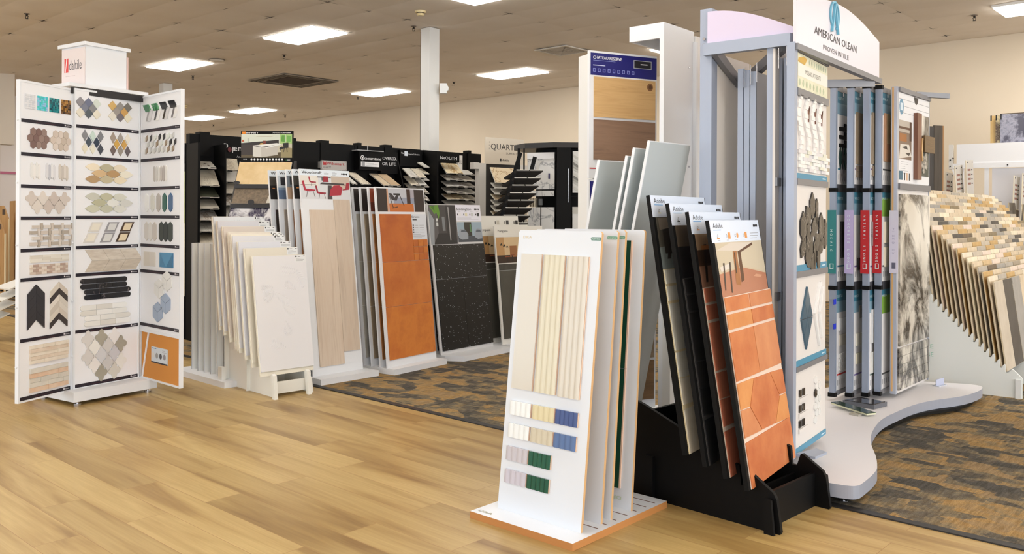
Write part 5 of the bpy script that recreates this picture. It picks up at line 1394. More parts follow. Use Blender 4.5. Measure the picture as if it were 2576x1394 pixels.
for k in range(8):
    z = 1.80 - 0.082 * k; x = -0.41 + 0.48 * (z - 0.3) / 1.69
    for c_ in range(2):
        a = LY
        o = thing('stone_sample', '%s row, %s sample of the leaning black ladder rack' % (N2O[k], 'left' if c_ == 0 else 'right'), 'stone sample', (x + 0.05 + 0.14 * c_, -0.02 + LP[1] + 0.0, z), 0, 0, 'thick samples on the ladder rack')
        o.location = (LP[0] + x + 0.04 + 0.145 * c_, LP[1] - 0.02, z)
        # slab running up towards the right-back
        mb = MB(); vs = [(0, 0, 0), (0.14, 0, 0.06 * 0), (0.14 + 0.10, 0.10, 0.075), (0.10, 0.10, 0.075)]
        th = 0.022
        vs = [(-0.17, 0.09, -0.085), (-0.03, -0.03, 0.0), (0.105, -0.03, 0.0), (-0.03, 0.09, -0.085)]
        vb = [(x_ + 0.012, y_ + 0.004, z_ - th) for x_, y_, z_ in vs]
        side = plain((44, 42, 40), 0.5)
        mb.add([vs[1], vs[2], (0.107, -0.033, -0.010), (-0.028, -0.033, -0.010)], [(0, 3, 2, 1)], plain((214, 212, 204), 0.5)); mb.add(vs, [(0, 3, 2, 1)], mott(tones2[k], tuple(min(255, v + 14) for v in tones2[k]), 12, 0.35)); mb.add(vs + vb, [(4, 5, 6, 7), (0, 4, 7, 3), (3, 7, 6, 2), (2, 6, 5, 1), (1, 5, 4, 0)], side)
        mb.build('slab', o)

# ---------------------------------------------------------------- black many-sided tile kiosk
KP = (0.60, 10.25)
t = thing('tile_kiosk', 'black many-sided kiosk with a flat canopy and large marble tile boards', 'kiosk', (KP[0], KP[1], 0), 0)
foot = [(0.02, 10.32), (0.145, 10.02), (0.46, 9.86), (0.86, 9.88), (1.16, 10.05), (1.28, 10.40), (1.16, 10.72), (0.60, 10.85), (0.14, 10.70)]
rel = [(x - KP[0], y - KP[1]) for x, y in foot]
inn = [(x * 0.80, y * 0.80) for x, y in rel]
MB().slab(rel, 2.07, 2.13, plain((30, 27, 26), 0.4)).build('canopy', t)
MB().slab([(x * .9, y * .9) for x, y in rel], 0.004, 0.12, BLACK).build('plinth', t)
MB().slab([(x * .55, y * .55) for x, y in rel], 0.12, 2.07, BLACK).build('core', t)
def seg_box(name, pa, pb, d0, d1, z0, z1, mat, parent):
    """box along the ground segment pa-pb (kiosk frame), pushed inwards by d0..d1"""
    a_, b2 = Vector(pa), Vector(pb); u = (b2 - a_).normalized(); n = Vector((-u.y, u.x))
    pts = [a_ + n * d0, b2 + n * d0, b2 + n * d1, a_ + n * d1]
    return MB().slab([tuple(p) for p in pts], z0, z1, mat).build(name, parent)
def lerp(a_, b2, k): return (a_[0] + (b2[0] - a_[0]) * k, a_[1] + (b2[1] - a_[1]) * k)
B_, C_, D_ = (0.165 - KP[0], 10.02 - KP[1]), (0.49 - KP[0], 9.90 - KP[1]), (0.86 - KP[0], 9.92 - KP[1])
# posts at the corners
for x, y, w in ((0.075, 10.02, 0.03), (0.135, 10.0, 0.018), (1.05, 10.0, 0.04)):
    MB().box(x - KP[0] - w / 2, x - KP[0] + w / 2, y - KP[1] - 0.02, y - KP[1] + 0.02, 0.12, 2.07, BLACK).build('post', t)
MB().box(0.505 - KP[0], 0.665 - KP[0], 9.86 - KP[1], 9.98 - KP[1], 0.12, 2.07, BLACK).build('post', t)
MB().tube((0.632 - KP[0], 9.852 - KP[1], 1.45), (0.632 - KP[0], 9.852 - KP[1], 1.83), 0.004, CHROME, 8).build('door_pull', t)
cal = marble((216, 216, 214), (150, 152, 156), 2.6, 0.2, 0.025)
o = seg_box('tile_board', lerp(B_, C_, .03), lerp(B_, C_, .97), 0.0, 0.02, 1.60, 2.02, cal, t)
q = MB(); q.T = Matrix.Translation((lerp(B_, C_, .03)[0], lerp(B_, C_, .03)[1], 0)) @ Matrix.Rotation(math.atan2(C_[1] - B_[1], C_[0] - B_[0]), 4, 'Z')
q.box(0.0, 0.325, -0.012, 0.0, 1.948, 2.018, plain((214, 214, 216), 0.4)).build('tile_strip', t); q3 = MB(); q3.T = q.T; q3.box(0.0, 0.325, -0.012, 0, 1.52, 1.585, cal).build('tile_strip', t)
q.T = q.T
q2 = MB(); q2.T = Matrix.Translation((lerp(B_, C_, .03)[0], lerp(B_, C_, .03)[1], 0)) @ Matrix.Rotation(math.atan2(C_[1] - B_[1], C_[0] - B_[0]), 4, 'Z')
q2.prism([(0.06, 1.72), (0.14, 1.75), (0.14, 1.88), (0.19, 1.93), (0.16, 1.93), (0.11, 1.89), (0.11, 1.77), (0.04, 1.74)], -0.008, 0, plain((196, 194, 190), 0.4)); q2.box(0.255, 0.272, -0.01, 0, 1.72, 1.78, plain((50, 44, 90), 0.4)); q2.build('trim_pieces', t)
q = MB(); q.T = q2.T
q.box(0.01, 0.16, -0.012, 0.0, 0.95, 1.395, cal).build('tile_board', t)
q = MB(); q.T = q2.T
q.box(0.175, 0.33, -0.012, 0.0, 0.95, 1.395, cal).build('tile_board', t)
q = MB(); q.T = q2.T
for x in (0.02, 0.05, 0.08):
    q.box(x, x + 0.012, 0.0, 0.10, 1.40, 1.50, plain((206, 196, 176), 0.5))
q.box(0.13, 0.17, 0.02, 0.05, 1.42, 1.49, plain((120, 122, 126), 0.4)); q.build('spare_tiles', t)
hb = MB(); x0, x1 = 0.685 - KP[0], 0.845 - KP[0]; yb = 9.88 - KP[1]
hb.box(x0, x1, yb, yb + 0.02, 1.56, 2.03, plain((206, 206, 204), 0.4)); hb.build('tile_board', t)
pol = []; r2 = random.Random(2)
for j in range(15):
    zz = 1.56 + 0.030 * j
    for (a_, b2, s_) in ((x0 + .004, (x0 + x1) / 2, -1), ((x0 + x1) / 2, x1 - .004, 1)):
        z1_, z2_ = (zz + 0.05, zz) if s_ < 0 else (zz, zz + 0.05)
        p = [(a_, z1_), (b2, z2_), (b2, z2_ + 0.028), (a_, z1_ + 0.028)]
        if max(v[1] for v in p) < 2.028: pol.append(p)
sheet('mosaic_sheet', t, pol, mats([(196, 196, 190), (160, 160, 154), (206, 206, 202), (120, 120, 116), (186, 186, 180)]), y=yb - 0.0005, t=0.004)
MB().box(x0, x1, yb, yb + 0.02, 0.95, 1.32, cal).build('tile_board', t)
MB().box(x0, x1 - 0.03, yb + 0.02, yb + 0.04, 1.28, 1.40, plain((190, 188, 180), 0.4)).build('spare_tiles', t)
for z in (1.35, 1.52):
    MB().box(x0 - 0.02, x1 + 0.4, yb + 0.03, yb + 0.05, z - 0.01, z, BLACK).build('shelf_edge', t)

# ---------------------------------------------------------------- far left: wood plank samples and a low stepped shelf
pk = wood((150, 112, 66), (176, 136, 84), 2.5, 0.5, 'z', (164, 122, 74))
t0 = None
PL = [(-8.62, 14.45, 1.48, 'front'), (-8.55, 15.35, 1.62, 'second'), (-9.02, 15.25, 1.72, 'third, leftmost'), (-8.75, 16.25, 1.82, 'fourth'), (-9.35, 16.6, 1.85, 'fifth'), (-8.55, 17.0, 2.02, 'rearmost')]
t = thing('plank_rack', 'dark low rack holding tan plank samples at the left edge of the photo', 'display rack', (-7.85, 13.75, 0), 47)
MB().box(-0.9, 1.5, -0.35, 0.35, 0.004, 0.12, BLACKM).build('rack_base', t)
for x, y, h, nm in PL:
    x, y, h = x * .88, y * .88, h * .88
    p = thing('plank_sample', 'tan wood plank sample with cut corner at the left edge, %s of its rack' % nm, 'wood sample', (x, y, 0.12), -20, 0, 'plank samples at the left edge')
    w = 0.50
    MB().prism([(-w / 2, 0), (w / 2, 0), (w / 2, h - 0.42), (w / 2 - 0.10, h - 0.22), (-w / 2, h - 0.25)], 0, 0.02, pk).box(w / 2, w / 2 + 0.012, 0, 0.02, 0, h - 0.42, plain((222, 206, 170), 0.5)).build('board', p)
    MB().box(w / 2 - 0.12, w / 2 - 0.06, -0.002, 0, h - 0.36, h - 0.28, plain((70, 52, 36), 0.5)).build('handle_slot', p)
t = thing('wall_screen', 'small black screen at the left edge of the photo, above the tan planks', 'screen', (-8.85, 14.9, 1.58), 10)
MB().box(-0.35, 0.0, 0, 0.05, 0, 0.20, BLACK).build('housing', t); MB().tube((-0.2, 0.025, -1.576), (-0.2, 0.025, 0), 0.02, BLACKM, 8).build('stand_pole', t)
# stepped tile shelf peeking out left of the tower
SPs = (-5.05, 9.2)
t = thing('stepped_shelf', 'low dark stepped shelf with white slab samples left of the mosaic tower foot', 'display rack', (SPs[0], SPs[1], 0), 20)
MB().side([(-0.3, 0.0), (0.5, 0.0), (0.5, 0.9), (0.35, 0.9), (-0.3, 0.16)], -0.06, 0.30, BLACKM).build('frame', t)
for k in range(4):
    o = thing('stone_sample', '%s white slab sample from the bottom, left of the mosaic tower foot' % ['lowest', 'second', 'third', 'fourth'][k], 'stone sample', (-5.56 + 0.07 * k, 9.02 + 0.0 * k, 0.19 + 0.115 * k), -40, 0, 'slabs on the low stepped shelf')
    mb = MB(); mb.add([(0.0, 0, 0), (0.40, 0, 0), (0.40, 0.20, 0.09), (0.13, 0.20, 0.09), (0.0, 0, -0.012), (0.40, 0, -0.012), (0.40, 0.2, 0.078), (0.13, 0.2, 0.078)], [(0, 1, 2, 3), (4, 7, 6, 5), (0, 4, 5, 1), (3, 7, 4, 0), (1, 5, 6, 2), (2, 6, 7, 3)], stones[2]); mb.build('slab', o)
    MB().box(0.03, 0.07, -0.01, 0.01, -0.027, -0.012, BLACK).box(0.17, 0.21, -0.01, 0.01, -0.035, -0.02, BLACK).build('clip', o)
# ---------------------------------------------------------------- large tile fixture on its curved white platform
OP = (1.34, 4.20); OY = 51.4
t = thing('tile_fixture', 'large blue-grey metal tile fixture with arched white header on a curved white platform', 'display fixture', (OP[0], OP[1], 0), OY)
SIGN_W = plain((222, 218, 226), 0.35)
def o_loc(x, y):
    a = R(OY); dx, dy = x - OP[0], y - OP[1]
    return (dx * math.cos(a) + dy * math.sin(a), -dx * math.sin(a) + dy * math.cos(a))
plat = [(0.99, 4.37), (1.335, 4.01), (1.44, 3.93), (1.505, 3.892), (1.54, 3.888), (1.575, 3.915), (1.73, 4.12), (1.79, 4.26), (1.84, 4.40), (1.89, 4.57), (1.94, 4.71), (2.01, 4.86), (2.14, 5.09), (2.25, 5.24), (2.38, 5.38), (2.52, 5.53), (2.66, 5.65), (2.80, 5.74), (2.93, 5.80), (3.05, 5.87), (3.16, 5.96), (3.26, 6.06), (3.34, 6.17), (3.35, 6.24), (3.29, 6.29), (3.14, 6.34), (2.9, 6.42), (2.4, 6.3), (1.6, 5.6), (0.98, 4.8), (0.93, 4.45)]
def smooth(pts, rng):
    out = list(pts)
    for _ in range(2):
        new = []
        n = len(out)
        for k in range(n):
            a, b_ = out[k], out[(k + 1) % n]
            new.append((a[0] * .75 + b_[0] * .25, a[1] * .75 + b_[1] * .25)); new.append((a[0] * .25 + b_[0] * .75, a[1] * .25 + b_[1] * .75))
        out = new
    return out
pp = [o_loc(*p) for p in smooth(plat, None)]
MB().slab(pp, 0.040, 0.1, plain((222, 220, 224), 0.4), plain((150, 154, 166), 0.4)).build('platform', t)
MB().slab([(x * 0.93 + 0.03, y * 0.93) for x, y in [o_loc(*p) for p in plat]], 0.022, 0.0395, BLACKM).build('under_frame', t)
for x, y in ((1.52, 3.98), (1.78, 4.42), (2.5, 5.62), (3.2, 6.16), (1.05, 4.5)):
    l = o_loc(x, y); MB().tube((l[0], l[1], 0.0), (l[0], l[1], 0.008), 0.018, CHROME, 12).tube((l[0], l[1], 0.008), (l[0], l[1], 0.023), 0.007, CHROME, 8).build('levelling_foot', t)
# posts and rails (local x runs right and back, local -y faces the viewer's right)
PL_ = o_loc(1.017, 4.49)
def post(x0, x1, y0, y1, z0, z1, nm='post', m=STEELBLUE):
    return MB().box(x0, x1, y0, y1, z0, z1, m).build(nm, t)
post(PL_[0] - 0.005, PL_[0] + 0.06, PL_[1] - 0.01, PL_[1] + 0.055, 0.1, 2.37, 'corner_post')
for z in (2.215, 2.185):
    MB().tube((PL_[0] - 0.004, PL_[1] + 0.03, z), (PL_[0] - 0.012, PL_[1] + 0.03, z), 0.008, CHROME, 10).build('bolt', t)
# rail across the short left side and its arched back header
rl = MB(); rl.box(-0.015, 0.025, 0.0, 0.455, 2.125, 2.185, STEELBLUE); rl.build('top_rail', t)
hd = MB(); hd.T = Matrix.Translation((0.012, 0.44, 0)) @ Matrix.Rotation(R(-90), 4, 'Z')
arc = [(0.0, 2.186)] + [(0.45, 2.186)] + [(0.45 - 0.45 * k / 10, 2.235 + 0.115 * math.cos(math.pi / 2 * (1 - k / 10)) * 1.0 if False else 2.215 + 0.135 * math.sin(math.pi / 2 * k / 10)) for k in range(11)]
hd.prism(arc, -0.008, 0.0, plain((208, 198, 222), 0.4)); hd.build('side_header', t)
# wide arched sign with the lettering
n_ = 24; L0, L1 = -0.03, 1.315
arc = [(L0, 2.128), (L1, 2.128)] + [(L1 - (L1 - L0) * k / n_, 2.345 + 0.085 * math.sin(math.pi * k / n_)) for k in range(n_ + 1)]
MB().prism(arc, -0.035, -0.022, SIGN_W).build('header_sign', t)
MB().box(L0, L1 + 0.03, -0.045, -0.012, 2.098, 2.128, GREYRAIL).build('sign_rail', t)
q = MB(); q.text('AMERICAN OLEAN', 0.215, 2.215, 0.056, -0.0365, plain((62, 58, 62), 0.5), width=0.665); q.text('PROVEN IN TILE', 0.345, 2.155, 0.036, -0.0365, plain((110, 106, 110), 0.5), width=0.40)
q.build('lettering', t)
def ao_logo(mb, x, z, s, y, m, th=0.10):
    ring = 26; f_ = lambda a, r: (x + s * 0.86 * r * math.cos(a), z + s * 0.92 * r * math.sin(a))
    for k in range(ring):
        a0, a1 = R(-70 + 320 * k / ring), R(-70 + 320 * (k + 1) / ring)
        mb.prism([f_(a0, 1 - th * 1.5), f_(a0, 1), f_(a1, 1), f_(a1, 1 - th * 1.5)], y - 0.008, y, m)
    for sx in (-1, 1):
        pts = [(x + sx * s * .05, z + s * .80), (x - sx * s * .06, z + s * .80), (x + sx * s * .50, z - s * 1.12), (x + sx * s * .66, z - s * 1.12)]
        mb.prism(pts if sx < 0 else pts[::-1], y - 0.012, y, m)
q = MB(); ao_logo(q, 0.505, 2.355, 0.082, -0.0365, plain((110, 178, 206), 0.35)); q.build('emblem', t)
# rear purple-white header and its bracket
MB().box(0.62, 1.42, 0.32, 0.33, 1.95, 2.30, plain((226, 212, 226), 0.4)).build('rear_header', t)
MB().bar((0.72, 0.30, 2.05), (1.22, -0.03, 2.09), 0.025, 0.045, GREYRAIL).build('bracket_arm', t)
MB().bar((0.0, 0.40, 2.15), (0.35, 0.42, 2.02), 0.03, 0.05, GREYRAIL).build('bracket_arm', t)
MB().bar((0.38, 0.42, 2.02), (0.02, 0.04, 2.13), 0.03, 0.05, GREYRAIL).build('bracket_arm', t)
# folded-away pages on the short side: cream page and steel page edges
pw_ = MB(); pw_.box(PL_[0] + 0.02, PL_[0] + 0.48, PL_[1] - 0.004, PL_[1] + 0.02, 0.14, 2.15, plain((236, 230, 222), 0.5)); pw_.build('swing_page', t)
MB().box(PL_[0] + 0.45, PL_[0] + 0.475, PL_[1] - 0.03, PL_[1] - 0.004, 1.50, 1.70, mott((190, 176, 150), (226, 220, 206), 30, 0.5)).build('tile_edge', t)
def uxy(s):   # points along the short side, from the sign corner towards the left post
    return (1.34 - 0.74 * s, 4.20 + 0.673 * s)
for k, (s, w, z1) in enumerate(((0.225, 0.030, 2.06), (0.190, 0.030, 2.05), (0.155, 0.030, 2.04))):
    x, y = uxy(s); l = o_loc(x, y + 0.14)
    MB().box(l[0], l[0] + 0.012, l[1] - w / 2, l[1] + w / 2, 0.14, z1, STEELBLUE).box(l[0] + 0.012, l[0] + 0.50, l[1] - 0.008, l[1] + 0.008, 0.14, z1, plain((206, 208, 214), 0.4)).build('swing_page', t)
x, y = uxy(0.105); l = o_loc(x, y); post(l[0], l[0] + 0.03, l[1] - 0.018, l[1] + 0.018, 0.1, 2.13, 'mullion')
for k, s in enumerate((0.075, 0.035)):
    x, y = uxy(s); l = o_loc(x + 0.03, y + 0.05)
    MB().box(l[0], l[0] + 0.012, l[1] - 0.016, l[1] + 0.016, 0.14, 2.08, STEELBLUE).box(l[0] + 0.012, l[0] + 0.50, l[1] - 0.006, l[1] + 0.006, 0.14, 2.08, plain((206, 208, 214), 0.4)).build('swing_page', t)
for s, z in ((0.02, 2.13), (0.06, 2.12), (0.135, 2.08), (0.17, 2.07), (0.205, 2.06)):
    x, y = uxy(s); l = o_loc(x, y + (0.13 if s > .1 else 0)); MB().tube((l[0] - 0.006, l[1], z), (l[0] - 0.006, l[1], z - 0.10), 0.003, CHROME, 8).build('hanger_pin', t)

# front page with mosaics
def rel_to(x, y, yaw):
    l = o_loc(x, y); return l, yaw - OY
fr_c = (1.511, 4.405); dxy = (math.cos(R(54.9)), math.sin(R(54.9)))
BLx, BLy = fr_c[0] - 0.26 * dxy[0], fr_c[1] - 0.26 * dxy[1]
l, yy = rel_to(BLx, BLy, 54.9)
PGW = plain((214, 209, 205), 0.5); BLU = plain((70, 136, 166), 0.45)
mb = MB(); mb.box(0, 0.525, 0.0, 0.012, 0.0, 1.97, PGW); mb.box(-0.045, 0.0, -0.008, 0.03, -0.01, 1.985, STEELBLUE)
pg = mb.build('swing_page', t, (l[0], l[1], 0.15), (0, 0, R(yy)))
for z0, z1 in ((1.945, 1.985), (1.735, 1.772), (1.305, 1.335), (0.855, 0.885), (0.40, 0.425)):
    MB().box(0, 0.527, -0.012, 0, z0, z1, GREYRAIL).build('card_rail', pg)
MB().box(0.36, 0.46, -0.02, -0.012, 1.955, 1.975, plain((190, 190, 196), 0.3, 0.5)).build('rail_clip', pg)
for z0, z1 in ((1.335, 1.362), (0.885, 0.915), (0.425, 0.452), (0.0, 0.028)):
    q = MB(); q.box(0, 0.527, -0.005, 0, z0, z1, BLU); q.rect(0.44, 0.50, z0 + 0.01, z0 + 0.016, -0.0055, plain((200, 220, 230), 0.5)); q.build('blue_band', pg)
q = MB(); q.box(0.01, 0.52, -0.006, 0, 1.775, 1.942, mott((206, 206, 176), (226, 222, 196), 10, 0.4)); q.rect(0.01, 0.52, 1.832, 1.895, -0.0065, plain((226, 224, 214), 0.5)); q.text('MOSAIC ACCENTS', 0.13, 1.852, 0.032, -0.007, plain((130, 126, 116), 0.5), width=0.26)
q.poly([(0.01, 1.90), (0.12, 1.895), (0.16, 1.93), (0.10, 1.935), (0.02, 1.92)], -0.0066, plain((200, 160, 70), 0.5))
for i in range(8):
    q.poly([(0.20 + 0.04 * i + 0.012 * math.cos(R(a)), 1.918 + 0.014 * math.sin(R(a))) for a in range(0, 360, 60)], -0.0068, plain((176, 186, 160), 0.5)); q.poly([(0.04 + 0.058 * i + 0.014 * math.cos(R(a)), 1.803 + 0.018 * math.sin(R(a))) for a in range(0, 360, 60)], -0.0068, plain((180, 190, 158), 0.5))
q.build('heading_card', pg)
# curved white mosaic
mb = MB(); pw2 = plain((232, 230, 230), 0.12); cop = plain((110, 66, 52), 0.2, 0.6)
for i in range(4):
    x = 0.05 + 0.115 * i
    pts = []
    for k in range(13):
        z = 1.48 + 0.265 * k / 12; pts.append((x + 0.028 * math.sin(2 * math.pi * (k / 12) * 1.0 + 0.6), z))
    for k in range(12):
        (xa, za), (xb, zb) = pts[k], pts[k + 1]; w = 0.020 + 0.012 * math.sin(math.pi * k / 11)
        mb.prism([(xa - w, za), (xa + w, za), (xb + w, zb), (xb - w, zb)], -0.008 - 0.004 * (k % 2), -0.0005, pw2)
for i in range(3):
    x = 0.175 + 0.115 * i
    mb.prism([(x - 0.003, 1.62), (x + 0.003, 1.62), (x + 0.016, 1.70), (x + 0.004, 1.665), (x - 0.012, 1.70)], -0.012, -0.0005, cop)
mb.build('curved_mosaic', pg)
mb = MB(); r2 = random.Random(8)
for j in range(6):
    for i in range(7):
        x = 0.045 + 0.072 * i - (0.036 if j % 2 else 0); z = 1.372 + 0.0175 * j
        if x > 0.50: continue
        c = r2.choice([(226, 226, 226), (210, 208, 212), (214, 214, 200), (232, 230, 228)]); mb.box(max(0.02, x), x + 0.070, -0.004 - r2.choice([0.002, 0.006, 0.01]), -0.0005, z, z + 0.0168, plain(c, 0.25))
mb.build('block_mosaic', pg)
# black pointed mosaic
blkm = [marble((40, 36, 34), (110, 104, 98), 9, 0.15, 0.02), marble((34, 31, 30), (120, 112, 104), 8, 0.15, 0.02)]
zc_, xc_ = 1.10, 0.30
def rotpk(cx, cz_, a, L, w):
    L, w = L * 1.16, w * 1.2
    pts = [(-w, -L + w), (0, -L), (w, -L + w), (w, L - w), (0, L), (-w, L - w)]
    ca, sa = math.cos(R(a)), math.sin(R(a))
    return [(cx + x * ca - z * sa, cz_ + x * sa + z * ca) for x, z in pts]
pol = [rotpk(.26, 1.205, 0, .062, .036), rotpk(.335, 1.175, 0, .062, .020), rotpk(.19, 1.155, 35, .055, .034), rotpk(.415, 1.095, 0, .070, .036), rotpk(.49, 1.06, 0, .070, .020), rotpk(.11, 1.10, 0, .070, .040), rotpk(.30, 1.10, -40, .060, .038), rotpk(.19, 1.05, 0, .070, .020),
       rotpk(.35, 1.02, 40, .058, .038), rotpk(.24, 1.01, 0, .060, .022), rotpk(.42, 1.00, -40, .050, .028), rotpk(.11, 1.00, -30, .055, .030), rotpk(.19, .945, 35, .060, .034), rotpk(.30, .95, 0, .070, .020), rotpk(.37, .94, 0, .060, .024), rotpk(.27, .92, -25, .055, .030)]
sheet('pointed_mosaic', pg, pol, blkm, t=0.008, gap=0.003, base=None)
# blue diamond and white sticks
tl = lambda a, b_, k: (a[0] + (b_[0] - a[0]) * k, a[1] + (b_[1] - a[1]) * k)
T_, B2, L2, R2 = (.175, .805), (.165, .490), (.082, .648), (.262, .648); mid = (.17, .648)
bl = plain((62, 92, 112), 0.15)
pol = [[tl(T_, R2, .5), T_, tl(T_, L2, .5), mid][::-1], [mid, R2, tl(T_, R2, .5)], [tl(T_, L2, .5), L2, mid], [L2, tl(L2, B2, .5), mid], [mid, tl(R2, B2, .5), R2], [tl(L2, B2, .5), B2, tl(R2, B2, .5), mid]]
def ccw(p):
    a = sum(p[i][0] * p[(i + 1) % len(p)][1] - p[(i + 1) % len(p)][0] * p[i][1] for i in range(len(p)))
    return p if a > 0 else p[::-1]
sheet('diamond_mosaic', pg, [ccw(p) for p in pol], [bl], t=0.010, gap=0.002)
mb = MB()
for pa, pb in (((.08, .81), (.03, .66)), ((.03, .65), (.09, .49))):
    pass
for (a0, a1), (b0, b1) in (((.405, .815), (.31, .66)), ((.31, .655), (.40, .485)), ((.45, .79), (.40, .66)), ((.40, .65), (.44, .52))):
    w = 0.011
    mb.prism(ccw([(a0 - w, a1), (a0 + w, a1), (b0 + w, b1), (b0 - w, b1)]), -0.012, -0.0005, plain((236, 236, 236), 0.15))
mb.build('stick_mosaic', pg)
mb = MB()
for j in range(3):
    for i in range(2):
        mb.box(0.065 + 0.055 * i, 0.098 + 0.055 * i, -0.006, -0.0005, 0.270 - 0.075 * j, 0.305 - 0.075 * j, blkm[0])
for j in range(3):
    mb.box(0.06, 0.20, -0.008, -0.0005, 0.244 - 0.075 * j, 0.264 - 0.075 * j, PGW)
mb.build('square_mosaic', pg)
pol = [hexpts(0.335 + 0.045 * (i) + (0.022 if j % 2 else 0), 0.315 - 0.034 * j, 0.024, 0.022) for j in range(7) for i in range(2) if not (j in (0, 6) and i)]
sheet('hexagon_mosaic', pg, pol, [plain((232, 230, 228), 0.2)] * 3 + [blkm[0]] + [plain((228, 228, 226), 0.2)] * 20, t=0.007, gap=0.001)
# second page just behind it
l, yy = rel_to(BLx - 0.10 * math.sin(R(54.9)) + 0.0, BLy + 0.10 * math.cos(R(54.9)), 54.9)
mb = MB(); mb.box(0.0, 0.70, 0, 0.012, 0.02, 1.97, PGW)
pg2 = mb.build('swing_page', t, (l[0], l[1], 0.15), (0, 0, R(yy)))
for z0, z1 in ((1.30, 1.34), (0.74, 0.78)):
    MB().box(0, 0.702, -0.012, 0, z0, z1, GREYRAIL).build('card_rail', pg2)
MB().box(0.55, 0.72, -0.008, 0, 1.70, 1.77, plain((122, 196, 164), 0.5)).build('green_tag', pg2)
for k in range(3):
    z = 1.40 + 0.10 * k
    MB().prism([(0.56, z), (0.68, z), (0.70, z + 0.05), (0.68, z + 0.096), (0.56, z + 0.096)], -0.009, -0.0005, mott([(222, 214, 200), (206, 202, 192), (226, 220, 208)][k], (230, 226, 216), 9, 0.3)).build('hexagon_tile', pg2)
for k, (z0, z1, xa) in enumerate(((1.03, 1.19, .73), (0.88, 1.02, .69), (0.80, 0.87, .68), (0.55, 0.60, .69))):
    MB().box(0.55, xa, -0.012, -0.0005, z0, z1, [plain((226, 222, 212), 0.4), plain((206, 200, 190), 0.4), plain((214, 206, 190), 0.4), plain((200, 196, 176), 0.4)][k]).build('tile', pg2)
MB().box(0.60, 0.70, -0.006, 0, 0.05, 0.16, plain((120, 182, 212), 0.4)).build('blue_band', pg2)
MB().prism([(0.615 + 0.035 * math.cos(R(a)), 0.40 + 0.075 * math.sin(R(a))) for a in range(0, 360, 20)], -0.02, 0, mott((120, 96, 60), (190, 170, 120), 40, 0.4)).build('oval_medallion', pg2)
q = MB(); ao_logo(q, 0.625, 1.87, 0.05, -0.001, plain((120, 170, 190), 0.4)); ao_logo(q, 0.625, 1.25, 0.045, -0.001, plain((120, 170, 190), 0.4)); q.build('emblem', pg2)
MB().slab([(0.0, -0.10), (0.12, -0.12), (0.16, -0.06), (0.0, 0.0)], 0.0, 0.012, STEELBLUE).build('foot_bracket', pg)

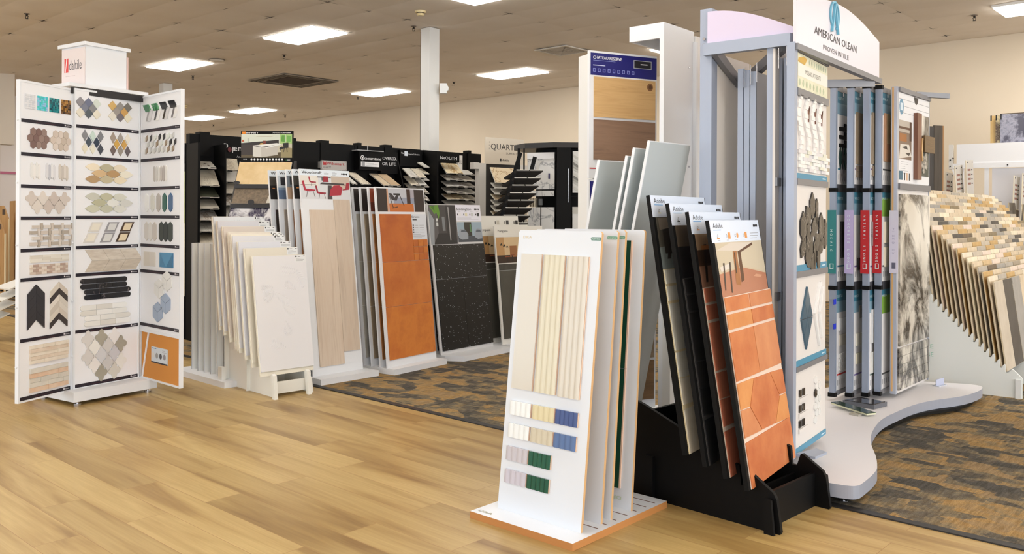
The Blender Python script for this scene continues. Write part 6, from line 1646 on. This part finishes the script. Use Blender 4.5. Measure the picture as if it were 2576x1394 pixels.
# fan of five tall pages
hues = [(40, 120, 124), (176, 164, 206), (176, 24, 32), (176, 24, 32), (206, 204, 222)]
words = ['MOSAIC', 'CONCRETE LOOK', 'NATURAL STONE', 'NATURAL STONE', 'MIXED OX']
tope = [(2.110, 5.69), (2.222, 5.69), (2.330, 5.70), (2.425, 5.735)]
TL1 = plain((54, 112, 134), 0.45); TL2 = plain((120, 152, 170), 0.45)
cards = [[('dk', 0.80, 1.0, 'maze'), ('gr', .45, .55, 'dia')], [], [], []]
for k, (x, y) in enumerate(tope):
    l, yy = rel_to(x, y, 50.0)
    m = MB(); m.box(0.0, 0.03, 0.0, 0.038, 0.0, 2.035, plain((150, 160, 178), 0.35, 0.4)).box(0.03, 0.70, 0.010, 0.028, 0.0, 2.035, PGW)
    m.box(0.002, 0.7, -0.002, 0.010, 0.0, 0.03, GREYRAIL)
    pg = m.build('swing_page', t, (l[0], l[1], 0.13), (0, 0, R(yy)))
    for z in (0.0, 0.70, 1.34, 2.02):
        MB().box(-0.006, 0.034, -0.005, 0.043, z - 0.006, z + 0.02, BLACK).build('corner_cap', pg)
    for z0, z1 in ((0.690, 0.745), (1.335, 1.385)):
        MB().box(0.03, 0.70, 0.0, 0.01, z0, z1, plain((58, 58, 64), 0.5)).build('card_rail', pg)
    MB().box(0.03, 0.70, 0.0, 0.01, 1.995, 2.03, GREYRAIL).build('card_rail', pg)
    if k == 0:
        for z in (0.60, 0.44): MB().box(-0.03, 0.01, -0.004, 0.0, z, z + 0.035, plain((30, 50, 190), 0.4)).build('blue_flag', pg)
    MB().tube((0.14, 0.002, 2.03), (0.14, 0.002, 1.97), 0.004, CHROME, 8).build('hanger_pin', pg)
    for z0, z1 in ((1.385, 1.995), (0.745, 1.335), (0.03, 0.690)):
        q = MB(); q.box(0.035, 0.69, 0.004, 0.0099, z0, z1, plain((222, 220, 220), 0.5))
        q.rect(0.036, 0.69, z1 - 0.075, z1, 0.0036, TL1); q.rect(0.036, 0.69, z1 - 0.15, z1 - 0.075, 0.0036, TL2); q.text(['SUBTLE', 'WINDY', 'ASCENT', 'MIRA'][k], 0.05, z1 - 0.05, 0.024, 0.0033, plain((200, 220, 228), 0.5), width=0.10)
        q.rect(0.05, 0.25, z0 + 0.095, z0 + 0.106, 0.0034, plain([(46, 110, 134), (110, 90, 140), (110, 90, 140), (60, 60, 66)][k] if z0 > .1 else [(190, 50, 50), (120, 104, 160), (110, 130, 120), (90, 90, 90)][k], 0.5))
        for i in range(4):
            q.rect(0.06 + 0.04 * i, 0.072 + 0.04 * i, z0 + 0.03, z0 + 0.065, 0.0034, GREY_INK)
        if k == 3 and z1 < 1.9:
            q.rect(0.036, 0.69, z1 - 0.16, z1 - 0.04, 0.0035, plain((118, 160, 60), 0.5))
        q.build('sample_card', pg)
    xe = 0.30
    def tl_(nm, x0, x1, z0, z1, m): MB().box(x0, x1, -0.006, 0.0035, z0, z1, m).build(nm, pg)
    if k == 0:
        mb = MB()
        for j in range(3):
            mb.box(0.07, 0.19, -0.006, 0.0035, 1.74 - 0.055 * j, 1.765 - 0.055 * j, BLACK); mb.box(0.16, 0.19, -0.006, 0.0035, 1.74 - 0.055 * j, 1.79 - 0.055 * j, BLACK)
        mb.build('maze_mosaic', pg)
        sheet('diamond_mosaic', pg, [diamond(0.085 + 0.045 * i, 1.56 + 0.0 * j, 0.026, 0.075) for i in range(4) for j in range(1)], [plain((22, 54, 50), 0.2), plain((28, 40, 44), 0.2)], y=0.003, t=0.007)
        sheet('diamond_mosaic', pg, [diamond(0.11 + 0.04 * i, 1.45, 0.022, 0.06) for i in range(4)], [plain((120, 118, 122), 0.3)], y=0.003, t=0.007)
        tl_('tile', 0.10, 0.50, 0.90, 1.14, plain((22, 20, 22), 0.3)); tl_('tile', 0.08, 0.24, 0.42, 0.50, plain((206, 208, 210), 0.3)); tl_('tile', 0.08, 0.24, 0.32, 0.39, plain((196, 190, 178), 0.3))
        sheet('hexagon_mosaic', pg, [hexpts(0.09 + 0.035 * i + (0.018 if j % 2 else 0), 0.25 - 0.028 * j, 0.020, 0.018) for j in range(4) for i in range(3)], [plain((226, 226, 224), 0.2)], y=0.003, t=0.007)
    elif k in (1, 2):
        tl_('tile', 0.06, 0.45, 1.52, 1.86, mott((134, 118, 98), (150, 134, 112), 8, 0.5))
        if k == 1:
            sheet('mosaic_sheet', pg, grid_tiles(0.07, 0.30, 1.43, 1.51, 6, 2), [mott((128, 114, 100), (150, 136, 120), 12, 0.4)], y=0.003, t=0.007)
            tl_('tile', 0.16, 0.5, 0.92, 1.14, plain((24, 22, 24), 0.3)); tl_('tile', 0.10, 0.2, 0.82, 0.9, plain((28, 26, 28), 0.3)); tl_('tile', 0.14, 0.3, 0.50, 0.58, plain((110, 106, 100), 0.3)); tl_('tile', 0.08, 0.26, 0.32, 0.40, plain((210, 206, 192), 0.3)); tl_('tile', 0.08, 0.26, 0.20, 0.27, plain((204, 198, 176), 0.3))
        else:
            tl_('tile', 0.07, 0.40, 1.44, 1.51, mott((134, 118, 98), (150, 134, 112), 8, 0.5)); tl_('tile', 0.06, 0.4, 0.98, 1.14, marble((150, 148, 150), (110, 108, 112), 6, 0.3, 0.03)); 
            sheet('wave_mosaic', pg, [leafp(0.13 + 0.06 * (j % 2), 0.93 - 0.035 * j, 0.04, 0.022) for j in range(4)], [plain((206, 204, 204), 0.2)], y=0.003, t=0.008)
            tl_('tile', 0.06, 0.4, 0.34, 0.56, plain((222, 222, 222), 0.3)); tl_('tile', 0.06, 0.4, 0.14, 0.28, plain((226, 224, 218), 0.3))
    else:
        tl_('tile', 0.06, 0.40, 1.54, 1.86, mott((196, 140, 110), (160, 128, 96), 6, 0.5)); tl_('tile', 0.10, 0.20, 1.66, 1.86, plain((226, 206, 160), 0.4)); tl_('tile', 0.08, 0.16, 1.0, 1.14, CREAM); tl_('tile', 0.08, 0.16, 0.84, 0.97, CREAM)
    q = MB(); q.T = Matrix.Translation((-0.008, 0.042, 0)) @ Matrix.Rotation(R(-90), 4, 'Z')
    q.box(-0.006, 0.050, -0.003, 0.0, 0.80, 1.215, plain(hues[k], 0.45)); q.dtext(words[k], 0.012, 1.185 if len(words[k]) > 8 else 1.09, 0.022, -0.0035, plain((206, 226, 226), 0.5), 0.30 if len(words[k]) > 8 else 0.13); q.box(0.010, 0.034, -0.0036, -0.003, 0.83, 0.865, plain((206, 226, 226), 0.5)); q.box(0.014, 0.030, -0.0039, -0.0036, 0.834, 0.861, plain(hues[k], 0.5)); q.build('category_strip', pg)
# marble page at the right end
l, yy = rel_to(2.538, 5.756, 48.6)
m = MB(); m.box(0.0, 0.03, 0.0, 0.038, 0.0, 2.035, plain((180, 186, 200), 0.3, 0.4)).box(0.03, 0.70, 0.004, 0.028, 0.0, 2.035, PGW).box(0.70, 0.712, 0, 0.03, 0, 2.035, plain((150, 160, 178), 0.35, 0.4)).box(-0.006, 0.0, 0.020, 0.03, 0.02, 2.03, plain((206, 164, 110), 0.5))
pg = m.build('swing_page', t, (l[0], l[1], 0.13), (0, 0, R(yy)))
pm_ = marble((186, 176, 160), (34, 28, 26), 1.7, 0.2, 0.10, (226, 222, 212), 0.9)
MB().box(0.03, 0.705, -0.012, 0.004, 1.355, 1.395, plain((110, 110, 114), 0.4)).build('card_rail', pg)
MB().box(0.03, 0.705, -0.012, 0.004, 2.005, 2.035, GREYRAIL).build('card_rail', pg)
MB().box(0.05, 0.70, -0.008, 0.0038, 0.31, 1.325, pm_).build('marble_tile', pg)
mb = MB(); r2 = random.Random(3)
for j in range(5):
    for i in range(5):
        x = 0.04 + 0.145 * i - (0.07 if j % 2 else 0); mb.box(max(0.04, x), min(0.70, x + 0.142), -0.009, 0.0038, 0.02 + 0.056 * j, 0.074 + 0.056 * j, pm_)
mb.build('brick_mosaic', pg)
q = MB(); q.T = Matrix.Translation((-0.010, 0.036, 0)) @ Matrix.Rotation(R(-90), 4, 'Z')
q.box(-0.006, 0.050, -0.003, 0.0, 0.80, 1.215, plain(hues[4], 0.45)); q.dtext(words[4], 0.012, 1.10, 0.022, -0.0035, plain((150, 150, 180), 0.5), 0.16); q.rect(0.01, 0.035, 0.83, 0.87, -0.0035, plain((90, 90, 110), 0.5)); q.build('category_strip', pg)
q = MB(); q.box(0.035, 0.70, 0.0, 0.0039, 1.40, 2.0, plain((222, 222, 224), 0.45)); q.poly([(0.09 + 0.045 * math.cos(R(a)), 1.91 + 0.055 * math.sin(R(a))) for a in range(0, 360, 30)], -0.0004, plain((90, 140, 170), 0.4)); q.rect(0.065, 0.115, 1.885, 1.935, -0.0008, plain((206, 220, 230), 0.4))
q.poly([(0.40 + 0.045 * math.cos(R(a)), 2.0 - 0.05 * abs(math.sin(R(a)))) for a in range(180, 361, 20)], -0.0006, plain((40, 36, 34), 0.5))
for i in range(3): q.rect(0.04, 0.69, 1.96 - 0.045 * i, 1.963 - 0.045 * i, -0.0004, plain((140, 140, 144), 0.5))
small_print(q, 0.08, 0.24, 1.46, 1.55, -0.0004, 6, seed=2)
q.rect(0.04, 0.12, 1.42, 1.48, -0.0005, plain((60, 100, 120), 0.5))
for i, c in enumerate(((24, 22, 22), (200, 150, 100), (40, 36, 36))): q.rect(0.15 + i * 0.05, 0.17 + i * 0.05, 1.42, 1.47, -0.0005, plain(c, 0.5))
q.build('sample_card', pg)
f = MB(); picture(f, 0.04, 1.56, 0.26, 0.26, -0.0006, [((120, 100, 84), U(0, 0, 1, 1)), ((176, 166, 154), U(0, .7, 1, 1)), ((84, 52, 34), U(0, .78, 1, .84)), ((150, 92, 34), U(.05, .46, .6, .66)), ((206, 200, 190), [(0, 0), (1, .1), (.8, .4), (.1, .38)]), ((40, 36, 34), [(.2, .3), (.7, .26), (.6, .36)]), ((60, 52, 46), [(.5, .16), (.9, .2), (.8, .1)]), ((70, 44, 28), U(.85, .5, 1, 1))]); f.build('photo_print', pg)
MB().box(0.345, 0.435, -0.028, -0.0005, 1.43, 1.89, wood((104, 66, 50), (128, 86, 66), 4, 0.4, 'z')).build('brown_tile', pg)
MB().box(0.455, 0.66, -0.010, -0.0005, 1.73, 1.885, pm_).build('marble_tile', pg)
MB().box(0.50, 0.735, -0.030, -0.012, 1.63, 1.745, wood((84, 62, 34), (112, 86, 50), 20, 0.4, 'x')).build('ribbed_tile', pg)
MB().prism([(0.43, 1.72), (0.45, 1.72), (0.44, 1.64), (0.45, 1.56), (0.43, 1.56), (0.415, 1.64)], -0.035, -0.0285, plain((214, 180, 130), 0.3, 0.5)).build('brass_trim', pg)
sheet('hexagon_mosaic', pg, [hexpts(0.50 + 0.055 * i, 1.60 - 0.058 * j - 0.03 * (i % 2), 0.034, 0.038) for i in range(3) for j in range(2)], [pm_], t=0.008)
MB().box(0.46, 0.68, -0.004, -0.0005, 1.46, 1.72, plain((70, 74, 66), 0.5)).build('card_patch', pg)
MB().bar((0.55, 0.05, 2.045), (0.80, -0.10, 2.045), 0.03, 0.035, GREYRAIL).build('top_arm', pg)

# loose tiles left on the platform
t = thing('tile_sample', 'loose dark green strip tile lying on the white platform, nearest the front', 'tile sample', (2.108, 5.38, 0.103), -62, 0)
mb = MB(); mb.box(-0.15, 0.15, -0.035, 0.035, 0.012, 0.022, plain((206, 206, 176), 0.4)); mb.build('tile_body', t); MB().box(-0.15, 0.15, -0.036, 0.036, 0.022, 0.025, plain((26, 50, 40), 0.15)).build('glaze', t)
t.rotation_euler = (0, R(1.5), R(-68))
t = thing('tile_sample', 'loose wide black glass tile in clear wrap on the white platform', 'tile sample', (2.25, 5.56, 0.1), -40, 0)
mb = MB(); mb.slab([(-0.11, -0.07), (0.09, -0.09), (0.12, 0.07), (-0.06, 0.10)], 0.001, 0.028, plain((90, 92, 100), 0.1)); mb.build('tile_body', t); MB().slab([(-0.10, -0.06), (0.08, -0.08), (0.11, 0.06), (-0.05, 0.09)], 0.0281, 0.031, plain((46, 44, 48), 0.08)).build('glass_face', t)
t = thing('tile_sample', 'small clear block under the loose green tile on the platform', 'tile sample', (2.085, 5.28, 0.1), -50, 0)
MB().box(-0.03, 0.03, -0.02, 0.02, 0.0, 0.011, plain((170, 166, 156), 0.1)).build('block', t)
t = thing('card_holder', 'clear acrylic card holder at the back of the white platform, beside the marble panel', 'card holder', (3.06, 6.22, 0.1), 40, 0)
MB().box(-0.06, 0.06, -0.02, 0.03, 0.0, 0.004, plain((190, 196, 206), 0.1)).build('base_plate', t); MB().prism([(-0.06, 0.004), (0.06, 0.004), (0.06, 0.05), (-0.06, 0.05)], 0.0, 0.006, plain((176, 182, 206), 0.1)).build('upright', t)

# ---------------------------------------------------------------- white frame with box top, plank cards, and grey board backs
t = thing('box_top_stand', 'tall white frame with a projecting box at the top, left of the blue-grey fixture', 'display frame', (0.875, 5.05, 0), 50.0)
MB().box(0.0, 0.36, 0.0, 0.028, 0.09, 2.425, WHITE).build('side_panel', t)
bx = MB(); bx.box(0.0, 0.016, 0.028, 0.235, 2.335, 2.425, WHITE).box(0.016, 0.34, 0.219, 0.235, 2.335, 2.425, WHITE).box(0.016, 0.34, 0.028, 0.219, 2.40, 2.425, WHITE).box(0.34, 0.36, 0.028, 0.235, 2.335, 2.425, WHITE); bx.build('top_box', t)
MB().box(0.365, 0.56, -0.01, 0.03, 0.09, 2.40, plain((232, 232, 232), 0.4)).build('side_panel', t)
MB().box(0.345, 0.365, -0.025, 0.03, 0.09, 2.36, WHITE).build('mullion', t)
for z in (2.2, 1.6, 1.2):
    MB().tube((0.30, 0.0, z), (0.30, -0.004, z), 0.006, CHROME, 8).build('screw', t)
MB().box(-0.04, 0.56, -0.06, 0.30, 0.004, 0.09, WHITE).build('plinth', t)
MB().box(0.0, 0.05, -0.05, 0.0, 0.09, 0.85, WHITE2).build('lower_post', t)
def plank_card(z0, z1, p, wa, wb, ttl, big):
    MB().box(-0.24, 0.24, 0, 0.022, z0, z1, WHITE).build('card', p)
    q = MB(); q.rect(-0.232, 0.238, z1 - 0.145 if big else z1 - 0.13, z1 - 0.012, -0.0005, plain((22, 24, 112), 0.35))
    q.text(ttl, -0.215, z1 - 0.048, 0.026, -0.001, plain((232, 234, 240), 0.5), width=0.20 if big else 0.24, bold=0.0015); q.rect(-0.215, -0.06, z1 - 0.058, z1 - 0.056, -0.001, plain((150, 160, 220), 0.5))
    for i in range(9):
        x = -0.215 + 0.034 * i; q.box(x, x + 0.018, -0.0012, -0.001, z1 - 0.125, z1 - 0.104, plain((140, 150, 214), 0.5)); q.rect(x + 0.003, x + 0.015, z1 - 0.122, z1 - 0.107, -0.0014, plain((40, 44, 132), 0.5))
    q.box(0.07, 0.20, -0.0012, -0.001, z1 - 0.085, z1 - 0.035, plain((176, 180, 190), 0.4)); q.rect(0.075, 0.195, z1 - 0.081, z1 - 0.039, -0.0014, plain((20, 20, 30), 0.4)); q.rect(0.12, 0.17, z1 - 0.062, z1 - 0.055, -0.0017, plain((190, 190, 196), 0.4))
    q.rect(-0.215, -0.13, z1 - 0.088, z1 - 0.083, -0.001, plain((190, 196, 226), 0.5))
    q.build('header_label', p)
    h = (z1 - z0)
    MB().box(-0.21, 0.225, -0.008, 0, z1 - 0.395, z1 - 0.155, wa).build('plank', p)
    MB().box(-0.21, 0.225, -0.008, 0, z1 - 0.650, z1 - 0.410, wb).build('plank', p)
    MB().box(-0.235, -0.18, -0.0015, 0, z0 + 0.055, z0 + 0.062, plain((190, 30, 40), 0.5)).build('red_mark', p)
CPp = off((0.673, 5.286), 25, 0.0, 0.0, 0.0)
t = thing('plank_display', 'tall plank sample column with royal blue header, behind the white board backs', 'display stand', CPp, 25)
MB().box(-0.20, 0.20, 0.0225, 0.20, 0.004, 2.28, WHITE2).build('core', t)
plank_card(1.525, 2.285, t, wood((186, 146, 92), (208, 170, 116), 3, 0.5, 'x', (196, 156, 102)), wood((112, 86, 68), (140, 110, 88), 3, 0.5, 'x', (124, 96, 76)), 'CHATEAU RESERVE', True)
plank_card(0.83, 1.518, t, wood((176, 150, 120), (196, 170, 138), 3, 0.5, 'x'), wood((120, 90, 70), (146, 116, 92), 3, 0.5, 'x'), 'ANDALUSIA', False)
plank_card(0.12, 0.825, t, wood((110, 92, 70), (136, 116, 92), 3, 0.5, 'x'), wood((96, 68, 36), (124, 90, 52), 3, 0.5, 'x'), 'ANDALUSIA', False)
kt = MB(); kt.tube((0.232, -0.004, 0), (0.232, -0.004, 0), 0.001, INK, 4)
knot = MB(); knot.poly([(0.185 + 0.022 * math.cos(R(a)), 2.09 + 0.024 * math.sin(R(a))) for a in range(0, 360, 20)], -0.0083, plain((130, 90, 52), 0.5)); knot.poly([(0.187 + 0.012 * math.cos(R(a)), 2.09 + 0.014 * math.sin(R(a))) for a in range(0, 360, 30)], -0.0085, plain((92, 60, 34), 0.5)); knot.build('wood_knot', t)

GB_ = plain((190, 198, 200), 0.5)
t = thing('display_rack', 'white sloping rack under the four grey board backs, mostly hidden', 'display rack', (0.50, 4.83, 0), 45)
MB().side([(-0.12, 0.0), (0.42, 0.0), (0.42, 0.06), (0.0, 0.14), (-0.12, 0.10)], -0.16, -0.14, WHITE).build('side_panel', t); MB().side([(-0.12, 0.0), (0.42, 0.0), (0.42, 0.06), (0.0, 0.14), (-0.12, 0.10)], 0.14, 0.16, WHITE).build('side_panel', t)
MB().box(-0.14, 0.14, -0.08, 0.36, 0.015, 0.055, WHITE).build('cross_panel', t)
for k, (s, dz) in enumerate(((0, 0), (0.089, -0.032), (0.135, -0.071), (0.312, -0.085))):
    b = thing('display_board', 'plain grey board back, %s of the four leaning beside the blue header planks' % ['nearest and tallest', 'second tallest', 'third tallest', 'lowest'][k], 'display board', (0.583 - 0.74 * s, 4.748 + 0.67 * s, 0.15 + dz), 45, -12.39, 'grey board backs leaning towards the aisle')
    MB().box(-0.1795, 0.1795, 0.0, 0.012, 0, 1.561, GB_).build('panel', b)
    MB().box(-0.1845, -0.1795, -0.002, 0.014, 0, 1.561, WHITE).box(-0.1845, 0.1795, -0.001, 0.013, 1.561, 1.565, WHITE).build('edge_band', b)

# ---------------------------------------------------------------- waterfall rack of tile samples on the right
HP = (3.62, 6.29); HYW = 50.0
t = thing('waterfall_rack', 'white saw-toothed rack holding the cascade of small tile samples, right edge', 'display rack', (HP[0], HP[1], 0), HYW)
def teeth():
    pts = [(-0.06, 0.004), (0.92, 0.004), (0.92, 1.03)]
    for k in range(21, -1, -1):
        y = 0.04 + 0.0353 * k; z = 0.19 + 0.034 * k
        pts += [(y + 0.020, z + 0.045), (y + 0.014, z + 0.050), (y + 0.009, z + 0.045), (y + 0.008, z - 0.012), (y - 0.007, z - 0.012)]
    pts += [(0.02, 0.19), (0.005, 0.21), (-0.01, 0.20), (-0.06, 0.15)]
    return pts
for k, x in enumerate((0.0, 0.66, 1.32, 1.98, 2.62, 3.26, 3.86)):
    MB().side(teeth(), x - 0.018, x, plain((226, 230, 228), 0.45)).build('side_panel', t)
MB().box(0.0, 3.84, 0.5, 0.515, 0.05, 0.62, WHITE2).build('cross_panel', t)
MB().box(-0.035, -0.0182, -0.055, -0.02, 0.004, 0.14, WHITE2).build('front_foot', t)
q = MB(); q.T = Matrix.Translation((-0.019, 0.95, 0)) @ Matrix.Rotation(R(-90), 4, 'Z')
gi = plain((120, 186, 160), 0.5)
q.text('PORCELAIN TILE', 0.02, 0.305, 0.046, -0.0005, gi, width=0.40); q.text('& MORE', 0.26, 0.245, 0.046, -0.0005, gi, width=0.16); q.build('lettering', t)
palette = [('beige', (206, 188, 160)), ('light beige', (222, 208, 186)), ('cream', (226, 216, 190)), ('tan', (196, 168, 124)), ('golden tan', (190, 154, 96)), ('taupe', (158, 144, 124)), ('warm grey', (170, 162, 150)), ('greige', (188, 176, 158)), ('grey', (150, 146, 140)), ('charcoal', (66, 62, 58)), ('dark brown', (96, 80, 62)), ('pale pinkish', (222, 202, 186)), ('dark slate', (72, 74, 76)), ('olive brown', (128, 112, 84))]
ORD = ['first', 'second', 'third', 'fourth', 'fifth', 'sixth', 'seventh', 'eighth', 'ninth', 'tenth', 'eleventh', 'twelfth', 'thirteenth', 'fourteenth', 'fifteenth', 'sixteenth', 'seventeenth', 'eighteenth', 'nineteenth', 'twentieth', 'twenty-first', 'twenty-second']
edge_m = plain((206, 190, 160), 0.6)
protos = {}
def chip_proto(nm, c, w):
    key = (nm, w)
    if key not in protos:
        o = thing('tile_sample', 'x', 'tile sample', (0, 0, 0), HYW, 8.0)
        MB().box(0, w, 0.0012, 0.009, 0, 0.655, edge_m).build('tile_body', o)
        MB().box(0.002, w - 0.001, -0.0005, 0.0011, 0.002, 0.653, mott(c, tuple(min(255, v + 16) for v in c), 7, 0.5)).build('printed_face', o)
        q = MB(); q.rect(0.012, 0.020, 0.60, 0.645, -0.0009, plain(tuple(int(v * 0.55) for v in c), 0.6)); q.build('size_label', o)
        protos[key] = [o, False]
    return protos[key]
rc = random.Random(21)
a_ = R(HYW)
ncols = 12; cw = 0.318
for row in range(22):
    sh = rc.uniform(-0.05, 0.05)
    for col in range(ncols):
        x = cw * col + 0.01
        p = off(HP, HYW, x + rc.uniform(-0.003, 0.003), 0.04 + 0.0353 * row, 0.18 + 0.034 * row + rc.uniform(0, 0.005))
        # left out where the marble page hides the whole chip, or it lies outside the frame
        tx = p[0] + cw * math.cos(a_) - 0.09 * math.sin(a_); ty = p[1] + cw * math.sin(a_) + 0.09 * math.cos(a_)
        px = 1288 + 2194 * tx / ty; px0 = 1288 + 2194 * (p[0] - 0.07) / (p[1] + 0.06)
        if px < 2338 or px0 > 2580: continue
        if row == 0 and col == 1: nm, c = palette[9]
        elif row == 0 and col == 0: nm, c = palette[7]
        elif row > 17 and rc.random() < .5: nm, c = rc.choice([palette[3], palette[4], palette[0], palette[2]])
        else: nm, c = rc.choice([palette[0], palette[0], palette[1], palette[1], palette[2], palette[7], palette[7], palette[6]] + palette)
        w = 0.200 if (row == 0 and col == 0) else 0.312
        if row == 0 and col == 1: pass
        e = chip_proto(nm, c, 0.312)
        if not e[1]: o = e[0]; e[1] = True
        else: o = copy_tree(e[0])
        o.location = p
        tag(o, '%s tile sample, %s row up from the front, %s from the saw-toothed side' % (nm, ORD[row], ORD[col]), 'tile sample', 'tile samples in the waterfall rack')

# upright labelled strips standing behind the cascade
def strip(px_x, y, zb, zt, w, lab, c, yaw=35, tilt=-4):
    o = thing('sample_strip', lab, 'sample board', (px_x, y, zb), yaw, 0, 'tall labelled sample boards behind the cascade')
    o.rotation_euler = (0, R(tilt * -1), R(yaw))
    h = zt - zb
    MB().box(0, w, 0.002, 0.012, 0, h, CREAM).build('board', o)
    MB().box(0.012, w, -0.003, 0.002, 0, h * 0.62, mott(c, tuple(min(255, v + 20) for v in c), 5, 0.4)).build('sample', o)
    q = MB(); q.rect(0.008, w, h * 0.63, h, 0.0015, plain((190, 184, 176), 0.5))
    for k in range(4):
        q.rect(0.03, w * 0.6, h * 0.93 - 0.055 * k - 0.05, h * 0.93 - 0.055 * k - 0.025, 0.0012, plain((136, 96, 84), 0.5)); q.rect(w * .68, w * .85, h * 0.93 - 0.055 * k - 0.045, h * 0.93 - 0.055 * k - 0.03, 0.0012, INK)
    q.rect(0.02, 0.04, h - 0.035, h - 0.02, 0.0012, INK); q.rect(w - 0.03, w - 0.015, h - 0.035, h - 0.02, 0.0012, INK)
    q.build('label', o)
def SK(x, y, z, k):
    """same sight line, k times as far"""
    return x * k, y * k, CAM_H + (z - CAM_H) * k
for (x, y, zb, zt, w, lab, c, ya, ti) in (
    (3.41, 7.15, 1.15, 1.635, 0.115, 'shortest labelled strip, leftmost behind the tile cascade', (70, 64, 58), 35, -4),
    (3.58, 7.25, 1.15, 1.68, 0.12, 'second labelled strip from the left behind the tile cascade', (110, 96, 84), 35, -4),
    (3.78, 7.35, 1.15, 1.735, 0.12, 'third labelled strip from the left, with a dark grey sample', (60, 52, 46), 35, 7),
    (3.87, 7.38, 1.15, 1.785, 0.115, 'tallest labelled strip behind the tile cascade, topmost under the white beam', (130, 112, 90), 35, 4),
    (3.86, 6.75, 1.10, 1.635, 0.11, 'brown labelled strip standing right of the white panel', (84, 66, 48), 40, -6),
    (3.985, 6.85, 1.10, 1.66, 0.12, 'rightmost dark labelled strip cut by the photo edge', (52, 44, 38), 40, -6)):
    k = 10.55 / y
    X, Y, Z = SK(x, y, zb, k); _, _, Z2 = SK(x, y, zt, k)
    strip(X, Y, Z - 0.25, Z2, w * k, lab, c, ya, ti)
# white frame behind the cascade, parallel to the back wall
KF = 1.474
FX, FY2 = 3.84 * KF, 7.60 * KF
t = thing('slab_rack', 'white steel frame with a deep white beam behind the tile cascade', 'display frame', (FX, FY2, 0), -37.0)
BW = plain((226, 226, 228), 0.4)
def Zk(z): return CAM_H + (z - CAM_H) * KF
MB().box(0.03 * KF, 1.15 * KF, -0.01, 0.01, Zk(1.765), Zk(1.934), BW).build('beam_panel', t); MB().box(0.0, 1.15 * KF, -0.022, -0.01, Zk(1.725), Zk(1.768), BW).build('beam_rail', t)
MB().box(-0.046, 0.002, -0.025, 0.06, Zk(1.72), Zk(1.934), plain((210, 206, 200), 0.4)).build('end_bracket', t)
MB().bar((0.0, -0.012, Zk(1.72)), (0.09 * KF, -0.012, Zk(1.50)), 0.02, 0.045, BW).build('brace', t)
for x in (0.055, 0.245, 0.61, 0.84):
    MB().box(x * KF, (x + 0.032) * KF, -0.008, 0.022, 0.004, Zk(1.73), BW).build('upright', t)
MB().box(0.30 * KF, 0.545 * KF, 0.023, 0.035, 0.5, Zk(1.722), plain((222, 222, 228), 0.5)).build('back_panel', t)
for x, z in ((-0.018, 1.80), (-0.018, 1.745), (0.005, 1.815), (0.42, 1.745), (0.62, 1.745)):
    MB().tube((x * KF, -0.0225 if x > 0.1 else -0.026, Zk(z)), (x * KF, -0.034, Zk(z)), 0.009, INK, 8).build('bolt', t)
MB().box(0.20 * KF, 1.15 * KF, 0.011, 0.24, Zk(1.91), Zk(1.934) - 0.001, BW).build('ledge', t)
for k, (x, y, m, lab) in enumerate(((0.0, 0.12, mott((206, 172, 110), (216, 184, 124), 5, 0.4), 'tan slab edge, leftmost on top of the white beam'), (0.045, 0.085, marble((226, 210, 166), (70, 40, 24), 3, 0.3, 0.10), 'cream slab with brown stains on the white beam'), (0.085, 0.05, marble((74, 74, 92), (150, 150, 166), 1.4, 0.15, 0.07, (50, 50, 66)), 'large blue-grey veined slab on top of the white beam'))):
    o = thing('stone_slab', lab, 'stone slab', off((FX, FY2), -37, (0.27 + x) * KF, y * KF, Zk(1.934)), -37, 0, 'slabs standing on the white beam')
    MB().box(0, 0.75 if k == 2 else 0.5, 0, 0.018, 0, 0.245 * KF, m).build('slab', o)
    MB().box(0.0, 0.016, -0.001, 0.019, 0.2 * KF, 0.247 * KF, INK).build('corner_guard', o)
    if k == 2: MB().box(0.0, 0.75, -0.002, 0.02, 0.247 * KF, 0.252 * KF, plain((60, 44, 30), 0.5)).build('top_edge', o)
# two dark plank boards left of them
for k, (x, y, c, lab) in enumerate(((3.86, 7.98, (40, 34, 30), 'dark plank board standing just right of the marble panel, left one'), (3.93, 8.0, (52, 42, 30), 'dark plank board standing just right of the marble panel, right one'))):
    kk = 1.3
    o = thing('plank_board', lab, 'sample board', ((x - 0.01 * k) * kk, y * kk, 0.004), 20, 0, 'dark plank boards behind the marble page')
    zt = CAM_H + (2.13 + 0.01 * k - CAM_H) * kk
    MB().box(-0.065 * kk, 0.045, 0, 0.02, 0, zt, wood(c, tuple(v + 16 for v in c), 3, 0.5, 'z')).build('plank', o)
    MB().box(0.045, 0.062, 0, 0.02, 0, zt, plain((150, 110, 64), 0.5)).build('edge_band', o)
# dark tall samples right of the cascade
for k in range(3):
    o = thing('tile_sample', 'tall %s strip sample standing behind the right end of the cascade, %s' % (['dark slate', 'black brown', 'olive'][k], ['leftmost', 'middle', 'rightmost'][k]), 'tile sample', ((4.25 + 0.10 * k) * 1.34, (7.55 - 0.03 * k) * 1.34, 0.70), 40, 6, 'dark tall strips behind the cascade')
    MB().box(0, 0.18, 0, 0.01, 0, 0.80 - 0.02 * k, mott([(62, 60, 58), (48, 40, 34), (84, 76, 56)][k], (100, 92, 80), 6, 0.4)).build('tile_body', o)
    MB().box(-0.006, 0.0, 0, 0.01, 0, 0.80 - 0.02 * k, edge_m).build('edge', o)
